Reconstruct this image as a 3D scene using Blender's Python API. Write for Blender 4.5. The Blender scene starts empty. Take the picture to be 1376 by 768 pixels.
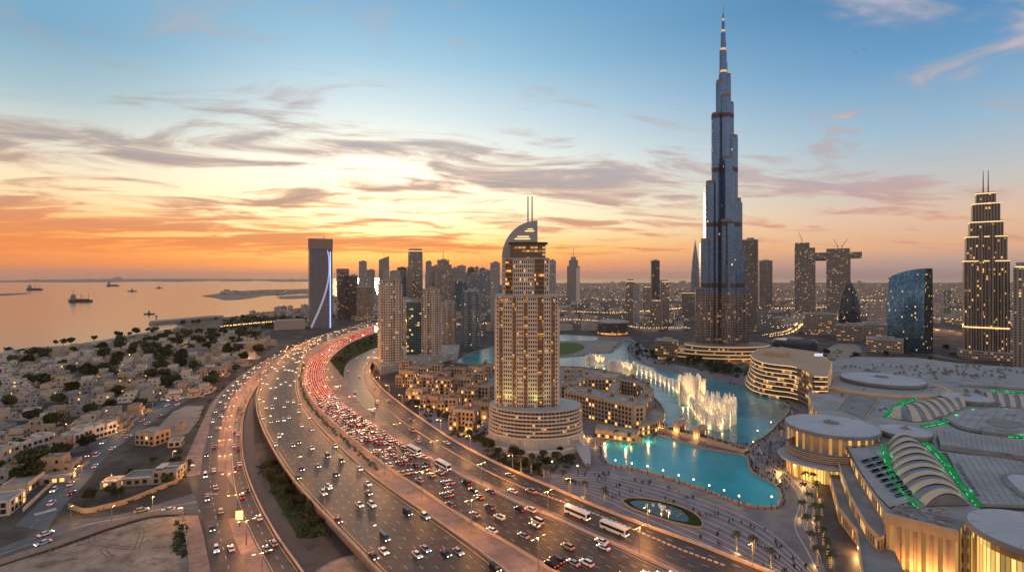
import bpy, bmesh, math, random
from math import radians, sin, cos, pi, atan2, hypot
from mathutils import Vector, Matrix
random.seed(7)
SC = bpy.context.scene
COL = SC.collection
H = 120.0; F = 700.0; CX = 688.0; HY = 372.0
# ------------------------------------------------------------------ camera
cam = bpy.data.cameras.new('camera'); co = bpy.data.objects.new('camera', cam); COL.objects.link(co)
co.location = (0, 0, H); co.rotation_euler = (radians(90), 0, 0)
cam.sensor_width = 36; cam.lens = 36*F/1376; cam.shift_y = -12/1376
cam.clip_start = 1; cam.clip_end = 200000
SC.camera = co
SC.view_settings.view_transform = 'Standard'; SC.view_settings.look = 'None'
SC.view_settings.exposure = 0.36; SC.view_settings.gamma = 1
SC.cycles.use_denoising = True
SC.cycles.max_bounces = 5; SC.cycles.diffuse_bounces = 2; SC.cycles.glossy_bounces = 3
SC.cycles.transmission_bounces = 2; SC.cycles.transparent_max_bounces = 12; SC.cycles.volume_bounces = 0
SC.cycles.sample_clamp_indirect = 4; SC.cycles.caustics_reflective = False; SC.cycles.caustics_refractive = False
SUN_AZ = radians(-16); SUN_EL = radians(5.0)

def lin(c):
    r = []
    for v in c[:3]:
        v = v/255.0
        r.append(v/12.92 if v <= .04045 else ((v+.055)/1.055)**2.4)
    return (r[0], r[1], r[2], 1.0)

class NT:
    """short hand for building node trees"""
    def __init__(s, tree): s.t = tree; s.n = tree.nodes; s.l = tree.links
    def new(s, typ, **kw):
        n = s.n.new(typ)
        for k, v in kw.items(): setattr(n, k, v)
        return n
    def put(s, sock, v):
        if v is None: return
        if isinstance(v, bpy.types.NodeSocket): s.l.new(v, sock)
        else: sock.default_value = v
    def m(s, op, a, b=None, c=None, clamp=False):
        n = s.n.new('ShaderNodeMath'); n.operation = op; n.use_clamp = clamp
        s.put(n.inputs[0], a); s.put(n.inputs[1], b); s.put(n.inputs[2], c)
        return n.outputs[0]
    def mix(s, f, a, b, bt='MIX'):
        n = s.n.new('ShaderNodeMix'); n.data_type = 'RGBA'; n.blend_type = bt
        s.put(n.inputs[0], f); s.put(n.inputs[6], a); s.put(n.inputs[7], b)
        return n.outputs[2]
    def ramp(s, f, stops, interp='LINEAR'):
        n = s.n.new('ShaderNodeValToRGB'); r = n.color_ramp; r.interpolation = interp
        while len(r.elements) < len(stops): r.elements.new(0.5)
        for e, (p, c) in zip(r.elements, stops): e.position = p; e.color = c
        s.put(n.inputs[0], f); return n.outputs[0]
    def mr(s, v, a, b, c=0, d=1, smooth=False):
        n = s.n.new('ShaderNodeMapRange'); n.interpolation_type = 'SMOOTHSTEP' if smooth else 'LINEAR'
        s.put(n.inputs[0], v); n.inputs[1].default_value = a; n.inputs[2].default_value = b
        n.inputs[3].default_value = c; n.inputs[4].default_value = d
        return n.outputs[0]
    def noise(s, vec, scale, detail=2, rough=.5, dist=0):
        n = s.n.new('ShaderNodeTexNoise'); s.put(n.inputs['Vector'], vec)
        n.inputs['Scale'].default_value = scale; n.inputs['Detail'].default_value = detail
        n.inputs['Roughness'].default_value = rough; n.inputs['Distortion'].default_value = dist
        return n.outputs['Fac']
    def comb(s, x, y, z=0.0):
        n = s.n.new('ShaderNodeCombineXYZ'); s.put(n.inputs[0], x); s.put(n.inputs[1], y); s.put(n.inputs[2], z)
        return n.outputs[0]
    def sep(s, v):
        n = s.n.new('ShaderNodeSeparateXYZ'); s.put(n.inputs[0], v); return n.outputs

# ------------------------------------------------------------------ sky (world): dusk air, clouds high above
W = bpy.data.worlds.new('World'); SC.world = W; W.use_nodes = True
w = NT(W.node_tree); w.n.clear()
tc = w.new('ShaderNodeTexCoord'); d = tc.outputs['Generated']
x, y, z = w.sep(d)[:3]
zc = w.m('MAXIMUM', z, 0.0)
az = w.m('ARCTAN2', x, y)
da = w.m('ABSOLUTE', w.m('SUBTRACT', az, SUN_AZ))
nearsun = w.ramp(zc, [(0, lin((232,132,70))), (.025, lin((250,146,52))), (.055, lin((255,190,84))), (.10, lin((255,238,186))), (.19, lin((240,238,220))),
                      (.28, lin((194,212,216))), (.38, lin((138,182,206))), (.50, lin((88,148,190))), (.62, lin((96,150,190))), (.9, (.27,.35,.47,1))])
leftside = w.ramp(zc, [(0, lin((206,120,80))), (.02, lin((238,132,58))), (.045, lin((244,144,58))), (.075, lin((244,176,96))), (.13, lin((238,214,172))),
                      (.19, lin((208,208,196))), (.26, lin((150,178,188))), (.34, lin((104,154,184))), (.62, lin((96,150,190))), (.9, (.27,.35,.47,1))])
away = w.ramp(zc, [(0, lin((158,142,146))), (.02, lin((178,150,142))), (.045, lin((218,166,132))), (.09, lin((214,178,152))), (.14, lin((186,182,178))),
                   (.22, lin((142,172,192))), (.32, lin((92,142,182))), (.42, lin((62,116,162))), (.62, lin((80,130,175))), (.9, (.27,.35,.47,1))])
fl = w.mr(az, SUN_AZ, SUN_AZ-radians(27), 0, 1, True)
fr = w.mr(az, SUN_AZ+radians(4), SUN_AZ+radians(58), 0, 1, True)
base = w.mix(fl, nearsun, leftside); base = w.mix(fr, base, away)
# the far eastern half of the sky (behind the viewpoint), brightened to light the facades
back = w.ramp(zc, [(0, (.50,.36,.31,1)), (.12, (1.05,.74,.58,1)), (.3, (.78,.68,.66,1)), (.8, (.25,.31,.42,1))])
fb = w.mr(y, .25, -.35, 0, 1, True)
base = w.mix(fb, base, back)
sky = w.new('ShaderNodeTexSky', sky_type='NISHITA', sun_disc=False, sun_elevation=SUN_EL, sun_rotation=SUN_AZ)
sky.dust_density = 3.0; sky.ozone_density = 2.0; sky.altitude = 50
base = w.mix(0.08, base, w.mix(1.0, sky.outputs[0], (0.14, 0.14, 0.14, 1), 'MULTIPLY'))
# clouds on a plane high above
inv = w.m('DIVIDE', 1.0, w.m('ADD', zc, 0.07))
u = w.m('MULTIPLY', x, inv); v = w.m('MULTIPLY', y, inv)
rot = radians(14)
u2 = w.m('ADD', w.m('MULTIPLY', u, cos(rot)), w.m('MULTIPLY', v, sin(rot)))
v2 = w.m('SUBTRACT', w.m('MULTIPLY', v, cos(rot)), w.m('MULTIPLY', u, sin(rot)))
pc = w.comb(w.m('MULTIPLY', u2, .55), v2, 3.1)
n1 = w.noise(pc, 2.0, 8, .60, .7)
n2 = w.noise(w.comb(w.m('MULTIPLY', u2, .28), w.m('MULTIPLY', v2, .55), 9.3), .9, 2, .5)
dens = w.m('ADD', n1, w.m('MULTIPLY', w.m('SUBTRACT', n2, .5), .75))
# more cloud over the sea side, less over the right
dens = w.m('ADD', dens, w.mr(az, radians(-45), radians(40), .045, -.03)); dens = w.m('ADD', dens, w.mr(z, .18, .36, 0, .05))
mask = w.mr(dens, .475, .63, 0, 1, True)
mask = w.m('MULTIPLY', mask, w.mr(z, .012, .06, 0, 1, True))
mask = w.m('MULTIPLY', mask, w.mr(z, .36, .55, 1, .5, True))
ccol = w.ramp(zc, [(0, lin((214,120,70))), (.05, lin((222,128,66))), (.085, lin((206,132,90))), (.13, lin((170,136,120))), (.2, lin((146,144,148))), (.3, lin((156,164,176))), (.4, lin((176,178,190)))])
cpink = w.ramp(zc, [(0, lin((190,140,125))), (.06, lin((196,142,122))), (.11, lin((178,146,146))), (.18, lin((168,160,172))), (.3, lin((196,178,186))), (.4, lin((176,176,196)))])
ccol = w.mix(fr, ccol, cpink)
thin = w.mr(dens, .52, .72, 0, 1, True)
glow = w.mix(1.0, base, lin((255,214,190)), 'MULTIPLY')
ccol = w.mix(thin, w.mix(.5, glow, ccol), ccol)
final = w.mix(w.m('MULTIPLY', mask, .92), base, ccol)
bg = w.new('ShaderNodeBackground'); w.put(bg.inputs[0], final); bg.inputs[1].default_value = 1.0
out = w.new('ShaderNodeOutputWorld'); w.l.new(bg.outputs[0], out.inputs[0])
W.cycles.sampling_method = 'MANUAL'; W.cycles.sample_map_resolution = 512
# ------------------------------------------------------------------ the sun, low behind thin cloud
sl = bpy.data.lights.new('sun', 'SUN'); so = bpy.data.objects.new('sun', sl); COL.objects.link(so)
sl.energy = 0.9; sl.angle = radians(5); sl.color = (1.0, .62, .34)
sdir = Vector((sin(SUN_AZ)*cos(SUN_EL), cos(SUN_AZ)*cos(SUN_EL), sin(SUN_EL)))
so.rotation_euler = (-sdir).to_track_quat('-Z', 'Y').to_euler(); so.location = (0, 0, 900)

# ------------------------------------------------------------------ materials
MATS = {}
def pm(name, col, rough=.7, metal=0.0, var=.18, scale=.15, spec=.3, bump=0, bscale=2, emit=None, es=0, coat=0, sample=False, var2=None):
    """procedural plain material, colour broken up by noise"""
    if name in MATS: return MATS[name]
    m = bpy.data.materials.new(name); m.use_nodes = True; t = NT(m.node_tree); b = t.n['Principled BSDF']
    if len(col) == 3: col = tuple(col)+(1.0,)
    tcn = t.new('ShaderNodeTexCoord'); P = tcn.outputs['Object']
    oi = t.new('ShaderNodeObjectInfo')
    if var:
        n = t.noise(P, scale, 5, .6)
        lo = tuple(c*(1-var) for c in col[:3])+(1,); hi = tuple(min(1, c*(1+var)) for c in col[:3])+(1,)
        c = t.mix(t.mr(n, .32, .68), lo, hi)
        if var2:
            c = t.mix(t.mr(t.noise(P, var2[1], 4, .65), .5, .72), c, tuple(var2[0])+(1,))
        t.put(b.inputs['Base Color'], c)
    else: b.inputs['Base Color'].default_value = col
    b.inputs['Roughness'].default_value = rough; b.inputs['Metallic'].default_value = metal
    b.inputs['Specular IOR Level'].default_value = spec; b.inputs['Coat Weight'].default_value = coat
    if bump:
        bn = t.new('ShaderNodeBump'); bn.inputs['Strength'].default_value = bump
        t.put(bn.inputs['Height'], t.noise(P, bscale, 3)); t.put(b.inputs['Normal'], bn.outputs[0])
    if emit:
        b.inputs['Emission Color'].default_value = tuple(emit[:3])+(1,); b.inputs['Emission Strength'].default_value = es
        m.cycles.emission_sampling = 'AUTO' if sample else 'NONE'
    MATS[name] = m; return m

def fac(name, wall, glass, cw=3.0, ch=3.3, ww=.6, wh=.6, lit=.1, litcol=(1, .55, .2), es=2.0, gm=0.0, gr=.15, wr=.6, wm=0.0,
        bandz=None, off=0.0, vcols=0, seed=0.0, litz=None, gvar=(.55, 1.35)):
    """facade: window grid laid out in metres on the wall's own UV map; some rooms have their lamps on"""
    if name in MATS: return MATS[name]
    m = bpy.data.materials.new(name); m.use_nodes = True; t = NT(m.node_tree); b = t.n['Principled BSDF']
    uv = t.new('ShaderNodeUVMap'); s = t.sep(uv.outputs[0])
    U = t.m('DIVIDE', s[0], cw); V = t.m('DIVIDE', t.m('ADD', s[1], off), ch)
    fu = t.m('FRACT', U); fv = t.m('FRACT', V); iu = t.m('FLOOR', U); iv = t.m('FLOOR', V)
    mu = t.m('LESS_THAN', t.m('ABSOLUTE', t.m('SUBTRACT', fu, .5)), ww/2)
    mv = t.m('LESS_THAN', t.m('ABSOLUTE', t.m('SUBTRACT', fv, .5)), wh/2)
    mask = t.m('MULTIPLY', mu, mv)
    oi = t.new('ShaderNodeObjectInfo')
    wn = t.new('ShaderNodeTexWhiteNoise', noise_dimensions='4D')
    t.put(wn.inputs['Vector'], t.comb(iu, iv, seed)); t.put(wn.inputs['W'], t.m('MULTIPLY', oi.outputs['Random'], 40.0))
    r = wn.outputs['Value']
    # lamps cluster floor by floor
    wf = t.new('ShaderNodeTexWhiteNoise', noise_dimensions='2D'); t.put(wf.inputs['Vector'], t.comb(t.m('FLOOR', t.m('DIVIDE', iu, 4.0)), iv, 0))
    thr = t.m('MULTIPLY', t.mr(wf.outputs['Value'], .3, 1, .10, 1.35), lit)
    on = t.m('LESS_THAN', r, thr)
    if litz:   # floors (in metres) where every lamp is on
        a = t.m('MULTIPLY', t.m('GREATER_THAN', s[1], litz[0]), t.m('LESS_THAN', s[1], litz[1]))
        on = t.m('MAXIMUM', on, a)
    e = t.m('MULTIPLY', t.m('MULTIPLY', mask, on), t.mr(t.m('FRACT', t.m('MULTIPLY', r, 91.7)), 0, 1, .12*es, .6*es))
    tcn = t.new('ShaderNodeTexCoord')
    nz = t.mr(t.noise(tcn.outputs['Object'], .06, 4, .6), .3, .7, .8, 1.15)
    wc = t.mix(1.0, tuple(wall)+(1,), t.comb(nz, nz, nz), 'MULTIPLY')
    gn = t.mr(t.m('FRACT', t.m('MULTIPLY', r, 37.3)), 0, 1, *gvar)
    gc = t.mix(1.0, tuple(glass)+(1,), t.comb(gn, gn, gn), 'MULTIPLY')
    t.put(b.inputs['Base Color'], t.mix(mask, wc, gc))
    t.put(b.inputs['Roughness'], t.mr(mask, 0, 1, wr, gr)); t.put(b.inputs['Metallic'], t.mr(mask, 0, 1, wm, gm))
    t.put(b.inputs['Emission Strength'], e)
    b.inputs['Emission Color'].default_value = tuple(litcol)+(1,)
    bn = t.new('ShaderNodeBump'); bn.inputs['Strength'].default_value = .6; bn.inputs['Distance'].default_value = .4
    t.put(bn.inputs['Height'], t.m('SUBTRACT', 1.0, mask)); t.put(b.inputs['Normal'], bn.outputs[0])
    m.cycles.emission_sampling = 'NONE'
    MATS[name] = m; return m

# ------------------------------------------------------------------ mesh helpers
class MB:
    def __init__(s): s.v = []; s.f = []; s.mi = []; s.uv = []
    def face(s, pts, mi=0, uvs=None):
        k = len(s.v); s.v.extend([tuple(p) for p in pts]); s.f.append(tuple(range(k, k+len(pts)))); s.mi.append(mi)
        s.uv.extend(uvs if uvs else [(p[0], p[1]) for p in pts])
    def prism(s, poly, z0, z1, mi=0, cap=0, u0=0.0, top=None, bottom=False, capmi=None):
        """poly: ccw list of xy; top: optional other polygon for the top ring"""
        top = top or poly; n = len(poly); u = u0; cap = cap if capmi is None else capmi
        ht = z1 if not callable(z1) else None
        zt = [z1(p) if callable(z1) else z1 for p in top]
        for i in range(n):
            j = (i+1) % n; a, b = poly[i], poly[j]; c, d_ = top[j], top[i]
            L = hypot(b[0]-a[0], b[1]-a[1])
            s.face([(a[0], a[1], z0), (b[0], b[1], z0), (c[0], c[1], zt[j]), (d_[0], d_[1], zt[i])], mi, [(u, z0), (u+L, z0), (u+L, zt[j]), (u, zt[i])])
            u += L
        s.face([(p[0], p[1], zt[i]) for i, p in enumerate(top)], cap)
        if bottom: s.face([(p[0], p[1], z0) for p in reversed(poly)], cap)
    def box(s, cx, cy, z0, sx, sy, sz, a=0.0, mi=0, cap=None, bottom=True):
        c, n = cos(a), sin(a)
        P = [(cx+c*px-n*py, cy+n*px+c*py) for px, py in ((-sx/2, -sy/2), (sx/2, -sy/2), (sx/2, sy/2), (-sx/2, sy/2))]
        s.prism(P, z0, z0+sz, mi, mi if cap is None else cap, bottom=bottom)
    def cyl(s, cx, cy, z0, z1, r0, r1=None, n=12, mi=0, cap=None):
        r1 = r0 if r1 is None else r1
        A = [(cx+r0*cos(2*pi*i/n), cy+r0*sin(2*pi*i/n)) for i in range(n)]
        B = [(cx+r1*cos(2*pi*i/n), cy+r1*sin(2*pi*i/n)) for i in range(n)]
        s.prism(A, z0, z1, mi, mi if cap is None else cap, top=B)
    def bar(s, a, b, r=.1, n=4, mi=0, r2=None):
        a = Vector(a); b = Vector(b); r2 = r if r2 is None else r2
        d_ = (b-a); L = d_.length
        if L < 1e-6: return
        d_.normalize(); up = Vector((0, 0, 1)) if abs(d_.z) < .95 else Vector((1, 0, 0))
        p = d_.cross(up).normalized(); q = d_.cross(p)
        A = [a+r*(cos(2*pi*(i+.5)/n)*p+sin(2*pi*(i+.5)/n)*q) for i in range(n)]
        B = [b+r2*(cos(2*pi*(i+.5)/n)*p+sin(2*pi*(i+.5)/n)*q) for i in range(n)]
        for i in range(n):
            j = (i+1) % n; s.face([A[j], A[i], B[i], B[j]], mi)
        s.face(A, mi); s.face(B[::-1], mi)
    def lathe(s, prof, cx=0, cy=0, n=24, mi=0, a0=0, a1=2*pi, sx=1, sy=1):
        """prof: list of (r,z)"""
        full = abs(a1-a0-2*pi) < 1e-6
        u = 0
        for k in range(n):
            t0 = a0+(a1-a0)*k/n; t1 = a0+(a1-a0)*(k+1)/n
            for (r0, z0), (r1, z1) in zip(prof[:-1], prof[1:]):
                pts = [(cx+sx*r0*cos(t0), cy+sy*r0*sin(t0), z0), (cx+sx*r0*cos(t1), cy+sy*r0*sin(t1), z0), (cx+sx*r1*cos(t1), cy+sy*r1*sin(t1), z1), (cx+sx*r1*cos(t0), cy+sy*r1*sin(t0), z1)]
                rr = max(r0, r1, .01)
                uvs = [(t0*rr, z0), (t1*rr, z0), (t1*rr, z1), (t0*rr, z1)]
                if r0 < 1e-6: pts = [pts[0], pts[2], pts[3]]; uvs = [uvs[0], uvs[2], uvs[3]]
                elif r1 < 1e-6: pts = pts[:3]; uvs = uvs[:3]
                s.face(pts, mi, uvs)
    def strip(s, A, B, mi=0, z=None, flip=False):
        """ribbon between polylines A and B (3d points)"""
        u = 0
        for i in range(len(A)-1):
            p = [A[i], A[i+1], B[i+1], B[i]]
            if flip: p = p[::-1]
            s.face(p, mi)
    def build(s, name, mats, parent=None, smooth=False, loc=None, weld=False):
        me = bpy.data.meshes.new(name); me.from_pydata(s.v, [], s.f)
        if not isinstance(mats, (list, tuple)): mats = [mats]
        for m in mats: me.materials.append(m)
        me.polygons.foreach_set('material_index', s.mi)
        ul = me.uv_layers.new(name='UVMap'); ul.data.foreach_set('uv', [c for p in s.uv for c in p])
        if weld:
            bm = bmesh.new(); bm.from_mesh(me); bmesh.ops.remove_doubles(bm, verts=bm.verts, dist=.002); bm.to_mesh(me); bm.free()
        if smooth:
            me.polygons.foreach_set('use_smooth', [True]*len(me.polygons))
        me.update()
        o = bpy.data.objects.new(name, me); COL.objects.link(o)
        if parent: o.parent = parent
        if loc: o.location = loc
        return o

def tag(o, label=None, cat=None, group=None, kind=None):
    if label: o['label'] = label
    if cat: o['category'] = cat
    if group: o['group'] = group
    if kind: o['kind'] = kind
    return o
def empty(name, loc=(0, 0, 0), rz=0.0):
    o = bpy.data.objects.new(name, None); COL.objects.link(o); o.location = loc; o.rotation_euler = (0, 0, rz); o.empty_display_size = 1
    return o
CH = {}
def copy_tree(o, parent=None):
    c = o.copy(); COL.objects.link(c)
    if parent: c.parent = parent
    for ch in kids(o): copy_tree(ch, c)
    return c
def kids(o):
    if o.name not in CH: CH[o.name] = list(o.children)
    return CH[o.name]
def light(name, kind, loc, energy, color=(1, .6, .28), parent=None, size=1.0, spot=None, target=None, blend=.5):
    l = bpy.data.lights.new(name, kind); l.energy = energy; l.color = color
    if kind == 'POINT': l.shadow_soft_size = size
    if kind == 'SPOT': l.shadow_soft_size = size; l.spot_size = radians(spot or 120); l.spot_blend = blend
    if kind == 'AREA': l.size = size
    o = bpy.data.objects.new(name, l); COL.objects.link(o); o.location = loc
    if target is not None: o.rotation_euler = (Vector(target)-Vector(loc)).to_track_quat('-Z', 'Y').to_euler()
    if parent: o.parent = parent
    return o

def G(px, py, z=0.0):
    Y = (H-z)*F/(py-HY); return Vector(((px-CX)/F*Y, Y, z))
def PX(p):
    return (CX+p[0]/p[1]*F, HY+(H-p[2])/p[1]*F)
def xy(v): return (v[0], v[1])
def spline(P, n=0, seg=8):
    """catmull-rom through P, then resampled to n points of equal spacing"""
    P = [Vector(p) for p in P]; Q = [P[0]*2-P[1]]+P+[P[-1]*2-P[-2]]; o = []
    for i in range(1, len(Q)-2):
        for k in range(seg):
            t = k/seg; a, b, c, d_ = Q[i-1], Q[i], Q[i+1], Q[i+2]
            o.append(.5*((2*b)+(c-a)*t+(2*a-5*b+4*c-d_)*t*t+(3*b-a-3*c+d_)*t**3))
    o.append(P[-1])
    return resample(o, n) if n else o
def resample(P, n):
    L = [0]
    for a, b in zip(P[:-1], P[1:]): L.append(L[-1]+(b-a).length)
    out = []; j = 0
    for k in range(n):
        d_ = L[-1]*k/(n-1)
        while j < len(L)-2 and L[j+1] < d_: j += 1
        t = (d_-L[j])/max(1e-9, L[j+1]-L[j]); out.append(P[j].lerp(P[j+1], min(1, max(0, t))))
    return out
def plen(P): return sum((b-a).length for a, b in zip(P[:-1], P[1:]))
def poly_sheet(name, pts, mat, z=None, kind='structure', parent=None):
    """flat polygon (triangulated) from 3d points"""
    bm = bmesh.new(); vs = [bm.verts.new((p[0], p[1], p[2] if z is None else z)) for p in pts]
    f = bm.faces.new(vs); f.normal_update()
    if f.normal.z < 0: f.normal_flip()
    bmesh.ops.triangulate(bm, faces=[f])
    me = bpy.data.meshes.new(name); bm.to_mesh(me); bm.free(); me.materials.append(mat)
    o = bpy.data.objects.new(name, me); COL.objects.link(o)
    if parent: o.parent = parent
    elif kind: o['kind'] = kind
    return o
def ccw(P):
    a = sum(P[i][0]*P[(i+1) % len(P)][1]-P[(i+1) % len(P)][0]*P[i][1] for i in range(len(P)))
    return P if a > 0 else P[::-1]
def inside(p, P):
    r = False; n = len(P); j = n-1
    for i in range(n):
        if (P[i][1] > p[1]) != (P[j][1] > p[1]) and p[0] < (P[j][0]-P[i][0])*(p[1]-P[i][1])/(P[j][1]-P[i][1])+P[i][0]: r = not r
        j = i
    return r
ORD = ['first', 'second', 'third', 'fourth', 'fifth', 'sixth', 'seventh', 'eighth', 'ninth', 'tenth', 'eleventh', 'twelfth']
def nth(i):
    if i < 12: return ORD[i]
    n = i+1; s_ = 'th' if 10 <= n % 100 <= 20 else {1: 'st', 2: 'nd', 3: 'rd'}.get(n % 10, 'th')
    return f'{n}{s_}'
def near_labels(objs, descs, marks):
    """label = look + how close it stands to the nearest landmark; unique for each thing"""
    b = {}
    for o, ds in zip(objs, descs):
        k = min(marks, key=lambda q: hypot(o.location.x-q[1][0], o.location.y-q[1][1]))
        b.setdefault((ds, k[0]), []).append((hypot(o.location.x-k[1][0], o.location.y-k[1][1]), o))
    for (ds, k), L in b.items():
        L.sort(key=lambda t_: t_[0])
        for i, (_, o) in enumerate(L):
            o['label'] = f'{ds} standing closest to {k}' if i == 0 else f'{ds}, {nth(i)} closest to {k}'
# ------------------------------------------------------------------ shared materials
M = {}
M['sand'] = pm('sand_ground', (.30, .235, .18), .95, var=.22, scale=.02, var2=((.17, .135, .105), .05))
M['city_ground'] = pm('city_ground', (.052, .044, .037), .95, var=.35, scale=.01, var2=((.15, .12, .09), .03))
M['sandlot'] = pm('sand_lot', (.33, .24, .17), .95, var=.4, scale=.07, var2=((.12, .085, .06), .13), bump=.8, bscale=.5)
M['asphalt'] = pm('asphalt', (.046, .033, .026), .52, var=.3, scale=.09, spec=.35, var2=((.085, .078, .074), .25))
M['asphalt_dark'] = pm('asphalt_dark', (.040, .039, .040), .6, var=.2, scale=.1, spec=.3)
M['asphalt_grey'] = pm('asphalt_grey', (.095, .10, .11), .7, var=.18, scale=.08, spec=.3)
M['pink'] = pm('pink_paving', (.27, .19, .155), .8, var=.25, scale=.12, var2=((.15, .11, .09), .25))
M['paint'] = pm('road_paint', (.50, .47, .43), .6, var=.15, scale=1)
M['ypaint'] = pm('yellow_paint', (.75, .45, .08), .6, var=.15, scale=1)
M['concrete'] = pm('concrete', (.34, .28, .23), .8, var=.15, scale=.2)
M['barrier'] = pm('barrier_concrete', (.50, .37, .28), .75, var=.15, scale=.4)
M['plaza'] = pm('plaza_paving', (.175, .145, .150), .55, var=.22, scale=.1, spec=.35, var2=((.11, .09, .095), .22))
M['plazaline'] = pm('plaza_line', (.52, .48, .47), .6, var=.1)
M['grass'] = pm('grass', (.025, .038, .014), .95, var=.35, scale=.3, spec=.1)
M['lawn'] = pm('lawn', (.085, .125, .03), .95, var=.25, scale=.1, spec=.1)
M['leaf'] = pm('leaf', (.035, .050, .018), .8, var=.55, scale=.6, spec=.2)
M['leaf2'] = pm('leaf_olive', (.060, .066, .026), .8, var=.5, scale=.6, spec=.2)
M['trunk'] = pm('trunk_bark', (.16, .11, .075), .9, var=.3, scale=2)
M['white'] = pm('white_render', (.58, .51, .44), .8, var=.10, scale=.3)
M['cream'] = pm('cream_render', (.50, .40, .29), .85, var=.12, scale=.3)
M['tan'] = pm('tan_render', (.40, .28, .18), .85, var=.14, scale=.3)
M['greyr'] = pm('grey_render', (.30, .27, .245), .85, var=.14, scale=.3)
M['roofc'] = pm('flat_roof', (.32, .275, .23), .9, var=.35, scale=.12)
M['glassd'] = pm('dark_glass', (.02, .025, .03), .12, var=0, spec=.8)
M['warmwin'] = pm('lit_window', (.4, .25, .1), .3, var=0, emit=(1, .52, .16), es=1.1)
M['metal'] = pm('grey_metal', (.35, .35, .36), .4, metal=.7, var=.1)
M['darkmetal'] = pm('dark_metal', (.05, .05, .055), .45, metal=.4, var=0)
M['farglow'] = pm('far_lamp_glow', (1, .8, .5), .4, var=0, emit=(1, .52, .18), es=3.0)
M['lampglow'] = pm('lamp_glow', (1, .8, .5), .4, var=0, emit=(1, .58, .22), es=14)
M['balllamp'] = pm('globe_lamp', (1, .85, .6), .4, var=0, emit=(1, .68, .28), es=3.5)
M['stone'] = pm('sandstone', (.46, .34, .24), .85, var=.16, scale=.25, var2=((.34, .25, .18), .5))
M['stone2'] = pm('dark_sandstone', (.36, .26, .185), .85, var=.16, scale=.25)

def water(name, col, rough, bstr, bsc, spec=.5, var=None):
    m = bpy.data.materials.new(name); m.use_nodes = True; t = NT(m.node_tree); b = t.n['Principled BSDF']
    P = t.new('ShaderNodeTexCoord').outputs['Object']
    c = tuple(col)+(1,)
    if var: c = t.mix(t.mr(t.noise(P, var[0], 4, .55, .4), .38, .66), c, tuple(var[1])+(1,))
    t.put(b.inputs['Base Color'], c)
    b.inputs['Roughness'].default_value = rough; b.inputs['Specular IOR Level'].default_value = spec
    mp = t.new('ShaderNodeMapping'); mp.inputs['Scale'].default_value = (1, 1.6, 1); t.l.new(P, mp.inputs[0])
    h = t.m('ADD', t.noise(mp.outputs[0], bsc, 4, .6), t.m('MULTIPLY', t.noise(mp.outputs[0], bsc*.13, 3, .6), 2.2))
    bn = t.new('ShaderNodeBump'); bn.inputs['Strength'].default_value = bstr; bn.inputs['Distance'].default_value = .5
    t.put(bn.inputs['Height'], h); t.put(b.inputs['Normal'], bn.outputs[0]); return m
M['sea'] = water('sea_water', (.10, .085, .07), .16, .12, .06, .6, (.0012, (.07, .065, .06)))
M['pond'] = water('pool_water', (.008, .36, .40), .20, .35, .35, .4, (.022, (.008, .25, .30)))  # turquoise lifted in the base colour, standing in for underwater lamps
M['lake'] = water('lake_water', (.024, .28, .32), .18, .4, .3, .5, (.016, (.018, .13, .18)))

# ------------------------------------------------------------------ ground, sea, islands
BIG = 46000.0
sea = MB(); sea.face([(-BIG, -3000, -1.2), (BIG, -3000, -1.2), (BIG, BIG*1.5, -1.2), (-BIG, BIG*1.5, -1.2)]); sea.build('sea', M['sea'])['kind'] = 'structure'
coast_px = [(0, 474), (34, 467), (91, 463.6), (135, 457), (186, 448), (232, 441.5), (241, 437), (236, 434), (281, 427), (321, 424.5), (338, 421), (376, 416.5), (413, 412), (470, 404), (560, 393), (640, 385), (740, 380.2), (1000, 379.6), (1376, 379.9)]
C0 = G(0, 474); coast = [Vector((-900, -400, 0)), Vector((C0.x*1.35, C0.y*.82, 0))]+[G(*p) for p in coast_px]+[Vector((26000, 11000, 0)), Vector((26000, -400, 0))]
poly_sheet('ground', coast, M['city_ground'], 0.0)
# strip of beach sand by the sea
be = spline([coast[1]]+[G(*p) for p in coast_px[:7]], 40)
bm_ = MB(); off = [p+Vector((26+10*sin(i), -34, 0)) for i, p in enumerate(be)]
bm_.strip([(p.x, p.y, .02) for p in be], [(p.x, p.y, .02) for p in off], flip=True); bm_.build('beach', M['sand'])['kind'] = 'structure'
def island(name, pts, z=.9):
    P = [G(px, py, 0) for px, py in pts]; P = [(p.x, p.y) for p in P]; P = ccw(P)
    b = MB(); c = (sum(p[0] for p in P)/len(P), sum(p[1] for p in P)/len(P))
    top = [(c[0]+(p[0]-c[0])*.985, c[1]+(p[1]-c[1])*.985) for p in P]
    b.prism(P, -1.6, z, top=top); b.build(name, M['sand_dark'])['kind'] = 'structure'
M['sand_dark'] = pm('island_ground', (.12, .105, .09), .95, var=.3, scale=.01)
island('island', [(270, 397.5), (283, 395.5), (300, 393.2), (322, 391), (350, 389.2), (380, 388.6), (420, 387.8), (420, 393), (385, 395), (355, 397), (335, 400.5), (315, 402.5), (300, 402.6), (290, 400)])
island('island', [(372, 399), (390, 397), (420, 395.8), (420, 399.4), (395, 400.8), (378, 401)])
island('island', [(-80, 396.2), (0, 394.6), (28, 393.6), (41, 393.2), (34, 394.6), (10, 396.4), (-80, 399)])
island('island', [(-60, 378.2), (40, 375.9), (140, 375.2), (250, 374.6), (330, 374.9), (370, 375.3), (360, 376.2), (300, 376.8), (270, 377.7), (240, 378.6), (200, 378.0), (150, 378.9), (90, 379.2), (30, 378.8), (-60, 379.5)])
island('island', [(345, 376.4), (380, 375.6), (430, 375.3), (430, 377.6), (395, 378.6), (370, 378.2), (352, 377.2)])
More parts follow.
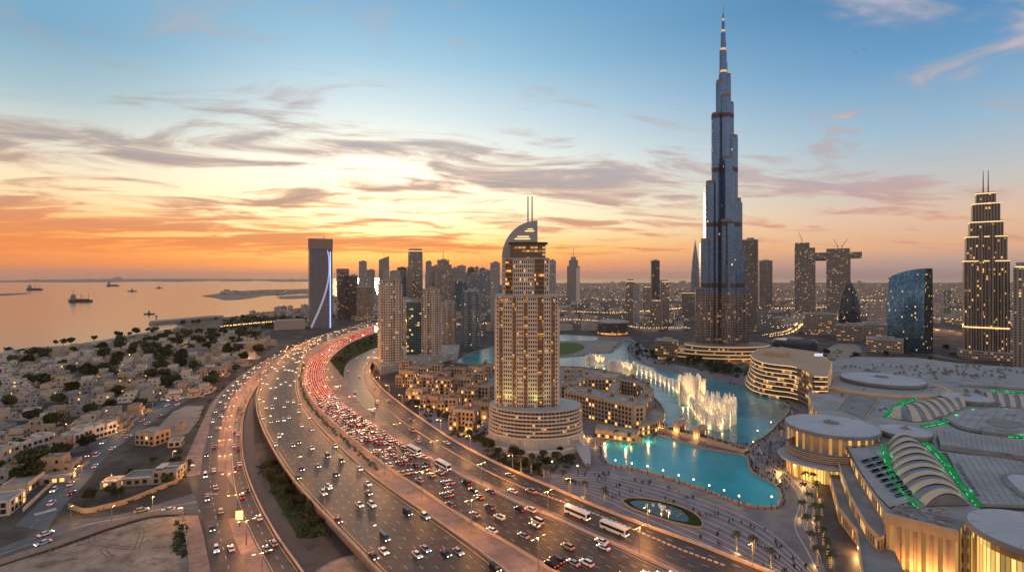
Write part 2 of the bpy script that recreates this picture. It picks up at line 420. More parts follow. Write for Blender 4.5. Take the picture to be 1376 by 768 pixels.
island('island', [(60, 374.4), (120, 374.0), (240, 373.9), (340, 374.1), (420, 374.0), (420, 374.5), (260, 374.6), (120, 374.9)], 3)
island('island', [(290, 376.9), (330, 376.7), (352, 377.0), (330, 377.7), (300, 377.7)])
# stone jetty with a little light tower at its head
jt = MB(); jp = spline([G(203, 435), G(225, 433), G(250, 430.6), (G(282, 427.6)), G(300, 427)], 30)
for a, b in zip(jp[:-1], jp[1:]): jt.bar((a.x, a.y, -.6), (b.x, b.y, -.6), 9, 5)
tag(jt.build('jetty', M['stone2']), 'long low stone jetty curving out into the bay from the beach', 'jetty')
p = G(210, 434.6); lt = empty('harbour_light', (p.x, p.y, 3)); tag(lt, 'small pale light tower on the head of the stone jetty', 'light tower')
b = MB(); b.cyl(0, 0, 0, 14, 2.6, 1.8, 10); b.build('tower', M['white'], lt, True); b = MB(); b.cyl(0, 0, 14, 17, 2.6, 2.6, 8); b.lathe([(2.8, 17), (1.2, 19), (0, 20)], n=8); b.build('lantern', M['tan'], lt)

# ------------------------------------------------------------------ ships in the bay
def ship(px, py, L, label, cat, kind='cargo', ang=0.0):
    p = G(px, py, 0); r = empty('ship' if kind != 'boat' else 'boat', (p.x, p.y, -1.2), ang); tag(r, label, cat)
    b = MB(); Wd = L*.17; hh = L*.085
    prof = [(-L/2, -Wd*.42), (-L*.3, -Wd*.5), (L*.28, -Wd*.5), (L*.42, -Wd*.28), (L/2, 0), (L*.42, Wd*.28), (L*.28, Wd*.5), (-L*.3, Wd*.5), (-L/2, Wd*.42)]
    low = [(a*.93, c*.8) for a, c in prof]
    b.prism(low, -.5, hh, 0, 1, top=prof); b.build('hull', [M['hull'], M['deck']], r)
    s_ = MB(); bx = -L*.33 if kind == 'cargo' else -L*.05
    s_.box(bx, 0, hh, L*.16, Wd*.8, hh*1.2); s_.box(bx, 0, hh*2.2, L*.11, Wd*.65, hh*.9); s_.box(bx+.01*L, 0, hh*3.1, L*.06, Wd*.9, hh*.5); s_.build('superstructure', M['hull2'], r)
    m_ = MB(); m_.bar((bx, 0, hh*3.5), (bx, 0, hh*5.5), L*.006); m_.build('mast', M['darkmetal'], r); m_ = MB(); m_.bar((L*.3, 0, hh), (L*.3, 0, hh*4), L*.006); m_.build('mast', M['darkmetal'], r); m_ = MB()
    if kind == 'cargo':
        m_.bar((0, 0, hh), (0, 0, hh*3.6), L*.008); m_.bar((0, 0, hh*3.4), (L*.16, 0, hh*2), L*.005)
        for q in range(4):
            s2 = MB(); s2.box(-L*.12+q*L*.12, 0, hh, L*.1, Wd*.7, hh*.45); s2.build('hatch', M['deck'], r)
    if m_.v: m_.build('derrick', M['darkmetal'], r)
M['hull'] = pm('ship_hull', (.05, .045, .045), .5, var=.2); M['hull2'] = pm('ship_house', (.25, .22, .2), .6, var=.2); M['deck'] = pm('ship_deck', (.1, .08, .07), .7, var=.2)
ship(109, 405, 118, 'dark cargo ship, largest vessel in the bay, lying side on', 'ship')
ship(47, 389.5, 150, 'hazy grey freighter at anchor on the left of the bay', 'ship')
ship(152, 384.2, 170, 'distant pale freighter riding low near the far shore', 'ship')
ship(178, 391.3, 78, 'small dark coaster in the middle of the bay', 'ship', 'boat')
ship(214, 387, 80, 'small dark boat close to the far island', 'boat', 'boat')
ship(201, 421.5, 36, 'dark workboat just outside the stone jetty', 'boat', 'boat')
ship(354, 420.5, 22, 'tiny boat between the green shore and the peninsula', 'boat', 'boat')

# ------------------------------------------------------------------ highway
ZD = 6.0
def E(pts, z=ZD, n=170): return spline([G(a, b, z) for a, b in pts], n)
NE = 170
LL = E([(545, 790), (510, 768), (487, 743), (458, 713), (428, 681), (395, 644), (368, 604), (351, 570), (345, 546), (347, 523), (363, 494), (392, 470), (426, 453), (458, 444), (502, 434.5), (560, 427)])
LR = E([(720, 792), (679, 768), (656, 750), (603, 711), (540, 668), (496, 636), (458, 602), (430, 574), (415, 556), (403, 535), (399, 515), (401, 496), (407, 480), (420, 468), (437, 459.5), (460, 450.5), (506, 436.5), (560, 429)])
JL = E([(790, 794), (746, 768), (719, 752), (691, 735), (641, 706), (606, 684), (574, 662), (528, 632), (499, 610), (468, 584), (443, 562), (420, 538), (409, 515), (410, 499), (417, 483), (432, 470.5), (449, 460.5), (468, 453), (508, 438.5), (560, 430.5)])
JR = E([(950, 790), (903, 768), (855, 746), (800, 721.5), (763, 705), (720, 687), (676, 667), (627, 643), (574.5, 615), (539.5, 597), (507.6, 575.5), (475, 554), (450, 533), (438, 515), (436, 499), (442, 484), (456, 470), (476, 458), (512, 445), (560, 434)])
FL = E([(975, 790), (924, 768), (873, 746), (817, 721), (770, 701.5), (700, 669.5), (636, 640), (586, 612.5), (548, 588), (512, 565), (488, 546), (473, 528), (464, 512), (462, 499), (468, 486), (485, 475.5), (512, 465), (560, 450)])
FD = E([(1040, 790), (985, 764), (920, 740), (863, 716), (820, 698), (770, 679), (720, 661), (691, 650), (647, 629), (609, 608), (571, 586), (545, 569), (520, 549), (502, 531), (492, 516), (488, 502), (492, 489), (508, 478), (535, 468), (570, 456)])
FR = E([(1085, 792), (1028.5, 768), (980, 749), (932, 730), (863, 705.5), (800, 681), (740, 655), (700, 638), (655, 617), (612, 594), (573, 568), (538, 543), (512, 521), (499, 504), (497, 492), (508, 481), (530, 472), (575, 458)])
def at(A, B, s, t):
    n = len(A)-1; k = min(n-1, max(0, int(t*n))); f = t*n-k
    p = A[k].lerp(A[k+1], f).lerp(B[k].lerp(B[k+1], f), s); q = A[k+1].lerp(B[k+1], s)-A[k].lerp(B[k], s)
    return p, q.normalized()
def ribbon(name, A, B, mat, dz=0.0, kind='structure', parent=None):
    m_ = MB(); m_.strip([(p.x, p.y, p.z+dz) for p in A], [(p.x, p.y, p.z+dz) for p in B], flip=True)
    me = m_.build(name, mat, parent)
    if kind and not parent: me['kind'] = kind
    return me
# solid deck under every carriageway
dk = MB(); dk.strip([(p.x, p.y, ZD-.06) for p in LL], [(p.x, p.y, ZD-.06) for p in FR], flip=True)
dk.strip([(p.x, p.y, ZD-.06) for p in LL], [(p.x, p.y, ZD-1.9) for p in LL]); dk.strip([(p.x+2.2, p.y, 0.0) for p in LL], [(p.x+2.2, p.y, ZD-.1) for p in LL], flip=True)
dk.strip([(p.x, p.y, 0) for p in FR], [(p.x, p.y, ZD-.06) for p in FR], flip=True); dk.build('highway_deck', M['pink'])['kind'] = 'structure'
ribbon('road', LL, LR, M['asphalt']); ribbon('road', JL, JR, M['asphalt']); ribbon('road', FL, FD, M['asphalt']); ribbon('road', FD, FR, M['asphalt_dark'], dz=-.02)
# planted slope between the jammed carriageway and the curve of the slip road
K0, K1 = 88, 152
ribbon('verge', JR[K0:K1], FL[K0:K1], M['grass'], dz=-.03)
ribbon('median', LR, JL, M['pink'], dz=.03)
def barrier(name, A, label, h=1.0, w_=.5, mat='barrier', i0=0, i1=None, shift=0.0, posts=True, cat='barrier'):
    P = A[i0:i1]; m_ = MB(); T = []
    for i, p in enumerate(P):
        q = (P[min(i+1, len(P)-1)]-P[max(i-1, 0)]).normalized(); nrm = Vector((q.y, -q.x, 0)); T.append((p+nrm*(shift-w_/2), p+nrm*(shift+w_/2), p+nrm*(shift-w_*.28), p+nrm*(shift+w_*.28)))
    z0 = P[0].z
    for a, b in zip(T[:-1], T[1:]):
        up = Vector((0, 0, h))
        m_.face([a[0], b[0], b[2]+up, a[2]+up][::-1]); m_.face([a[1], b[1], b[3]+up, a[3]+up]); m_.face([a[2]+up, b[2]+up, b[3]+up, a[3]+up][::-1])
    return tag(m_.build(name, M[mat]), label, cat)
barrier('crash_barrier', LL, 'low concrete parapet along the outer edge of the free-flowing carriageway', 1.1, .6, shift=-.3)
barrier('crash_barrier', LR, 'concrete barrier between free-flowing carriageway and central reservation', .9, .7, shift=.3)
barrier('crash_barrier', JL, 'concrete barrier between central reservation and jammed carriageway', .9, .7, shift=-.3)
barrier('crash_barrier', JR, 'concrete barrier on the right side of the jammed carriageway', 1.0, .9, shift=.6)
barrier('crash_barrier', FR, 'outermost pink parapet wall between slip road and fountain plaza', 1.3, .8, shift=.4)
# kerb of red and white blocks between the two slip lanes
kb = MB()
for i in range(4, 150):
    for f in (0, .5):
        p, q = at(FD, FD, 0, (i+f)/169)
        kb.box(p.x, p.y, ZD, max(.8, (FD[i+1]-FD[i]).length*.33), 1.0, .35, atan2(q.y, q.x))
kb.build('kerb_blocks', M['barrier'])['kind'] = 'structure'
# lane markings
def dashes(m_, A, B, s, step, ln, w_, ymax=620, mi=0, dz=.03, solid=False):
    C = [a.lerp(b, s) for a, b in zip(A, B)]; L = plen(C); n = max(4, int(L/step)); R = resample(C, n+1)
    for i in range(n):
        a = R[i]; q = (R[i+1]-R[i]).normalized()
        if a.y > ymax: break
        nr = Vector((q.y, -q.x, 0))*w_/2; b = R[i+1] if solid else a+q*ln; up = Vector((0, 0, dz))
        q2 = (R[min(i+2, n)]-R[i+1]).normalized() if solid and i+2 <= n else q; nr2 = Vector((q2.y, -q2.x, 0))*w_/2
        m_.face([a-nr+up, a+nr+up, b+nr2+up, b-nr2+up][::-1], mi)
LANES_L = [(i+1)/8 for i in range(7)]
mk = MB()
for s in LANES_L: dashes(mk, LL, LR, s, 9.5, 2.8, .20)
for s in [(i+1)/9 for i in range(8)]: dashes(mk, JL, JR, s, 9.5, 2.8, .20)
for s in (.36, .66): dashes(mk, FL, FD, s, 9.5, 2.8, .20)
dashes(mk, FD, FR, .5, 9.5, 3.2, .28, dz=.01)
dashes(mk, LL, LR, .955, 6, 0, .28, 1200, 1, solid=True); dashes(mk, LL, LR, .055, 6, 0, .28, 1200, 1, solid=True)
dashes(mk, JL, JR, .045, 6, 0, .28, 900, 1, solid=True); dashes(mk, JL, JR, .96, 6, 0, .25, 900, 0, solid=True)
dashes(mk, FL, FD, .06, 6, 0, .25, 700, 0, solid=True)
mk.build('lane_markings', [M['paint'], M['ypaint']])['kind'] = 'structure'
hd = MB()   # clipped planting along the central reservation near the viewpoint
rr = random.Random(3)
for i in range(20, 75):
    for q in range(3):
        p, d_ = at(LR, JL, .5+rr.uniform(-.12, .12), (i+q/3)/169)
        hd.lathe([(.9, 6.03), (1.1, 6.5), (.7, 7.0), (0, 7.2)], p.x+rr.uniform(-.5, .5), p.y, 6)
tag(hd.build('hedge', M['leaf2']), 'low scrubby hedge along the central reservation of the highway', 'hedge')

# ------------------------------------------------------------------ surface roads on the left
Z0 = .05
def E0(pts, n=80, z=Z0): return spline([G(a, b, z) for a, b in pts], n)
AL = E0([(288, 792), (284, 768), (277.5, 720), (272.5, 684), (270, 655), (270, 630), (274, 605), (279, 585), (286, 553), (301, 527), (322, 508), (350, 488), (384, 472), (422, 456.5), (455, 446), (500, 432)])
AR = E0([(344, 792), (334, 768), (314, 720.6), (302.6, 680.5), (296, 654), (292.6, 620), (294, 587), (302.6, 553), (318, 525), (335, 508), (358, 489), (388, 474), (426, 458), (459, 447), (503, 433)])
PL = E0([(240, 640), (250, 615), (258, 598), (271, 568), (287, 538), (312, 513), (343, 491), (379, 473.5), (420, 456), (453, 445.6), (497, 431.5)], z=.03)
PR = E0([(278, 640), (279, 615), (282, 598), (288, 568), (303, 538), (324, 513), (352, 491), (386, 474), (425, 457), (457, 446.4), (501, 432.5)], z=.03)
BL = E0([(370, 792), (364, 768), (341, 727), (324, 687), (314, 654), (311, 620), (311, 587), (316, 553), (331, 523), (344, 507), (362, 490), (391, 474.4), (428, 458.2)])
BR = E0([(418, 792), (404.5, 768), (371, 720.6), (344, 670.5), (329, 630), (324, 597), (326, 563.5), (334, 538), (349, 513), (365, 494), (388, 477.5), (420, 461), (440, 453)])
CLr = E0([(428, 792), (410, 768), (385, 735), (355, 690), (338, 655), (330, 625), (327, 597), (329, 563.5), (337, 538), (350, 515)], z=.02)
CRr = E0([(470, 792), (440, 768), (413, 738), (385, 700), (362, 660), (350, 628), (342, 597), (341, 566), (343, 545), (353, 520)], z=.02)
ribbon('pavement', PL, PR, M['pink']); ribbon('road', AL, AR, M['asphalt']); ribbon('road', BL, BR, M['asphalt'])
ribbon('pavement', [Vector((p.x, p.y, .03)) for p in AR], [Vector((p.x, p.y, .03)) for p in resample(BL, 80)], M['pink'])
ribbon('road', CLr, CRr, M['asphalt_dark'])
barrier('crash_barrier', BR, 'orange lit concrete barrier between surface road and dark underpass road', 1.0, .7, shift=.5)
mk = MB(); dashes(mk, AL, AR, .5, 9, 3, .25); dashes(mk, BL, BR, .5, 9, 3, .25); dashes(mk, BL, BR, .9, 6, 0, .25, 600, 1, solid=True); dashes(mk, BL, BR, .08, 6, 0, .22, 600, 0, solid=True)
# zebra crossings and stop bars
def zebra(a, b, n, w_, ln):
    a = G(*a, Z0); b = G(*b, Z0); q = (b-a).normalized(); nr = Vector((-q.y, q.x, 0))*ln/2
    for i in range(n):
        c = a.lerp(b, (i+.5)/n); mk.face([(c-q*w_-nr)+Vector((0, 0, .02)), (c+q*w_-nr)+Vector((0, 0, .02)), (c+q*w_+nr)+Vector((0, 0, .02)), (c-q*w_+nr)+Vector((0, 0, .02))])
# cross street, villa street and plots
XU = E0([(285, 652), (262, 662), (240, 668), (214, 676), (180, 686), (150, 692), (114, 696), (88, 702), (60, 712), (30, 724), (-20, 742), (-60, 756)], z=.04)
XD = E0([(285, 690), (270, 689), (244, 689), (215, 692), (190, 697), (165, 702), (140, 708), (110, 719), (75, 731), (40, 742), (0, 755), (-30, 768)], z=.04)
ribbon('road', XU, XD, M['asphalt_grey'])
ribbon('pavement', [a.lerp(b, .42)+Vector((0, 0, .03)) for a, b in zip(XU, XD)], [a.lerp(b, .52)+Vector((0, 0, .03)) for a, b in zip(XU, XD)], M['pink'])
poly_sheet('crossing', [G(*p) for p in [(251, 640), (300, 632), (318, 660), (328, 694), (274, 700), (262, 668)]], M['asphalt_dark'], .072)
VL = E0([(20, 706), (47, 680), (80, 648), (110, 617), (150, 583), (190, 556), (225, 537), (245, 529), (270, 524)], z=.04)
VR = E0([(62, 712), (84, 681), (117, 646), (144, 612), (182, 583), (222, 556), (246, 541), (262, 534), (284, 528)], z=.04)
ribbon('road', VL, VR, M['asphalt_grey'])
GL = E0([(150, 588), (120, 590), (95, 594), (66, 600)], 20, z=.045); GR_ = E0([(142, 603), (118, 605), (95, 608), (68, 611)], 20, z=.045)
ribbon('road', GL, GR_, M['asphalt_grey'])
zebra((268, 687), (301, 677), 9, .45, 4.5); zebra((46, 691), (76, 683), 9, .4, 3.5)
dashes(mk, XU, XD, .22, 8, 3, .2, dz=.05); dashes(mk, XU, XD, .75, 8, 3, .2, dz=.05); dashes(mk, VL, VR, .5, 8, 3, .2)
for xx in (279, 284.5, 290): 
    a = G(xx, 663, .1); mk.face([a+Vector((-1.4, -.5, .01)), a+Vector((1.4, -.5, .01)), a+Vector((1.4, .5, .01)), a+Vector((-1.4, .5, .01))])
mk.build('lane_markings', [M['paint'], M['ypaint']])['kind'] = 'structure'
poly_sheet('sand_lot', [G(*p) for p in [(-60, 790), (-60, 768), (0, 761), (40, 748), (75, 738), (110, 726), (144, 713), (168, 706), (201, 696), (240, 693), (246, 720), (250, 745), (254, 792)]], M['sandlot'], .06)
poly_sheet('pavement', [G(*p) for p in [(240, 692), (266, 692), (274, 720), (283, 768), (284, 792), (254, 792), (250, 745)]], M['pink'], .05)
poly_sheet('vacant_plot', [G(*p) for p in [(213, 573), (232, 553), (250, 545), (274, 545), (268, 562), (254, 580), (246, 585), (226, 588)]], M['sand'], .03)
poly_sheet('verge', [G(*p) for p in [(352, 618), (366, 628), (392, 668), (425, 706), (436, 718), (420, 723), (400, 722), (388, 700), (366, 663)]], M['grass'], .035)
# loop road round a bare circle beneath the edge of the viaduct
cc = G(478, 775, 0); lp = MB(); N_ = 40
for r0, r1, zz, mt in ((0, 17, .03, 'sandlot'), (17, 18.2, .06, 'pink'), (18.2, 27, .045, 'asphalt_dark')):
    m_ = MB(); m_.strip([(cc.x+r1*cos(2*pi*i/N_), cc.y+r1*sin(2*pi*i/N_), zz) for i in range(N_+1)], [(cc.x+max(r0, .01)*cos(2*pi*i/N_), cc.y+max(r0, .01)*sin(2*pi*i/N_), zz) for i in range(N_+1)], flip=True)
    m_.build({'sandlot': 'bare_ground', 'pink': 'kerb', 'asphalt_dark': 'road'}[mt], M[mt])['kind'] = 'structure'
tt = MB(); rt_ = random.Random(9)
for k in range(9):
    a = G(rt_.uniform(20, 200), rt_.uniform(735, 760), .075); b = G(rt_.uniform(60, 235), rt_.uniform(700, 735), .075); mid = a.lerp(b, .5)+Vector((rt_.uniform(-8, 8), rt_.uniform(-8, 8), 0)); P = spline([a, mid, b], 30)
    for off in (-.9, .9):
        for p, q in zip(P[:-1], P[1:]): d_ = (q-p).normalized(); n_ = Vector((d_.y, -d_.x, 0)); tt.face([p+n_*(off-.2)+Vector((0, 0, k*.002)), p+n_*(off+.2)+Vector((0, 0, k*.002)), q+n_*(off+.2)+Vector((0, 0, k*.002)), q+n_*(off-.2)+Vector((0, 0, k*.002))][::-1])
tt.build('tyre_tracks', pm('track_dirt', (.17, .12, .085), .95, var=.3))['kind'] = 'structure'
# hoarding round the sand lot
fp = spline([G(-20, 765), G(40, 745), G(70, 735.5), G(144, 709.5), G(201, 693), G(244, 690)], 50)
barrier('hoarding', fp, 'pale blue-grey panel fence round the sand lot beside the cross street', 2.4, .15, 'greyr', cat='fence')
fp = spline([G(246, 692), G(249, 720), G(254, 752), G(257, 790)], 20)
barrier('wire_fence', fp, 'thin pale fence between the sand lot and the pink pavement', 1.6, .12, 'white', cat='fence')

# ------------------------------------------------------------------ lakes and promenade
poly_sheet('plaza', [G(*p) for p in [(560, 560), (612, 594), (655, 617), (740, 655), (863, 705.5), (980, 749), (1090, 796), (1190, 796), (1190, 620), (1130, 560), (1100, 520), (1000, 500), (960, 500), (900, 488), (845, 452), (760, 450), (740, 470), (700, 500), (600, 500)]], M['plaza'], .012)
pond_px = [(811, 605), (812, 598), (821, 591), (838, 584.5), (855, 582.5), (875.5, 583), (909, 592), (943, 602.5), (980, 609), (1001, 614), (1008, 633), (1031, 646.6), (1044, 657), (1048, 668), (1045, 679), (1034, 682), (1004, 678.7), (970, 667), (943, 656.7), (892, 640), (852, 630), (821, 624.6), (812, 615)]
lake_px = [(742, 492), (742, 482), (766, 479), (790, 477), (806, 474), (821, 474), (828, 468), (838, 459), (850, 458.5), (844, 464), (842, 470), (848, 478), (860, 487), (878, 493), (909, 501), (943, 508.5), (970, 512), (994, 516), (1028, 529), (1050, 540), (1060, 548), (1056, 558), (1045, 568.7), (1028, 585.6), (1011, 594), (1003, 603), (985, 600), (943, 590), (909, 580), (889, 573), (885, 568), (893, 557), (891, 547), (882, 537), (868, 524), (850, 511), (828, 501), (790, 494)]
def loop(px, n=110):
    P = [G(a, b) for a, b in px]; return spline(P+[P[0]], n)[:-1]
PONDC = loop(pond_px); LAKEC = loop(lake_px, 160)
poly_sheet('pond_water', PONDC, M['pond'], .10); poly_sheet('lake_water', LAKEC, M['lake'], .10)
C3 = loop([(607, 487), (628, 477), (650, 469), (690, 463), (690, 492), (655, 491.5), (628, 488.5)], 60); poly_sheet('canal_water', C3, M['lake'], .10)
C4 = loop([(742, 458), (742, 450), (770, 450), (800, 452.5), (806, 455), (795, 457)], 40); poly_sheet('canal_water', C4, M['lake'], .10)
poly_sheet('lawn', loop([(746, 477), (747, 463), (760, 460), (778, 461.5), (786, 466), (780, 471), (764, 476)], 40), M['lawn'], .05)
poly_sheet('paved_island', loop([(790, 475), (797, 465), (810, 459), (830, 459), (836, 463), (822, 472)], 40), M['sand'], .14)
def quay(name, C, label, h=1.15, w_=.9, mat='stone2', cat='quay wall'):
    m_ = MB(); n = len(C)
    cx, cy = sum(p.x for p in C)/n, sum(p.y for p in C)/n
    a = sum(C[i].x*C[(i+1) % n].y-C[(i+1) % n].x*C[i].y for i in range(n)); sg = 1 if a > 0 else -1
    O = []
    for i, p in enumerate(C):
        q = (C[(i+1) % n]-C[i-1]).normalized(); O.append(p+Vector((q.y, -q.x, 0))*w_*sg)
    for i in range(n):
        j = (i+1) % n; up = Vector((0, 0, h)); a_, b_, c_, d_ = C[i], C[j], O[j], O[i]
        F_ = [[a_, b_, b_+up, a_+up], [d_, c_, c_+up, d_+up], [a_+up, b_+up, c_+up, d_+up]]
        for k, f in enumerate(F_): m_.face(f)
    return tag(m_.build(name, M[mat]), label, cat)
quay('quay_wall', PONDC, 'low dark stone parapet round the turquoise fountain pond'); quay('quay_wall', LAKEC, 'low stone parapet winding round the upper fountain lake')
quay('quay_wall', C3, 'low stone edge of the canal behind the tall curved hotel', 1.0)
# light bands set in the plaza paving
UP = E0([(735, 640), (800, 634), (850, 644), (892, 654), (943, 671), (1004, 696), (1052, 728), (1110, 790)], 60, .03)
LO = E0([(745, 660), (790, 662), (850, 688), (905, 711), (950, 731), (1000, 755), (1035, 770), (1080, 792)], 60, .03)
pl = MB()
for k in range(9):
    s = k/8
    for dlt in ((0, .32),):
        A = [a.lerp(b, s) for a, b in zip(UP, LO)]
        for i in range(len(A)-1):
            q = (A[i+1]-A[i]).normalized(); nr = Vector((q.y, -q.x, 0))*.22; pl.face([A[i]-nr, A[i]+nr, A[i+1]+nr, A[i+1]-nr][::-1])
for rad in (0, 1, 2):
    A = E0([(1020-rad*4, 600+rad), (1032+rad*6, 622), (1060+rad*8, 646), (1075+rad*9, 672), (1068+rad*12, 705), (1085+rad*14, 740), (1110+rad*12, 790)], 50, .03)
    for i in range(len(A)-1):
        q = (A[i+1]-A[i]).normalized(); nr = Vector((q.y, -q.x, 0))*.2; pl.face([A[i]-nr, A[i]+nr, A[i+1]+nr, A[i+1]-nr][::-1])
pl.build('plaza_markings', M['plazaline'])['kind'] = 'structure'
poly_sheet('service_road', [G(*p) for p in [(1098, 640), (1120, 650), (1130, 690), (1160, 740), (1180, 796), (1120, 796), (1100, 740), (1092, 690)]], M['asphalt'], .04)
# ------------------------------------------------------------------ towers
FC = {}
FC['beige'] = fac('facade_beige', (.47, .40, .34), (.03, .04, .05), 3.2, 3.3, .55, .55, .10, es=1.6)
FC['beige2'] = fac('facade_sand', (.43, .37, .31), (.035, .04, .05), 2.6, 3.2, .6, .5, .07, es=1.5, seed=3)
FC['dark'] = fac('facade_dark', (.10, .095, .095), (.025, .03, .035), 2.4, 3.4, .7, .6, .07, es=1.4, gr=.1, seed=1)
FC['darklit'] = fac('facade_dark_lit', (.16, .145, .13), (.03, .03, .03), 3.0, 3.4, .45, .5, .15, (1, .60, .24), 1.3, seed=2)
FC['grey'] = fac('facade_grey', (.36, .35, .34), (.035, .045, .055), 2.8, 3.4, .6, .6, .07, es=1.4, seed=4)
FC['bluegrey'] = fac('facade_bluegrey', (.22, .26, .30), (.07, .11, .14), 2.2, 3.6, .8, .7, .06, es=1.3, gm=.4, gr=.12, seed=5)
FC['teal'] = fac('facade_teal_glass', (.10, .16, .18), (.025, .075, .095), 3.0, 3.3, .85, .72, .08, (1, .62, .2), 1.8, gm=.35, gr=.12, seed=6)
FC['rib'] = fac('facade_ribbed', (.38, .345, .31), (.04, .045, .05), 4.5, 3.4, .45, 1.1, .0, seed=7)
FC['riblit'] = fac('facade_ribbed_lit', (.27, .235, .20), (.035, .035, .035), 4.2, 3.5, .5, .62, .16, (1, .55, .18), 1.8, seed=8)
FC['lattice'] = fac('facade_lattice', (.15, .18, .24), (.02, .035, .07), 3.4, 3.0, .55, .6, .0, gm=.3, seed=9)
FC['scaff'] = fac('facade_open_concrete', (.25, .22, .20), (.06, .055, .05), 4.6, 4.2, .72, .62, .22, (1, .58, .25), .7, gr=.6, seed=10)
FC['office'] = fac('facade_office_lit', (.30, .25, .20), (.04, .04, .04), 3.4, 3.8, .7, .45, .34, (1, .50, .16), 1.2, seed=11)
FC['bullet'] = fac('facade_bullet', (.035, .05, .07), (.03, .05, .075), 2.4, 3.4, .8, .7, .03, (1, .6, .2), 1.6, gm=.5, gr=.12, seed=14)
FC['lowrise'] = fac('facade_lowrise', (.36, .31, .26), (.05, .05, .05), 4.0, 3.4, .45, .45, .16, (1, .5, .16), 2.2, seed=12)
FC['stucco'] = fac('facade_stucco', (.42, .38, .33), (.05, .05, .05), 3.6, 3.2, .3, .42, .10, (1, .55, .2), 1.8, seed=13)
M['edge_light'] = pm('edge_light', (1, .9, .7), .4, var=0, emit=(1, .56, .20), es=1.1)
M['blue_led'] = pm('blue_led', (.3, .4, 1), .4, var=0, emit=(.25, .38, 1), es=2.2)
M['white_led'] = pm('white_led', (.8, .85, 1), .4, var=0, emit=(.75, .82, 1), es=.4)
M['brownmetal'] = pm('brown_crown', (.22, .17, .14), .6, var=.1)
M['bwall'] = pm('grey_render_tower', (.30, .29, .28), .8, var=.1)

def place(x0, x1, base, depth_m=None, z=0.0):
    Y = (H-z)*F/(base-HY); X = ((x0+x1)/2-CX)/F*Y; return X, Y
def TW(name, x0, x1, top, base, mat, label, cat='tower', rz=0.0, ratio=.8, shape='box', crown='flat', tiers=None, podium=None, group=None, spire=None, n=20):
    Y0 = H*F/(base-HY); Wa = (x1-x0)/F*Y0; q = radians(rz)
    w_ = Wa/(cos(q)+ratio*abs(sin(q))) if shape != 'round' else Wa; d_ = w_*ratio
    ca_ = cos(math.atan(((x0+x1)/2-CX)/F)); w_ *= ca_; d_ = w_*ratio
    Yc = Y0+(w_*abs(sin(q))+d_*cos(q))/2; Xc = ((x0+x1)/2-CX)/F*Yc
    ht = H-(top-HY)*Y0/F
    r = empty(name, (Xc, Yc, 0), -atan2(Xc, Yc)+q); tag(r, label, cat, group)
    def plan(s=1.0):
        if shape == 'round': return [(w_/2*s*cos(2*pi*i/n), w_/2*s*sin(2*pi*i/n)*max(ratio, .5)) for i in range(n)]
        if shape == 'bow':
            P = [(w_/2*s, d_/2*s), (-w_/2*s, d_/2*s)]
            return P+[(-w_/2*s+w_*s*i/10, -d_/2*s*(.62+.38*sin(pi*i/10))) for i in range(11)]
        if shape == 'notch':
            a, c = w_/2*s, d_/2*s; k = .16*w_*s
            return [(-a, -c+k), (-a+k, -c+k), (-a+k, -c), (-k*.6, -c), (-k*.6, -c+k*.6), (k*.6, -c+k*.6), (k*.6, -c), (a-k, -c), (a-k, -c+k), (a, -c+k), (a, c), (-a, c)]
        a, c = w_/2*s, d_/2*s; return [(-a, -c), (a, -c), (a, c), (-a, c)]
    tiers = tiers or [(1.0, 1.0)]
    z0 = 0; b = MB(); last = 1
    for fr, s in tiers:
        b.prism(plan(s), z0, ht*fr, 0, 1); z0 = ht*fr; last = s
    b.build('shaft', [mat, M['roofc']], r)
    if crown == 'flat':
        c = MB(); P = plan(last*1.015); c.prism(P, ht-1.2, ht+.8, 0, 0, bottom=True); c.build('parapet', M['bwall'], r)
        c = MB(); c.box(w_*.05, 0, ht+.8, w_*.45*last, d_*.5*last, max(3, ht*.02)); c.build('plant_room', M['greyr'], r)
    elif crown == 'dark':
        c = MB(); P = plan(last*1.02); c.prism(P, ht*.93, ht+.5, 0, 0, bottom=True); c.build('crown', M['brownmetal'], r)
    elif crown == 'lit':
        c = MB(); P = plan(last*1.01); c.prism(P, ht*.975, ht, 0, 0, bottom=True); c.build('crown', M['bwall'], r)
        c = MB(); P = plan(last*1.03); c.prism(P, ht*.955, ht*.965, 0, 0, bottom=True); c.build('light_band', M['edge_light'], r)
    elif crown == 'slant':
        c = MB(); P = plan(last*.98); c.prism(P, ht, lambda p: ht+ht*.09*(p[0]/w_+.5), 0, 0); c.build('crown', mat, r)
    elif crown == 'cone':
        c = MB(); P = plan(last*.8); T = plan(last*.08); c.prism(P, ht, ht*1.12, 0, 0, top=T); c.build('crown', M['brownmetal'], r)
    if spire:
        st = H-(spire-HY)*Y0/F; c = MB(); c.cyl(0, 0, ht, st, w_*.035, w_*.01, 8); c.build('spire', M['metal'], r)
    if podium:
        pw, ph = podium; c = MB(); c.box(0, -d_*.12, 0, w_*pw, d_*pw, ph, cap=1); c.build('podium', [FC['office'], M['roofc']], r)
    return r, w_, d_, ht, Yc
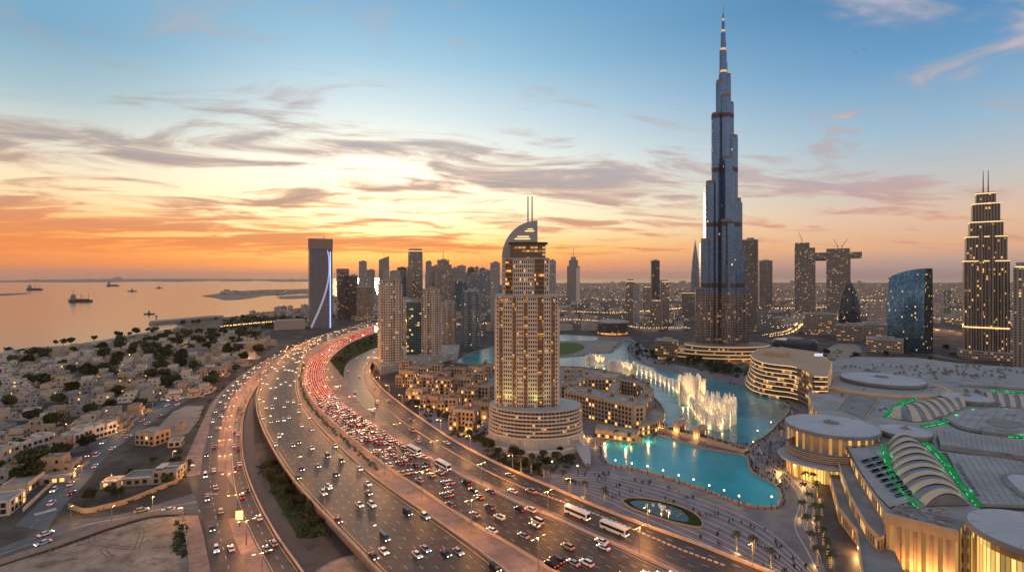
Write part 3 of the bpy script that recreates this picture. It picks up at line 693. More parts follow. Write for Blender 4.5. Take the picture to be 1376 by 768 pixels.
# --- left: tower with woven skin beside the highway
r, w_, d_, ht, Yc = TW('tower', 414, 447, 321, 441, FC['lattice'], 'slender tower with woven pale lattice skin and blue-lit edge beside the highway', ratio=.75, rz=6, crown='none')
c = MB(); c.box(0, 0, ht*.895, w_*1.03, d_*1.03, ht*.11); c.build('crown', M['brownmetal'], r)
c = MB(); c.cyl(w_*.15, 0, ht, ht*1.03, 1.3, .6, 6); c.build('mast', M['darkmetal'], r)
c = MB(); c.box(w_*.40, -d_/2-.5, 0, 1.6, .8, ht*.86); c.build('light_strip', M['blue_led'], r)
for sgn, x_a in ((1, .06), (-1, .10)):
    c = MB(); pts = [(w_*(-.46+.80*sin(2.0*t)), ht*(.02+.86*t)) for t in [i/16 for i in range(17)]]
    if sgn < 0: pts = [(w_*(-.43+.80*sin(2.0*t)), ht*(.02+.86*t)-3) for t in [i/16 for i in range(17)]]
    for a, b_ in zip(pts[:-1], pts[1:]): c.bar((a[0], -d_/2-.6, a[1]), (b_[0], -d_/2-.6, b_[1]), .55)
    c.build('curved_fin', M['white_led'], r)
# diamond net in front of its glass
c = MB(); nx, nz = 9, 22
for i in range(-nz, nx):
    for sg in (1, -1):
        x_a = -w_/2+w_*i/nx
        pts = []
        for k in range(nz+1):
            xx = x_a+w_*k/nx if sg > 0 else -x_a-w_*k/nx
            if -w_/2 <= xx <= w_*.34: pts.append((xx, -d_/2-.3, ht*(.02+.86*k/nz)))
        if len(pts) > 1: c.bar(pts[0], pts[-1], .22)
c.build('lattice', M['greyr'], r)
c = MB(); c.box(-w_*1.35, -d_*.2, 0, w_*1.3, 30, 20); c.box(-w_*1.35, -d_*.2, 20, w_*1.1, 24, 2); tag(c.build('low_block', M['greyr']), 'plain pale windowless block left of the woven tower', 'building')['kind'] = 'thing'
lb = bpy.data.objects['low_block']; lb.location = r.location; lb.rotation_euler = r.rotation_euler

TWS = [
 (452, 469, 361, 428, 'dark', 'dark slab tower just right of the blue-edged woven tower', dict(crown='dark', rz=10)),
 (468, 481, 370, 428.5, 'dark', 'lower dark slab attached behind the first dark slab', dict(rz=-8)),
 (482, 493, 351, 411, 'grey', 'plain grey tower behind the low dark office block', dict(rz=5)),
 (493, 504, 362.5, 414, 'rib', 'pale ribbed tower right of the plain grey one', dict(rz=-5)),
 (479, 501, 385.5, 430, 'darklit', 'low dark office block with some lit windows near the highway bend', dict(rz=0, podium=(1.3, 10))),
 (509, 523, 349, 409, 'rib', 'pale tower with sharp slanted crown at left of skyline', dict(crown='slant', spire=337)),
 (548, 568, 334, 408, 'riblit', 'tall brown ribbed tower with lit crown in the mid skyline', dict(crown='lit', rz=8, tiers=[(.94, 1), (1, .9)])),
 (572, 580, 351, 405, 'grey', 'thin grey tower behind the ribbed tower', dict()),
 (578, 588, 366, 407, 'beige2', 'stubby sand tower between thin grey tower and stepped tower', dict()),
 (584, 607, 349, 411, 'riblit', 'broad stepped tower with cranes on its roof in mid skyline', dict(tiers=[(.9, 1), (1, .72)], rz=12, spire=334)),
 (606, 616, 360, 407, 'rib', 'slim ribbed slab right of the stepped tower', dict()),
 (614, 626, 357, 409, 'grey', 'grey tower with square top right of the slim slab', dict(rz=12)),
 (610, 627, 377, 425, 'teal', 'teal glass block in front of the skyline centre', dict(rz=6)),
 (628, 646, 367, 414, 'bluegrey', 'wide hazy slab with uneven roofline left of the blue tower', dict(tiers=[(.93, 1), (1, .6)])),
 (646, 660, 363, 421, 'bluegrey', 'dark blue tower second left of the curved hotel', dict(rz=-8)),
 (659, 672, 353, 445, 'grey', 'tall grey slab immediately left of the curved hotel', dict(rz=-14, ratio=1.2)),
 (524, 534, 364, 405, 'beige2', 'small sand tower left of the brown ribbed tower', dict()),
 (533, 546, 360, 404, 'grey', 'grey tower behind the front residential pair', dict(tiers=[(.9, 1), (1, .6)])),
 (596, 604, 361, 403, 'beige', 'distant beige tower behind the stepped tower', dict()),
 (737, 747, 350, 430, 'grey', 'grey slab peeping out right of the curved hotel', dict(rz=10)),
 (841, 853, 375, 441, 'riblit', 'narrow brown tower with golden lit rooftop by the round hall', dict(crown='lit', tiers=[(.93, 1), (1, .7)])),
 (850, 859, 383, 442, 'grey', 'shorter grey tower clinging to the narrow brown tower', dict()),
 (864, 875, 384, 420, 'riblit', 'brown tower with stepped lit top, left of the tallest slim slab', dict(crown='lit', tiers=[(.92, 1), (1, .7)])),
 (874, 886.5, 350, 416, 'dark', 'slim dark slab standing tallest between the brown towers', dict(rz=8)),
 (874, 890, 402, 441, 'riblit', 'short brown tower with lit crown in front of the slim dark slab', dict(crown='lit', tiers=[(.9, 1), (1, .72)])),
 (888, 899.5, 376, 436, 'riblit', 'brown tower with lit crown right of the slim dark slab', dict(crown='lit', tiers=[(.93, 1), (1, .7)])),
 (916, 935, 392, 431, 'darklit', 'dark boxy tower with lit roof edge left of the giant tower', dict(crown='lit', podium=(1.15, 8))),
 (996, 1019, 322, 447, 'darklit', 'tall dark residential slab dotted with lit windows behind the giant tower', dict(rz=-6, ratio=.6)),
 (1019, 1038, 350, 412, 'darklit', 'dark slab with scattered yellow windows right of the giant tower', dict(rz=6)),
 (1166, 1191, 407, 436, 'grey', 'pale boxy office between bullet tower and blue glass slab', dict()),
 (1252, 1268, 400, 430, 'grey', 'hazy grey block behind the blue glass slab', dict()),
 (1268, 1278, 390, 424, 'bluegrey', 'hazy bluish tower left of the tiered hotel', dict()),
]
FT = []
for x0, x1, top, base, mt, lab, kw in TWS: FT.append(TW('tower', x0, x1, top, base, FC[mt], lab, **kw))
rs = random.Random(5); SK, SD = [], []
for i in range(34):
    c_ = rs.uniform(500, 738); w0 = rs.uniform(7, 13); tp = 372-rs.uniform(2, 17)*(1-.45*abs(c_-600)/140); bs = rs.uniform(402, 410)
    mt = rs.choice(['grey', 'beige2', 'rib', 'bluegrey', 'beige', 'dark']); ti = rs.choice([None, [(.9, 1), (1, .65)], [(.94, 1), (1, .8)]])
    o = TW('tower', c_-w0/2, c_+w0/2, tp, bs, FC[mt], 'hazy tower', rz=rs.uniform(-12, 12), tiers=ti, group='hazy towers of the far left skyline', spire=tp-5 if rs.random() < .25 else None)[0]; SK.append(o)
    SD.append(('stepped ' if ti else 'plain ')+{'grey': 'grey', 'beige2': 'sand', 'rib': 'ribbed', 'bluegrey': 'bluish', 'beige': 'beige', 'dark': 'dark'}[mt]+' far skyline tower')
near_labels(SK, SD, [(n, G(a, 408)) for n, a in [('the pale tower with slanted crown', 516), ('the brown ribbed tower with lit crown', 558), ('the broad stepped tower', 596), ('the dark blue tower', 652), ('the curved hotel', 708)]])
# front residential towers by the highway
r, *_ = TW('residential_tower', 507, 543, 376, 497, FC['beige'], 'nearest beige residential tower with blue glass strip beside the highway', ratio=.8, rz=14, shape='notch', tiers=[(.96, 1), (1, .85)])
r, *_ = TW('residential_tower', 545, 570, 405, 485, FC['teal'], 'dark teal glass middle block between the two front residential towers', rz=5)
r, *_ = TW('residential_tower', 565, 593, 389, 486, FC['beige'], 'second beige residential tower with colonnaded top and teal side', rz=-12, shape='notch', tiers=[(.93, 1), (1, .8)])
r, *_ = TW('residential_tower', 592, 614, 407, 466, FC['beige2'], 'shorter sand residential tower behind the second beige one', rz=10, shape='notch')
r, *_ = TW('residential_tower', 619, 647, 391, 468, FC['bluegrey'], 'grey and blue residential tower beside the canal', rz=-10, shape='notch', tiers=[(.95, 1), (1, .8)])
r, *_ = TW('residential_tower', 536, 552, 402, 465, FC['beige2'], 'slender sand tower squeezed behind the nearest beige tower', rz=0)
# their shared podium
c = MB(); P = ccw([xy(G(*p)) for p in [(500, 492), (512, 503), (545, 497), (615, 482), (618, 470), (560, 470), (512, 478)]])
c.prism(P, 0, 9, 0, 1); tag(c.build('podium_block', [FC['stucco'], M['roofc']]), 'low beige parking podium under the front residential towers', 'building')
# tower with spire right of the hotel
r, w_, d_, ht, Yc = TW('tower', 762, 779, 349, 409, FC['rib'], 'lone grey tower with stepped top and thin spire right of the curved hotel', crown='none', spire=331, tiers=[(.86, 1), (1, .72)])
c = MB(); c.box(0, 0, ht, w_*.42, d_*.42, ht*.07); c.build('crown', M['greyr'], r)
c = MB(); c.box(w_*.36, -d_*.1, 0, w_*.3, d_, ht*.82); c.build('side_wing', M['white'], r)
# pointed bullet tower left of the giant
def bullet(x0, x1, top, base, mat, label, prof, rz=0, ratio=1.0):
    Y0 = H*F/(base-HY); w_ = (x1-x0)/F*Y0*cos(math.atan(((x0+x1)/2-CX)/F)); Yc = Y0+w_*ratio/2; Xc = ((x0+x1)/2-CX)/F*Yc; ht = H-(top-HY)*Y0/F
    r = empty('tower', (Xc, Yc, 0), -atan2(Xc, Yc)+rz); tag(r, label, 'tower')
    b = MB(); b.lathe([(w_/2*s, ht*z_) for z_, s in prof], n=24, sy=ratio); b.build('shaft', mat, r, weld=False); return r, w_, ht
r, w_, ht = bullet(928, 940.5, 325, 428, FC['bluegrey'], 'pointed bullet-shaped glass tower left of the giant tower', [(0, 1), (.3, 1.0), (.5, .96), (.65, .84), (.78, .62), (.88, .38), (.95, .17), (1, 0)])
c = MB()
for i in range(8): a = 2*pi*i/8; c.bar((w_*.34*cos(a), w_*.34*sin(a), ht*.74), (0, 0, ht*1.03), .6)
c.build('crown_ribs', M['metal'], r)
r, w_, ht = bullet(1126, 1157, 376, 446, FC['bullet'], 'dark bullet-shaped tower with golden base in front of the sky bridge', [(0, .96), (.2, 1.0), (.4, .97), (.6, .82), (.75, .62), (.88, .36), (.96, .14), (1, 0)], ratio=.55)
# twin towers joined by a cantilevered sky bridge
Y0 = H*F/(425-HY)
def zz(py): return H-(py-HY)*Y0/F
def xx(px): return (px-CX)/F*(Y0+22)
TA = math.atan((1104-CX)/F)
def xl(px): return (px-1104)/F*(Y0+22)*cos(TA)
r = empty('twin_towers', (xx(1104), Y0+22, 0), -TA); tag(r, 'twin unfinished towers joined high up by a cantilevered sky bridge with cranes', 'twin towers')
for a, b_, tp, tiers in ((1066, 1097, 325, [(.82, 1), (.93, .98), (1, .7)]), (1109, 1143, 334, [(.9, 1), (1, .97)])):
    m_ = MB(); cxx = (xl(a)+xl(b_))/2; ww = (xl(b_)-xl(a))*.92; z0 = 0
    for fr, s in tiers: m_.box(cxx-(1-s)*ww*.45, 0, z0, ww*s, ww*.55, zz(tp)*fr-z0, cap=1); z0 = zz(tp)*fr
    m_.build('tower_shaft', [FC['scaff'], M['roofc']], r)
m_ = MB(); m_.box(xl(1120), -4, zz(347.5), xl(1156)-xl(1084), 26, zz(339)-zz(347.5)); m_.build('sky_bridge', FC['scaff'], r)
m_ = MB(); m_.box(xl(1103), -4, zz(350), xl(1110)-xl(1096), 20, 5); m_.build('bridge_truss', M['darkmetal'], r)
def crane(x, y, z, hh, jib, ang, label):
    r = empty('tower_crane', (x, y, z), 0); tag(r, label, 'crane')
    b = MB(); b.bar((0, 0, 0), (0, 0, hh), .9); b.build('mast', M['darkmetal'], r)
    b = MB(); b.bar((-jib*.25*cos(ang), 0, hh-jib*.0), (0, 0, hh), .8); b.bar((0, 0, hh), (jib*cos(ang), 0, hh+jib*sin(ang)), .8, r2=.4); b.build('jib', M['darkmetal'], r)
crane(xx(1077), Y0+20, zz(325), 10, 24, radians(115), 'luffing crane on the left unfinished twin tower')
crane(xx(1125), Y0+20, zz(334), 9, 26, radians(120), 'left crane of the pair on the right unfinished twin tower')
crane(xx(1131), Y0+20, zz(334), 9, 30, radians(52), 'right crane of the pair on the right unfinished twin tower')
# blue glass slab with curved sloping top
Y0 = H*F/(473-HY)
def slab_blue():
    z_l, z_r = H-(372-HY)*Y0/F, H-(360.5-HY)*Y0/F
    x_l, x_r = (1191-CX)/F*Y0, (1236-CX)/F*Y0
    TC = math.atan((1215-CX)/F); x_l, x_r = (1191-1215)/F*Y0*cos(TC), (1242-1215)/F*Y0*cos(TC); r = empty('glass_tower', ((1216-CX)/F*Y0, Y0, 0), -TC-radians(9)); tag(r, 'blue mirror-glass slab with curved sloping roof and dark end wall', 'tower')
    n = 14; b = MB(); hw = (x_r-x_l)/2; D = 30
    def top(u): return z_l+(z_r-z_l)*(u**1.0)+5*sin(pi*u)*.6
    # front sheet curved inwards towards the top
    rows = 12; W0 = []
    for k in range(rows+1):
        t = k/rows; row = []
        for i in range(n+1):
            u_ = i/n; row.append((-hw*(1-.06*t*t)*1+2*hw*u_*(1-.03*t), 2+8*t**2.2*.8-3*sin(pi*u_)*.0, top(u_)*t))
        W0.append(row)
    for k in range(rows):
        for i in range(n):
            a, c_, d1, e = W0[k][i], W0[k][i+1], W0[k+1][i+1], W0[k+1][i]
            b.face([a, c_, d1, e], 0, [(a[0]+hw, a[2]), (c_[0]+hw, c_[2]), (d1[0]+hw, d1[2]), (e[0]+hw, e[2])])
    # ends, back, top
    for sd in (0, n):
        for k in range(rows):
            a, e = W0[k][sd], W0[k+1][sd]; yb0, yb1 = D+2-4*((k/rows)**2), D+2-4*(((k+1)/rows)**2)
            f = [a, e, (e[0]+7, yb1, e[2]), (a[0]+7, yb0, a[2])]
            if sd: f = f[::-1]
            b.face(f, 1, [(p[1], p[2]) for p in f])
    for i in range(n):
        a, c_ = W0[rows][i], W0[rows][i+1]; b.face([a, c_, (c_[0]+7, D-2, c_[2]), (a[0]+7, D-2, a[2])], 2)
        b.face([(W0[0][i+1][0]+7, D+2, 0), (W0[0][i][0]+7, D+2, 0), (a[0]+7, D-2, a[2]), (c_[0]+7, D-2, c_[2])], 1)
    g1 = fac('facade_blue_mirror', (.06, .14, .25), (.10, .26, .46), 2.1, 3.4, .84, .8, .035, (1, .70, .25), 1.5, gm=.9, gr=.10, wr=.2, wm=.8, seed=20)
    g2 = fac('facade_black_glass', (.03, .035, .045), (.02, .03, .05), 2.4, 3.4, .8, .7, .08, (1, .65, .25), 1.6, gm=.5, gr=.12, seed=21)
    b.build('shaft', [g1, g2, M['darkmetal']], r)
    f = MB()
    for i in range(0, n*2+1):
        u_ = i/(2*n)
        for k in range(rows):
            t0, t1 = k/rows, (k+1)/rows
            P = [(-hw*(1-.06*t*t)+2*hw*u_*(1-.03*t), 1.7+8*t**2.2*.8, top(u_)*t) for t in (t0, t1)]
            f.bar(P[0], P[1], .16, 3)
    f.build('facade_ribs', M['darkmetal'], r)
slab_blue()
# tiered hotel tower with two masts on the right
Y0 = H*F/(482-HY)
def tiered():
    cx = 1324.0; k = Y0/F; Xc = (cx-CX)*k*1.02; TB = math.atan((cx-CX)/F); k *= cos(TB); r = empty('hotel_tower', ((cx-CX)/F*(Y0+20), Y0+20, 0), -TB+radians(5)); tag(r, 'tall tiered hotel tower with golden crown bands and two roof masts', 'tower')
    def zz(py): return H-(py-HY)*(Y0+4)/F
    T = [(62, 42, 0, 349), (56, 40, 0, 316), (46, 36, 0, 296), (38, 32, 0, 271), (27, 24, 0, 257)]
    z0 = 0; fcm = fac('facade_tiered', (.27, .215, .165), (.025, .03, .04), 3.4, 3.5, .5, .86, .10, (1, .50, .15), 1.8, gm=.3, seed=23)
    for i, (w_, dd, _, tp) in enumerate(T):
        b = MB(); ww = w_*k; b.box(0, 0, z0, ww, dd*k, zz(tp)-z0, cap=1); b.build('tier', [fcm, M['darkmetal']], r)
        g = MB(); g.box(0, 0, zz(tp)-2.2, ww*1.012, dd*k*1.015, 1.3); g.build('light_band', M['edge_light'], r)
        z0 = zz(tp)
    for sx in (-.36, -.12, .12, .36):       # projecting bays
        b = MB(); b.box(sx*62*k, -21*k-1.0, 0, 7*k, 3, zz(352 if abs(sx) > .3 else 302)); b.build('bay', fcm, r)
    g = MB(); g.box(0, -21*k-1.2, zz(441), 61*k, 4.2, 1.8); g.build('light_band', M['edge_light'], r)
    for sx in (-3.0, 4.0):
        b = MB(); b.cyl(sx*k, 0, zz(257), zz(226), .9, .35, 6); b.build('roof_mast', M['darkmetal'], r)
    b = MB(); b.box(0, -12, 0, 78*k, 60*k, 11, cap=1); b.build('podium', [FC['office'], M['roofc']], r)
tiered()
TW('tower', 1361, 1400, 352, 502, FC['riblit'], 'brown apartment tower cut by the right edge of the view', ratio=.9, crown='lit', tiers=[(.95, 1), (1, .8)])
# low office blocks near the right
for x0, x1, tp, bs, mt, lab in [(1079, 1124, 422, 450, 'office', 'low pale colonnaded office left of the bullet tower'), (1124, 1160, 437, 458, 'office', 'glass-fronted low block in front of the bullet tower'),
                               (1150, 1192, 436, 456, 'lowrise', 'low dark block left of the blue glass slab'), (1163, 1214, 456, 474, 'office', 'long low arcade block with lit windows below the blue glass slab')]:
    TW('office_block', x0, x1, tp, bs, FC[mt], lab, 'building', ratio=.6)
# dark ring building right of the giant tower
Y0 = H*F/(478-HY); r = empty('round_building', ((1068-CX)/F*(Y0+25), Y0+25, 0)); tag(r, 'dark rounded low building with ringed floors right of the giant tower', 'building')
b = MB(); b.lathe([(33, 0), (34, 18), (31, 22), (29, 22.5), (0, 23)], n=32, sy=.7); b.build('drum', [fac('facade_rings', (.05, .05, .055), (.03, .035, .04), 30, 3.0, 1.1, .55, .0, gr=.1)], r)
b = MB(); b.lathe([(12, 22), (12, 25), (0, 25.5)], n=20, sy=.7); b.build('plant_room', M['greyr'], r)
# round hall with dark glass wall by the lake
Y0 = H*F/(450-HY); r = empty('round_hall', ((823-CX)/F*(Y0+30), Y0+30, 0)); tag(r, 'round dark-glass hall with pale domed roof and orange-lit foot by the lake', 'hall')
b = MB(); b.lathe([(31, 4), (33.5, 24)], n=32); b.build('wall', FC['dark'], r)
b = MB(); b.lathe([(34.5, 24), (34.5, 26), (26, 28.5), (10, 30), (0, 30.3)], n=32); b.build('roof', M['roofc'], r, True)
b = MB(); b.lathe([(31.5, 0), (31.5, 4)], n=32); b.build('entrance_band', fac('facade_glow', (.3, .12, .05), (.3, .15, .05), 3, 4, .8, .8, 3, (1, .4, .08), 2.0), r)
# ------------------------------------------------------------------ mid city blocks and the far low-rise plain
rc = random.Random(11)
M['cityroof'] = pm('city_roofs', (.33, .28, .24), .9, var=.35, scale=.01)
CITY = []
def city_box(m_, X, Y, w_, d_, hh, a): m_.box(X, Y, 0, w_, d_, hh, a, 0, 1, bottom=False)
def blocked(px, py):
    return (px < 1376 and 930 < px < 1020 and py > 440)
spots = []
tries = 0
while len(spots) < 235 and tries < 12000:      # individual blocks nearer than the plain
    tries += 1
    px = rc.uniform(745, 1380); py = rc.uniform(402, 447)
    if 800 < px < 845 and py > 424: continue
    if px < 925 and py > 445: continue
    if 1075 < px < 1165 and py > 425: continue
    if 1185 < px < 1380 and py > 440: continue
    if 915 < px < 1045 and py > 415: continue
    p = G(px, py); s = rc.uniform(16, 46)
    if any(hypot(p.x-q[0], p.y-q[1]) < (s+q[2])*.62 for q in spots): continue
    spots.append((p.x, p.y, s))
for i in range(400):
    if len(spots) > 285: break
    px, py = (rc.uniform(600, 742), rc.uniform(424, 456)) if i % 2 else (rc.uniform(338, 412), rc.uniform(414.5, 426))
    if py < 421+(412-px)*.0 and px < 412 and py < 413+(412-px)*.13: continue
    p = G(px, py); s = rc.uniform(14, 30)
    if any(hypot(p.x-q[0], p.y-q[1]) < (s+q[2])*.7 for q in spots): continue
    spots.append((p.x, p.y, s))
objs, ds = [], []
for X, Y, s in spots:
    m_ = MB(); hh = rc.choice([5, 7, 9, 12, 16]); city_box(m_, 0, 0, s, s*rc.uniform(.5, .9), hh, 0); m_.box(s*.1, 0, hh, s*.3, s*.2, 2.4, 0, 1, 1)
    mt = rc.choice(['lowrise', 'stucco', 'office']); o = m_.build('city_block', [FC[mt], M['cityroof']]); o.location = (X, Y, 0); o.rotation_euler.z = rc.choice([.2, .25, -.9, 1.1])
    tag(o, None, 'building', 'low city blocks behind the lake'); objs.append(o)
    ds.append({5: 'very low', 7: 'low', 9: 'two-storey', 12: 'three-storey', 16: 'taller'}[hh]+' '+{'lowrise': 'sandy', 'stucco': 'pale', 'office': 'brightly lit'}[mt]+' city block')
near_labels(objs, ds, [(n, G(a, b)) for n, a, b in [('the grey tower with thin spire', 770, 410), ('the woven tower', 430, 441), ('the canal', 650, 468), ('the round hall', 823, 450), ('the slim dark slab', 880, 418), ('the bullet-shaped glass tower', 934, 428),
    ('the dark slab with yellow windows', 1028, 412), ('the unfinished twin towers', 1104, 425), ('the blue glass slab', 1222, 440), ('the tiered hotel tower', 1324, 450)]])
m_ = MB(); tl = MB()
for i in range(6500):
    px = rc.uniform(420, 1420); t = rc.random(); py = 381.0+25*t**1.35
    if px < 745 and (py < 396+(745-px)*.02): continue
    p = G(px, py); Y = p.y; s = rc.uniform(.5, 1.3)*(22 if Y < 4500 else 60); hh = rc.uniform(4, 11)*(1 if Y < 4500 else 1.9)
    if rc.random() < .03: hh *= rc.uniform(2, 3.5)*(1.2 if Y > 5000 else 1)
    city_box(m_, p.x, p.y, s*rc.uniform(.7, 1.3), s*.7, hh, rc.choice([.3, 1.87, .1]))
for i in range(420):                          # behind the left skyline
    px = rc.uniform(430, 760); py = rc.uniform(398, 425)
    p = G(px, py); city_box(m_, p.x, p.y, rc.uniform(15, 50), rc.uniform(15, 40), rc.uniform(5, 18), rc.uniform(0, 1.5))
tag(m_.build('distant_city', [FC['lowrise'], M['cityroof']]), 'hazy low-rise plain of thousands of roofs reaching the horizon', 'city', kind='stuff')
b = MB()
for i in range(230):                          # more mid-skyline towers far behind
    px = rc.choice([rc.uniform(520, 735), rc.uniform(480, 700)]); py = rc.uniform(396, 403); Y = 84000/(py-372)
    hh = rc.uniform(30, 95); p = G(px, py); wv = rc.uniform(18, 34)
    if len([1]) and i % 2 == 0: continue
    b.box(p.x, p.y, 0, wv, wv*.8, hh*rc.uniform(.6, 1.2)+10, rc.uniform(-.3, .3), 0, 1, bottom=False)
tag(b.build('distant_skyline', [FC['grey'], M['cityroof']]), 'hazy mass of further towers behind the left skyline', 'city', kind='stuff')
for i in range(900):
    px = rc.uniform(440, 1380); py = 384+rc.random()**1.2*58
    if 925 < px < 1020 or (px < 745 and py > 428): continue
    p = G(px, py); k = p.y/1500; tl.box(p.x, p.y, 12, 1.0*k, 1.0*k, .9*k)
tag(tl.build('distant_street_lights', M['farglow']), 'countless warm street lights sprinkled over the distant city', 'lights', kind='stuff')
# main roads of the far city with their rows of lamps
rows = MB()
for px in [[(745, 421), (830, 424), (925, 417)], [(1040, 446), (1100, 438), (1160, 428), (1260, 432), (1400, 446)], [(745, 434), (800, 436), (860, 446), (925, 446)], [(745, 404), (900, 406), (1060, 404), (1400, 412)], [(600, 442), (660, 440), (742, 446)], [(1040, 418), (1180, 416), (1400, 424)], [(300, 444), (360, 438), (412, 436)], [(1030, 458), (1060, 452), (1075, 440)]]:
    P = spline([G(a, b, .06) for a, b in px], 70)
    ribbon('road', [p+Vector((0, 9, 0)) for p in P], [p-Vector((0, 9, 0)) for p in P], M['asphalt_dark'])
    for p in P:
        k = p.y/1500
        for sg in (-11, 11): rows.box(p.x+rc.uniform(-3, 3), p.y+sg, 10, 1.1*k, 1.1*k, 1.0*k)
tag(rows.build('rows_of_street_lights', M['farglow']), 'rows of warm street lamps following the main roads of the far city', 'lights', kind='stuff')
# low buildings on the far islands
il = MB()
for i in range(330):
    px = rc.uniform(40, 420); py = rc.uniform(375.6, 377.6) if rc.random() < .7 else rc.uniform(390, 396)
    if py > 385: px = rc.uniform(300, 415)
    p = G(px, py); k = 1 if py > 385 else 1
    hh = rc.uniform(5, 16) if py > 385 else rc.uniform(10, 60)
    il.box(p.x, p.y, 0, 35 if py > 385 else rc.uniform(60, 260), 30, hh*(.55 if py < 385 else .7), 0, 0, 1, bottom=False)
p = G(157, 376.5); il.box(p.x, p.y, 0, 300, 150, 70, 0, 0, 1); il.box(p.x+20, p.y, 70, 140, 120, 50, 0, 0, 1)
tag(il.build('island_town', [FC['lowrise'], M['cityroof']]), 'low hazy town strung along the far islands in the bay', 'city', kind='stuff')
# ------------------------------------------------------------------ the tall curved hotel
M['hframe'] = pm('pale_cladding', (.60, .51, .42), .6, var=.08)
M['hgrey'] = pm('grey_cladding', (.34, .33, .33), .5, var=.08)
M['hgold'] = fac('facade_gold_bay', (.22, .15, .10), (.10, .06, .03), 2.2, 3.07, .86, .62, .36, (1, .47, .12), 1.9, gr=.2, seed=31)
M['hglass'] = fac('facade_hotel_glass', (.12, .10, .09), (.03, .035, .045), 1.57, 3.07, .96, .9, .12, (1, .55, .18), 1.5, gr=.12, gm=.2, seed=32)
def hotel():
    Yc = 389.0; Xc = (708.5-CX)/F*Yc; r = empty('hotel_tower', (Xc, Yc, 0), radians(-3)); tag(r, 'tall curved hotel with quarter-round fin, twin spires and tiered drum base', 'hotel')
    Wd = 44.5; zb, zt = 25.5, 105.4
    def front(s=1.0, n=28, bow=5.0, y0=-8.0, W_=None, off=0.0):
        W_ = W_ or Wd; return [(-W_/2*s+W_*s*i/n, y0-off-bow*(1-(2*i/n-1)**2)) for i in range(n+1)]
    def body(name, W_, y0, bow, z0, z1, n, gold, xo=0.0, back=12):
        Fp = [(x_+xo, y_) for x_, y_ in front(1, n, bow, y0, W_)]
        sh = MB(); poly = Fp+[(W_/2+xo, back), (-W_/2+xo, back)]
        sh.prism(poly, z0, z1, 0, 1); sh.build('shaft', [M['hglass'], M['hgrey']], r)
        # pale lattice of piers and spandrels in front of the glass
        g = MB(); gb = MB(); nf = int(round((z1-z0)/3.07)); dz = (z1-z0)/nf
        O = [(x_+xo, y_-.55) for x_, y_ in front(1, n, bow, y0, W_)]
        for i in range(n+1):
            a = O[i]; goldc = (i in gold) and (i-1 in gold)
            if goldc: continue
            g.box(a[0], a[1]+.25, z0, .62, .9, z1-z0, 0, 0)
        for k in range(nf+1):
            zz_ = z0+dz*k
            for i in range(n):
                a, b_ = O[i], O[i+1]
                if i in gold:
                    # balcony slab with a rail, lit room behind
                    gb.face([(a[0], a[1]-.7, zz_), (b_[0], b_[1]-.7, zz_), (b_[0], b_[1]-.7, zz_+.75), (a[0], a[1]-.7, zz_+.75)], 0)
                    gb.face([(a[0], a[1]-.7, zz_+.75), (b_[0], b_[1]-.7, zz_+.75), (b_[0], b_[1]+.5, zz_+.75), (a[0], a[1]+.5, zz_+.75)], 0)
                    gb.face([(a[0], a[1]-.7, zz_), (a[0], a[1]+.5, zz_), (b_[0], b_[1]+.5, zz_), (b_[0], b_[1]-.7, zz_)], 0)
                else:
                    g.face([(a[0], a[1], zz_-.55), (b_[0], b_[1], zz_-.55), (b_[0], b_[1], zz_+.65), (a[0], a[1], zz_+.65)], 0)
                    g.face([(a[0], a[1], zz_+.65), (b_[0], b_[1], zz_+.65), (b_[0], b_[1]+.5, zz_+.65), (a[0], a[1]+.5, zz_+.65)], 0)
                    g.face([(a[0], a[1]+.5, zz_-.55), (b_[0], b_[1]+.5, zz_-.55), (b_[0], b_[1], zz_-.55), (a[0], a[1], zz_-.55)], 0)
        g.build('facade_frame', M['hframe'], r)
        gb.build('balcony_rails', M['goldrail'], r)
        gp = MB()
        for i in range(n):
            if i in gold:
                a, b_ = Fp[i], Fp[i+1]; L = hypot(b_[0]-a[0], b_[1]-a[1])
                gp.face([(a[0], a[1]-.12, z0), (b_[0], b_[1]-.12, z0), (b_[0], b_[1]-.12, z1), (a[0], a[1]-.12, z1)], 0, [(i*2.2, z0), (i*2.2+2.1, z0), (i*2.2+2.1, z1), (i*2.2, z1)])
        gp.build('balcony_glazing', M['hgold'], r)
    M['goldrail'] = pm('bronze_rail', (.26, .16, .09), .5, var=.15)
    body('main', Wd, -8, 5, zb, zt, 27, {1, 2, 7, 8, 12, 13, 18, 19, 20, 24, 25}, 0)
    c = MB(); P = [(x_, y_-1.2) for x_, y_ in front(1, 20, 5, -8, Wd+2)]+[(Wd/2+1, 13), (-Wd/2-1, 13)]; c.prism(P, zt, zt+1.6, 0, 0, bottom=True); c.build('cornice', M['hgrey'], r)
    body('upper', 33.5, -5, 4, zt+1.6, 132.5, 22, {1, 2, 3, 4, 15, 16, 17, 18, 19}, -1)
    c = MB(); P = [(x_-1, y_) for x_, y_ in front(1, 16, 4, -6, 34.5)]+[(17, 12), (-18, 12)]; c.prism(P, 132.5, 134, 0, 0, bottom=True); c.build('cornice', M['hgrey'], r)
    cr = MB(); P = [(x_+.6, y_) for x_, y_ in front(1, 12, 3, -3, 26)]+[(13.6, 10), (-12.4, 10)]
    cr.prism(P, 134, 144.5, 0, 1); cr.build('crown', [fac('facade_crown_lit', (.14, .10, .07), (.16, .09, .04), 3, 2.6, .8, .55, .6, (1, .5, .16), 1.0, seed=33), M['hgrey']], r)
    cr = MB(); P = [(x_+.6, y_) for x_, y_ in front(1, 12, 3, -5, 29)]+[(15.1, 10), (-13.9, 10)]; cr.prism(P, 144.5, 145.6, 0, 0, bottom=True); cr.build('crown_roof', M['darkmetal'], r)
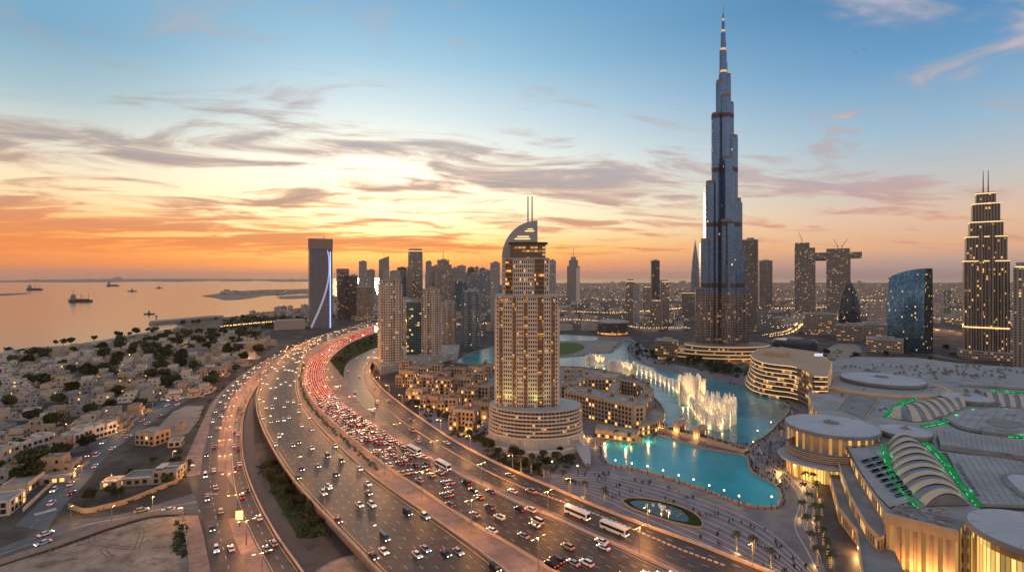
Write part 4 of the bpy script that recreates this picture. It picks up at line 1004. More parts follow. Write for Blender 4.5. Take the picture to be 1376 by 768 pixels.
    # quarter-round fin behind the shaft, its slots lit
    f = MB(); A = []; x_r = 7.6; R0 = 27.5; R1 = 28.5; zc_ = 135.0
    for i in range(21):
        a = pi/2*i/20; A.append((x_r-R0*sin(a), zc_+R1*cos(a)))
    pts = A+[(x_r-R0, 27), (x_r, 27)]
    n = len(pts)
    f.face([(p[0], 12.5, p[1]) for p in reversed(pts)][::-1], 0); f.face([(p[0], 19.5, p[1]) for p in pts][::-1], 0)
    for i in range(n):
        a, b_ = pts[i], pts[(i+1) % n]; f.face([(a[0], 12.5, a[1]), (b_[0], 12.5, b_[1]), (b_[0], 19.5, b_[1]), (a[0], 19.5, a[1])], 0)
    f.build('quarter_round_fin', M['hgrey'], r)
    s_ = MB()
    for x0, x1, z0, z1 in ((-10, 2, 149, 149.8), (-8, 1, 150.8, 151.5), (-2, 5, 155, 155.8), (0, 4, 156.6, 157.2)): s_.box((x0+x1)/2, 12.3, z0, x1-x0, .3, z1-z0)
    s_.build('fin_lights', M['edge_light'], r)
    for x_ in (.2, 3.4):
        s_ = MB(); s_.cyl(x_, 15.5, 158, 182.5, .62, .42, 8); s_.build('spire', M['hgrey'], r)
    # white edge walls
    for sx, z1 in ((1, 98), (-1, 104)):
        c = MB(); c.box(sx*(Wd/2+.9), 3, zb, 1.3, 20, z1-zb); c.build('edge_wall', M['hframe'], r)
    # tiered drum
    def ring(a, b_, n=64, cx=6.0, cy=-1.0): return [(cx+a*cos(2*pi*i/n)*(1.0 if cos(2*pi*i/n) < 0 else 1.0), cy+b_*sin(2*pi*i/n)) for i in range(n)]
    zs = [6.5+2.62*i for i in range(8)]
    gm = fac('facade_drum_glass', (.12, .11, .10), (.03, .035, .04), 2.0, 2.62, .86, .9, .14, (1, .5, .14), 1.6, off=-6.5, seed=34)
    g = MB(); g.prism(ring(32.6, 23.0), 5.5, 25.0, 0, 1); g.build('drum_glazing', [gm, M['hgrey']], r)
    for i, z_ in enumerate(zs):
        s = 1-.010*i; c = MB(); c.prism(ring(35.0*s, 25.2*s), z_, z_+.95, 0, 0, bottom=True); c.build('drum_band', M['hframe'], r)
    c = MB(); c.prism(ring(34, 24), 25, 26.2, 0, 0, bottom=True); c.build('drum_roof', M['hgrey'], r)
    c = MB()
    for i in range(72):
        a = 2*pi*i/72; c.bar((6+35.1*cos(a), -1+25.3*sin(a), 2), (6+34.2*cos(a), -1+24.6*sin(a), 25), .16, 3)
    c.build('drum_mullions', M['hframe'], r)
    c = MB(); c.prism(ring(37.5, 27.5), 0, 6.4, 0, 1, top=ring(35.2, 25.4)); c.build('base_wall', [fac('facade_base_louvre', (.42, .38, .34), (.25, .2, .16), 1.1, 9, .35, .5, .25, (1, .5, .16), .8, seed=35), M['hgrey']], r)
    for sx in (-14, 8):       # uplights that wash the foot of the shaft
        L = light('floodlight', 'SPOT', (sx, -19.5, 26.6), 5200, (.85, 1, .30), r, .5, 95, None); L.rotation_euler = (radians(180-14), 0, 0)
    # garden terraces in front
    for nm, rad, y_, z_, lab in (('terrace', 26, -42, 1.2, 'garden_wall'), ('terrace', 19, -52, .8, 'garden_wall')):
        c = MB()
        for i in range(26):
            a0 = radians(205+130*i/26); a1 = radians(205+130*(i+1)/26)
            P = [(6+rad*cos(a0)*1.05, -22+rad*.62*sin(a0)), (6+rad*cos(a1)*1.05, -22+rad*.62*sin(a1)), (6+(rad+4.5)*cos(a1)*1.05, -22+(rad+4.5)*.62*sin(a1)), (6+(rad+4.5)*cos(a0)*1.05, -22+(rad+4.5)*.62*sin(a0))]
            c.prism(ccw(P), 0, 3.2 if rad > 20 else 2, 0, 0)
        c.build('curved_terrace', M['hframe'] if rad > 20 else M['hgrey'], r)
hotel()
# silver sculpture-like canopy between the hotel and the pond
p = G(787, 622); r = empty('entrance_canopy', (p.x, p.y, 0), 0); tag(r, 'pale boat-shaped entrance canopy between the curved hotel and the pond', 'canopy')
c = MB()
for i in range(14):
    t0, t1 = i/14, (i+1)/14
    def hw(t): return 4.2*sin(pi*min(1, .08+t*.86))**.8
    y0, y1 = -10+46*t0, -10+46*t1; z0, z1 = 4+2.4*sin(pi*t0), 4+2.4*sin(pi*t1)
    c.face([(-hw(t0), y0, z0-1.4), (0, y0, z0), (0, y1, z1), (-hw(t1), y1, z1-1.4)]); c.face([(0, y0, z0), (hw(t0), y0, z0-1.4), (hw(t1), y1, z1-1.4), (0, y1, z1)])
    c.face([(-hw(t0), y0, z0-2.2), (-hw(t1), y1, z1-2.2), (hw(t1), y1, z1-2.2), (hw(t0), y0, z0-2.2)])
c.build('roof', M['hgrey'], r, True)
c = MB()
for sx in (-2.4, 2.4):
    for y_ in (-2, 12, 26): c.cyl(sx, y_, 0, 3.6, .25, n=6)
c.build('columns', M['hgrey'], r)

# ------------------------------------------------------------------ the giant tower
def burj():
    Yb = 800.0; k = Yb/F; Xc = (971.5-CX)*k; r = empty('giant_tower', (Xc, Yb, 0), 0); tag(r, 'giant stepped glass tower tapering to a needle, tallest in the view', 'tower')
    sk = fac('facade_steel_glass', (.13, .20, .31), (.07, .14, .25), 2.6, 3.9, .70, .74, .010, (1, .62, .26), 1.6, gm=.85, gr=.22, wr=.3, wm=.85, seed=41, gvar=(.85, 1.15))
    lo = fac('facade_steel_glass_lit', (.20, .185, .18), (.045, .055, .075), 3.4, 3.9, .55, .62, .16, (1, .52, .18), .9, gm=.5, gr=.18, wr=.35, wm=.5, seed=42)
    def zz(py): return H-(py-HY)*k
    # (dx in photo px from the axis, radius px, top py, forward offset px)
    wings = {'left': [(-29.5, 6.8, 389, 3), (-22.5, 7.0, 324, 1), (-16.2, 7.0, 247, 0), (-8.5, 6.8, 156, 0), (-3.6, 5.8, 112, 0)],
             'right': [(29.6, 6.8, 389, 5), (23.2, 6.8, 341, 3), (17.8, 6.9, 270, 1), (12.4, 7.2, 186, 0), (7.8, 6.4, 142, 0), (5.2, 5.2, 104, 0)],
             'front': [(-2.0, 7.2, 410, -24), (1.5, 7.4, 360, -19), (-1.0, 7.4, 300, -14), (2.8, 7.4, 216, -9), (1.6, 6.8, 133, -4.5)]}
    for wn, L in wings.items():
        for dx, rad, tp, fy in L:
            zt = zz(tp); zm = min(zt, zz(392))
            for (zA, zB, mt) in ((0, zm, lo), (zm, zt, sk)):
                if zB-zA < 1: continue
                b = MB(); b.lathe([(rad*k, zA), (rad*k, zB), (rad*k*.9, zB+.6), (0, zB+.8)], dx*k, fy*k, n=22); b.build('bundled_tube', mt, r)
            c = MB(); c.lathe([(rad*k*.93, zt), (rad*k*.93, zt+4.5)], dx*k, fy*k, n=22); c.build('parapet', M['brownmetal'], r)
    # ribs that fill between tubes
    for dx, dy, w_, d_, tp in ((-12, 2, 24, 9, 247), (12, 2, 26, 9, 270), (0, -8, 9, 22, 216), (-18, 3, 22, 9, 324), (18, 4, 24, 9, 341), (-4, 1, 12, 10, 156), (6, 1, 12, 10, 186), (-22, 4, 26, 9, 389), (22, 5, 26, 9, 389), (0, -16, 9, 20, 300)):
        zt = zz(tp)-3; zm = zz(392)
        b = MB(); b.box(dx*k, dy*k, 0, w_*k, d_*k, zm); b.build('wing_wall', lo, r)
        b = MB(); b.box(dx*k, dy*k, zm, w_*k, d_*k, zt-zm); b.build('wing_wall', sk, r)
    for (rad, z0, z1) in ((6.2, 0, 100), (4.6, 100, 70), (3.3, 70, 45), (2.0, 45, 30), (1.15, 30, 20)):
        za = 0 if z0 == 0 else zz(z0); zb_ = zz(z1)
        b = MB(); b.lathe([(rad*k, za), (rad*k*.94, zb_), (rad*k*.5, zb_+2), (0, zb_+2.2)], .3*k, 0, n=20); b.build('core', sk, r)
        if z0: c = MB(); c.lathe([(rad*k*1.03, za+2), (rad*k*1.03, za+5.5)], .3*k, 0, n=20); c.build('light_band', M['dimgold'], r)
    b = MB(); b.cyl(3.2*k, 0, zz(112), zz(85), 3.0*k, 2.6*k, 14); b.build('upper_tube', sk, r)
    b = MB(); b.cyl(-2.2*k, 0, zz(100), zz(68), 2.6*k, 2.4*k, 14); b.build('upper_tube', sk, r)
    b = MB(); b.cyl(2.2*k, 0, zz(85), zz(57), 2.2*k, 1.8*k, 14); b.build('upper_tube', sk, r)
    b = MB(); b.cyl(3.0*k, 0, zz(22), zz(8), .0*k+.5, .3, 6); b.cyl(3.0*k*0, 0, zz(20), zz(7), .75, .25, 8); b.v and None
    b = MB(); b.cyl(.3*k, 0, zz(20), zz(6), .9, .3, 8); b.build('spire', M['metal'], r)
    # dark plant-room belts
    for py_, half in ((160, 12), (232, 20), (305, 25), (386, 33)):
        for wn, L in wings.items():
            for dx, rad, tp, fy in L:
                if zz(tp) > zz(py_)+3: c = MB(); c.lathe([(rad*k*1.012, zz(py_)), (rad*k*1.012, zz(py_)+6.5)], dx*k, fy*k, n=22); c.build('plant_belt', M['belt'], r)
    # curved podium terraces
    for i, (a, b_, z0, z1) in enumerate([(92, 52, 0, 5), (84, 47, 5.2, 9.5), (74, 42, 9.7, 14), (62, 36, 14.2, 19)]):
        P = [(a*cos(2*pi*j/48), b_*sin(2*pi*j/48)-14) for j in range(48)]
        c = MB(); c.prism(P, z0, z1, 0, 1); c.build('podium_tier', [fac('facade_podium', (.20, .16, .13), (.06, .05, .04), 3.2, 4.3, .8, .5, .30, (1, .5, .16), 1.3, seed=44), M['brownmetal']], r)
        c = MB(); P2 = [(x_*1.008, (y_+14)*1.008-14) for x_, y_ in P]
        for j in range(48): a_, b2 = P2[j], P2[(j+1) % 48]; c.face([(*a_, z1-.9), (*b2, z1-.9), (*b2, z1), (*a_, z1)])
        c.build('podium_edge', M['dimgold'], r)
    for sx in (-14, 6):
        light('floodlight', 'POINT', (sx, -74, 4), 1800, (1, .52, .18), r, 1.0)
M['dimgold'] = pm('dim_gold_light', (.8, .5, .25), .5, var=0, emit=(1, .56, .22), es=.45)
M['belt'] = pm('plant_belt_louvre', (.07, .06, .06), .5, metal=.3, var=.1)
burj()
# low entrance pavilion by the lake, left of the giant's foot
TW('pavilion', 880, 912, 458, 484, fac('facade_pavilion', (.20, .15, .11), (.07, .06, .05), 4, 4, .8, .6, .45, (1, .5, .15), 1.3, seed=45), 'low glass pavilion by the lake left of the giant tower', 'pavilion', ratio=.7, rz=-14, crown='flat')

# ------------------------------------------------------------------ wave-fronted hotel with lit balcony edges
def wave_hotel():
    A = spline([G(*p) for p in [(1001, 514), (1005, 523), (1018, 531), (1040, 536), (1062, 539), (1080, 545), (1092, 553), (1100, 562)]], 34)
    c0 = G(1050, 520); r = empty('wave_hotel', (c0.x, c0.y, 0)); tag(r, 'low curved hotel with seven wavy light-edged balcony floors by the lake', 'hotel')
    back = [G(1112, 556), G(1118, 530), G(1098, 510), G(1050, 501), G(1018, 504)]
    for k in range(8):
        s = [1.0, .97, .93, .90, .885, .88, .875, .87][k]; z0 = 4.1*k
        cen = Vector((c0.x+12, c0.y+6, 0))
        off = [3.0*sin(i/33*7+k*.35)*(.5 if k > 1 else 1) for i in range(34)]
        P = []
        for i, p in enumerate(A):
            v_ = (p-cen); v_ = v_*(s*(1+off[i]*.006)); P.append((cen.x+v_.x-c0.x, cen.y+v_.y-c0.y))
        P += [(b_.x-c0.x, b_.y-c0.y) for b_ in back]
        P = ccw(P); cx_ = sum(p[0] for p in P)/len(P); cy_ = sum(p[1] for p in P)/len(P)
        inn = [((p[0]-cx_)*.955+cx_, (p[1]-cy_)*.955+cy_) for p in P]
        c = MB(); c.prism(inn, z0, z0+3.4, 0, 1); c.build('storey', [fac('facade_wave_storey', (.16, .11, .08), (.09, .06, .04), 3.4, 4.1, .8, .7, .42, (1, .50, .15), 1.4, seed=51), M['roofc']], r)
        c = MB(); c.prism(P, z0+3.4, z0+3.9, 0, 0, bottom=True); c.build('balcony_slab', M['tan'], r)
        c = MB(); Q = [((p[0]-cx_)*1.004+cx_, (p[1]-cy_)*1.004+cy_) for p in P]
        for i in range(len(Q)): a, b_ = Q[i], Q[(i+1) % len(Q)]; c.face([(a[0], a[1], z0+3.45), (b_[0], b_[1], z0+3.45), (b_[0], b_[1], z0+3.85), (a[0], a[1], z0+3.85)])
        c.build('edge_lighting', M['wave_led'], r)
    c = MB(); c.lathe([(13, 32.5), (13, 37.5), (12.6, 38), (0, 38.2)], 2, 14, n=14); c.build('roof_drum', M['tan'], r)
    c = MB(); c.box(44, 6, 33.0, 9, .5, 3); c.build('rooftop_sign', M['white_led'], r)
M['wave_led'] = pm('wave_led', (1, .9, .7), .4, var=0, emit=(1, .58, .25), es=1.2)
wave_hotel()

# ------------------------------------------------------------------ old-town style blocks
WINS = {'n': 0}
def block(parent, poly, hh, mat, bay=3.4, fl=3.5, arc=False, nwin=14, z0=0.0, crenel=True, roofmat='roofc', win=('glassd', 'warmwin'), seed=0):
    """walls with real windows standing in frames, roof parapet with merlons; nearest windows are parts of their own"""
    rb = random.Random(seed); poly = ccw(poly); n = len(poly)
    b = MB(); b.prism(poly, z0, z0+hh, 0, 1); b.build('wall', [mat, M[roofmat]], parent)
    pr = MB(); rest = MB(); cnt = 0; cand = []
    for i in range(n):
        a, c = poly[i], poly[(i+1) % n]; L = hypot(c[0]-a[0], c[1]-a[1]); q = ((c[0]-a[0])/L, (c[1]-a[1])/L); nr = (q[1], -q[0])
        ang = atan2(q[1], q[0])
        m_ = ((a[0]+c[0])/2+nr[0]*.0, (a[1]+c[1])/2)
        pr.box(m_[0]-nr[0]*.25, m_[1]-nr[1]*.25, z0+hh, L, .5, .9, ang)
        if crenel:
            for j in range(int(L/2.2)): t = (j+.5)*2.2/L; pr.box(a[0]+q[0]*t*L-nr[0]*.25, a[1]+q[1]*t*L-nr[1]*.25, z0+hh+.9, .9, .5, .6, ang)
        k = int(L/bay)
        if k < 1: continue
        st = (L-(k-1)*bay)/2
        for fz in range(int(hh/fl)):
            for j in range(k):
                t = st+j*bay; wx, wy, wz = a[0]+q[0]*t, a[1]+q[1]*t, z0+fz*fl+.95
                big = (fz == 0); ww, wh = (1.9, 2.3) if not big else (2.2, 2.2)
                w_pos = parent.matrix_basis @ Vector((wx, wy, wz)); wn = (parent.matrix_basis.to_3x3() @ Vector((nr[0], nr[1], 0)))
                face = wn.dot(Vector((0, 0, H))-w_pos)/((Vector((0, 0, H))-w_pos).length)
                cand.append((-face, wx, wy, wz, ww, wh, ang, nr, rb.random() < (.30 if big else .09)))
    cand.sort(key=lambda c_: c_[0])
    for q_, (f, wx, wy, wz, ww, wh, ang, nr, lit) in enumerate(cand):
        tgt = MB() if q_ < nwin else rest
        tgt.box(wx+nr[0]*.02, wy+nr[1]*.02, wz, ww+.3, .36, wh+.3, ang, 2)
        tgt.box(wx+nr[0]*.10, wy+nr[1]*.10, wz+.15, ww, .26, wh, ang, 1 if lit else 0)
        if q_ < nwin: tgt.build('window', [M[win[0]], M[win[1]], M['stone2']], parent)
    if rest.v: rest.build('windows', [M[win[0]], M[win[1]], M['stone2']], parent)['kind'] = 'stuff'
    pr.build('parapet', mat, parent)
def rect(cx, cy, w_, d_): return [(cx-w_/2, cy-d_/2), (cx+w_/2, cy-d_/2), (cx+w_/2, cy+d_/2), (cx-w_/2, cy+d_/2)]
def turret(parent, x, y, z, s=4.0, h_=4.5, mat=None):
    b = MB(); b.box(x, y, z, s, s, h_); b.box(x, y, z+h_, s*1.12, s*1.12, .6); b.box(x, y, z+h_+.6, s*.6, s*.6, .9); b.build('roof_turret', mat or M['stone'], parent)
    b = MB()
    for sx in (-1, 1): b.box(x+sx*s*.22, y-s/2-.05, z+.8, s*.22, .3, h_*.6)
    b.build('turret_opening', M['glassd'], parent)
# L: souk-like quarter between the hotel and the lake
def souk():
    c0 = G(812, 560); r = empty('courtyard_block', (c0.x, c0.y, 0), 0); tag(r, 'large sandstone courtyard block with square windows between hotel and lake', 'building')
    def Lc(px, py, z=0): p = G(px, py, z); return (p.x-c0.x, p.y-c0.y)
    Z = 19.0
    # outline of the roof as seen in the photo
    out_ = [(752, 543), (840, 562), (857, 572), (878, 562), (880, 536), (868, 521), (838, 508), (806, 503), (770, 505), (753, 515)]
    out_ = [(762, 528), (851, 548), (866, 545), (874, 528), (872, 516), (850, 505), (815, 499), (786, 501), (764, 510)]
    P = [Lc(a, b, Z) for a, b in out_]
    # wings as separate prisms around two open courts
    def wing(px, hh, sd, nw=24): block(r, [Lc(a, b, Z) for a, b in px], hh, M['stone'], seed=sd, nwin=nw)
    wing([(758, 525), (851, 546), (862, 536), (768, 517)], 19, 1, 60)
    wing([(851.5, 546), (867, 545), (879, 524), (866, 521)], 18.4, 2, 24)
    wing([(866, 520.7), (879, 523.6), (868, 510), (836, 503), (830, 508.5), (856, 513)], 17.6, 3, 12)
    wing([(829.5, 508.5), (836, 502.6), (806, 499), (782, 502), (788, 508)], 19.6, 4, 6)
    wing([(768, 516.6), (787.6, 508), (781.6, 502), (760, 510), (754, 518)], 18.2, 5, 10)
    wing([(815, 527), (826, 529.4), (834, 511), (823, 509.3)], 16.6, 6, 4)
    # lower terraces stepping to the lake
    def low(px, hh, sd): block(r, [Lc(a, b) for a, b in px], hh, M['stone2'], seed=sd, nwin=8, bay=3.2)
    low([(858, 588), (884, 580), (893, 566), (890, 558), (868, 566)], 7, 7)
    low([(800, 588), (856, 595), (860, 588), (802, 579)], 5.5, 8)
    rt = random.Random(5)
    for a, b in [(766, 519), (792, 526), (822, 532), (848, 538), (868, 532), (870, 516), (850, 507), (812, 501), (788, 503), (766, 511)]:
        x_, y_ = Lc(a, b, Z); turret(r, x_, y_, 18.5, 3.6, 3.2, M['stone2'])
    cl = MB()
    for i in range(90):
        t = rt.random(); seg = rt.choice([((764, 519), (848, 540)), ((860, 536), (874, 520)), ((868, 514), (838, 505)), ((826, 504), (788, 504)), ((780, 505), (762, 512))])
        x_, y_ = Lc(seg[0][0]+(seg[1][0]-seg[0][0])*t+rt.uniform(-4, 4), seg[0][1]+(seg[1][1]-seg[0][1])*t+rt.uniform(-2, 2), Z)
        cl.box(x_, y_, 17.8, rt.uniform(.8, 2.4), rt.uniform(.8, 2.4), rt.uniform(1.2, 2.6), rt.random())
    cl.build('roof_equipment', M['greyr'], r)['kind'] = 'stuff'
    for a, b, e in ((812, 596, 2600), (840, 599, 2600), (870, 592, 3200), (888, 577, 2600), (790, 587, 1600)):
        x_, y_ = Lc(a, b); light('wall_light', 'POINT', (x_, y_-2, 2.2), e*1.0, (1, .50, .16), r, .5)
    # separate towered gatehouse wing behind left
    r2 = empty('gatehouse', (G(770, 520).x, G(770, 520).y, 0)); tag(r2, 'small sandstone gatehouse with square turrets behind the courtyard block', 'building')
    block(r2, rect(0, 0, 22, 13), 16, M['stone'], seed=9, nwin=12); block(r2, rect(17, 4, 14, 10), 12, M['stone2'], seed=10, nwin=6); turret(r2, -6, 0, 16, 6, 4); turret(r2, 7, 2, 16, 4, 3)
souk()
# low residences left of the hotel: each block a building of its own
OT = [ (548, 520, 15, 11, 17, 12, 5), (566, 512, 14, 12, 15, 8, 9), (585, 507, 13, 10, 14, 20, 2), (612, 508, 18, 10, 11, 10, 4), (640, 505, 16, 9, 10, 15, 6), (575, 525, 13, 10, 16, 8, 1), (598, 530, 12, 11, 15, 14, 3), (622, 524, 15, 9, 13, 18, 8),
       (560, 536, 13, 8, 9, 6, 7), (582, 548, 13, 9, 10, 2, 11), (645, 520, 12, 10, 14, 4, 12), (604, 553, 13, 10, 11, 20, 13), (628, 545, 14, 11, 14, 12, 14), (650, 540, 13, 11, 15, 6, 15), (626, 578, 15, 12, 15, 10, 16), (648, 562, 11, 10, 13, 14, 17),
       (545, 505, 9, 7, 18, 10, 18), (595, 515, 12, 8, 12, 10, 21), (655, 500, 13, 9, 9, 2, 22)]
OTL = ['tall slim-fronted', 'broad', 'plain', 'long low', 'flat', 'square', 'towered', 'two-turreted']
objs, ds = [], []
for i, (px, py, w_, d_, hh, rz, sd) in enumerate(OT):
    p = G(px, py); r = empty('old_town_block', (p.x, p.y+d_/2, 0), radians(-28+rz)); rb = random.Random(sd); wA = w_*1.25
    bpy.context.view_layer.update() if False else None
    r.matrix_basis = Matrix.Translation(r.location) @ Matrix.Rotation(radians(-28+rz), 4, 'Z')
    mt = M['stone'] if i % 3 else M['tan']
    block(r, rect(0, 0, wA, d_), hh, mt, seed=sd*7, nwin=14)
    block(r, rect(-wA*.38, -d_*.62, wA*.42, d_*.5), hh*.72, M['stone2'], seed=sd*7+1, nwin=8)
    if rb.random() < .7: block(r, rect(wA*.3, -d_*.58, wA*.38, d_*.36), hh*.5, mt, seed=sd*7+2, nwin=6)
    turret(r, wA*rb.uniform(-.3, .3), d_*.1, hh, rb.uniform(3, 4.6), rb.uniform(2.5, 4), M['stone2'])
    if rb.random() < .6: turret(r, -wA*.38, -d_*.6, hh*.72, 3, 2, mt)
    light('wall_light', 'POINT', (rb.uniform(-wA*.4, wA*.4), -d_/2-d_*.5-2, 1.8), 900, (1, .52, .15), r, .4) if i % 2 == 0 or py > 540 else None
    tag(r, None, 'building', 'old-town style residences by the highway'); objs.append(r)
    ds.append(('tan ' if mt == M['tan'] else 'sandstone ')+('tall' if hh > 14 else 'mid-rise' if hh > 11 else 'low')+' old-town block')
near_labels(objs, ds, [('the hotel drum', G(664, 575)), ('the nearest residential tower', G(545, 500)), ('the slip road', G(600, 588)), ('the canal', G(640, 490))])

# ------------------------------------------------------------------ footbridge with two gate towers between pond and lake
def bridge():
    A = G(884, 576); B_ = G(1005, 608); c = (A+B_)/2; v_ = B_-A; L = v_.length; r = empty('footbridge', (c.x, c.y, 0), atan2(v_.y, v_.x)); tag(r, 'sandstone footbridge with two lit gate towers between pond and lake', 'bridge')
    b = MB(); n = 24
    for i in range(n):
        x0, x1 = -L/2+L*i/n, -L/2+L*(i+1)/n; z0, z1 = 1.4+1.4*sin(pi*i/n), 1.4+1.4*sin(pi*(i+1)/n)
        for sy in (-1, 1):
            b.face([(x0, sy*4.2, -0.2), (x1, sy*4.2, -0.2), (x1, sy*4.2, z1+1), (x0, sy*4.2, z0+1)] if sy < 0 else [(x1, sy*4.2, -0.2), (x0, sy*4.2, -0.2), (x0, sy*4.2, z0+1), (x1, sy*4.2, z1+1)])
        b.face([(x0, -4.2, z0+1), (x1, -4.2, z1+1), (x1, -3.7, z1+1), (x0, -3.7, z0+1)]); b.face([(x0, 3.7, z0+1), (x1, 3.7, z1+1), (x1, 4.2, z1+1), (x0, 4.2, z0+1)])
        b.face([(x0, -3.7, z0), (x1, -3.7, z1), (x1, 3.7, z1), (x0, 3.7, z0)]); b.face([(x0, -3.7, z0), (x0, -3.7, z0+1), (x1, -3.7, z1+1), (x1, -3.7, z1)]); b.face([(x0, 3.7, z0+1), (x0, 3.7, z0), (x1, 3.7, z1), (x1, 3.7, z1+1)])
    b.build('deck', M['stone'], r)
    for t in (.27, .50):
        x_ = -L/2+L*t; b = MB()
        b.box(x_, 0, -.2, 6.4, 10.8, 2.0)
        for sy in (-4.2, 4.2): b.box(x_, sy, 1.8, 4.2, 1.8, 6.6)
        b.box(x_, 0, 7.6, 5.0, 10.6, 1.6); b.box(x_, 0, 9.2, 5.6, 11.2, .5)
        for sy in (-3.6, 0, 3.6): b.box(x_, sy, 9.7, 3, 2, 1.2)
        b.build('gate_tower', M['stone'], r)
        for sy in (-7, 7): light('gate_light', 'POINT', (x_, sy, 3.4), 700, (1, .55, .18), r, .3)
        g = MB()
        for sy in (-4.2, 4.2): g.box(x_-2.15, sy, 3.0, .1, .8, 3.6); g.box(x_+2.15, sy, 3.0, .1, .8, 3.6)
        for sx in (-1.2, 1.2): g.box(x_+sx, -5.15, 3.2, .6, .1, 3.2)
        g.build('lit_slit', M['warmwin'], r)
bridge()
# ------------------------------------------------------------------ the shopping mall
M['mstone'] = pm('mall_stone', (.50, .33, .19), .8, var=.12, scale=.2)
M['mroof'] = pm('mall_roof', (.29, .285, .28), .75, var=.2, scale=.06, var2=((.18, .175, .17), .12))
M['mroof2'] = pm('mall_roof_dark', (.20, .195, .19), .8, var=.2, scale=.1)
M['disc'] = pm('disc_roof', (.36, .37, .385), .5, var=.10, scale=.05)
M['slit'] = fac('mall_slit_windows', (.50, .33, .19), (.10, .07, .04), 5.2, 40, .34, 1.2, 3, (1, .50, .14), 1.3, seed=61)
M['tierglow'] = fac('mall_tier_windows', (.46, .31, .19), (.12, .08, .04), 2.4, 5.9, .52, .62, .95, (1, .56, .18), 2.2, seed=62)
M['glowglass'] = fac('mall_glow_glass', (.25, .17, .08), (.35, .24, .10), 1.6, 20, .82, 1.2, 3, (1, .68, .18), 1.5, seed=63)
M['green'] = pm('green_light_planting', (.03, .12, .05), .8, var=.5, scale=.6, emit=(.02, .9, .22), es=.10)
M['greenled'] = pm('green_led', (.1, .9, .4), .5, var=0, emit=(.04, 1, .30), es=1.3)
ML = empty('shopping_mall', (G(1240, 600, 18).x, G(1240, 600, 18).y, 0)); tag(ML, 'huge shopping mall with round disc roofs, ribbed vaults and green-lit roof edges', 'mall')
mo = ML.location
def q2(px, py, z=18.0): p = G(px, py, z); return (p.x-mo.x, p.y-mo.y)
def mprism(name, pts, z0, z1, mats, roofz=None, parent=None):
    P = ccw([q2(a, b, roofz or z1) for a, b in pts]); c = MB(); c.prism(P, z0, z1, 0, 1); return c.build(name, mats, parent or ML)
W3 = [q2(a, b, 18) for a, b in [(1132, 590), (1138, 600), (1151, 628), (1168, 654), (1185, 679), (1190, 693)]]
rest = [q2(a, b, 18) for a, b in [(1287, 717), (1335, 722), (1500, 800)]]+[q2(1800, 640), q2(1620, 545), q2(1420, 505), q2(1376, 494), q2(1290, 488), q2(1230, 480), q2(1150, 479), q2(1103, 487), q2(1094, 505), q2(1086, 526), q2(1092, 545), q2(1108, 560), q2(1128, 578)]
c = MB(); P = ccw(W3+rest); c.prism(P, 0, 18, 0, 1); c.build('main_hall', [M['tierglow'], M['mroof']], ML)
# terraces on the west front
def tier(pts, z, extra, name='terrace_storey'):
    P = [q2(a, b, z) for a, b in pts]; inn = [q2(a, b, z) for a, b in extra]
    c = MB(); poly = ccw(P+inn); c.prism(poly, 0 if z < 8 else z-6, z, 0, 1); c.build(name, [M['tierglow'], M['mroof2']], ML)
    g = MB()
    for a, b_ in zip(P[:-1], P[1:]): L = hypot(b_[0]-a[0], b_[1]-a[1]); g.box((a[0]+b_[0])/2, (a[1]+b_[1])/2, z-.2, L, .7, 1.2, atan2(b_[1]-a[1], b_[0]-a[0]))
    g.build('terrace_parapet', M['mstone'], ML)
tier([(1124, 612), (1129.5, 632), (1142, 666), (1164, 705), (1180, 722)], 12, [(1196, 715), (1178, 670), (1150, 620)])
tier([(1112, 628), (1117, 645), (1127, 683), (1151, 713), (1157, 754), (1163, 800)], 6.2, [(1230, 800), (1200, 735), (1178, 690), (1150, 640)])
# corner block with tall slits, uplit
fb = [q2(a, b, 20.5) for a, b in [(1188, 690), (1287, 714), (1300, 700), (1208, 678)]]
c = MB(); c.prism(ccw(fb), 0, 20.5, 0, 1); c.build('corner_block', [M['slit'], M['mroof2']], ML)
c = MB(); A_, B_ = Vector(fb[0]), Vector(fb[1])
ang = atan2(B_.y-A_.y, B_.x-A_.x); L = (B_-A_).length; nr = Vector((sin(ang), -cos(ang)))
for i in range(9):
    p = A_.lerp(B_, (i+.5)/9); c.box(p.x+nr.x*.35, p.y+nr.y*.35, 0, L/9*.42, 1.0, 17, ang)
c.box((A_.x+B_.x)/2+nr.x*.4, (A_.y+B_.y)/2+nr.y*.4, 17, L, 1.2, 4.2, ang); c.build('pilasters', M['mstone'], ML)
for i in range(4):
    p = A_.lerp(B_, (i+.5)/4)+nr*5; light('uplight', 'POINT', (p.x, p.y, 2.0), 2600, (1, .50, .16), ML, .5)
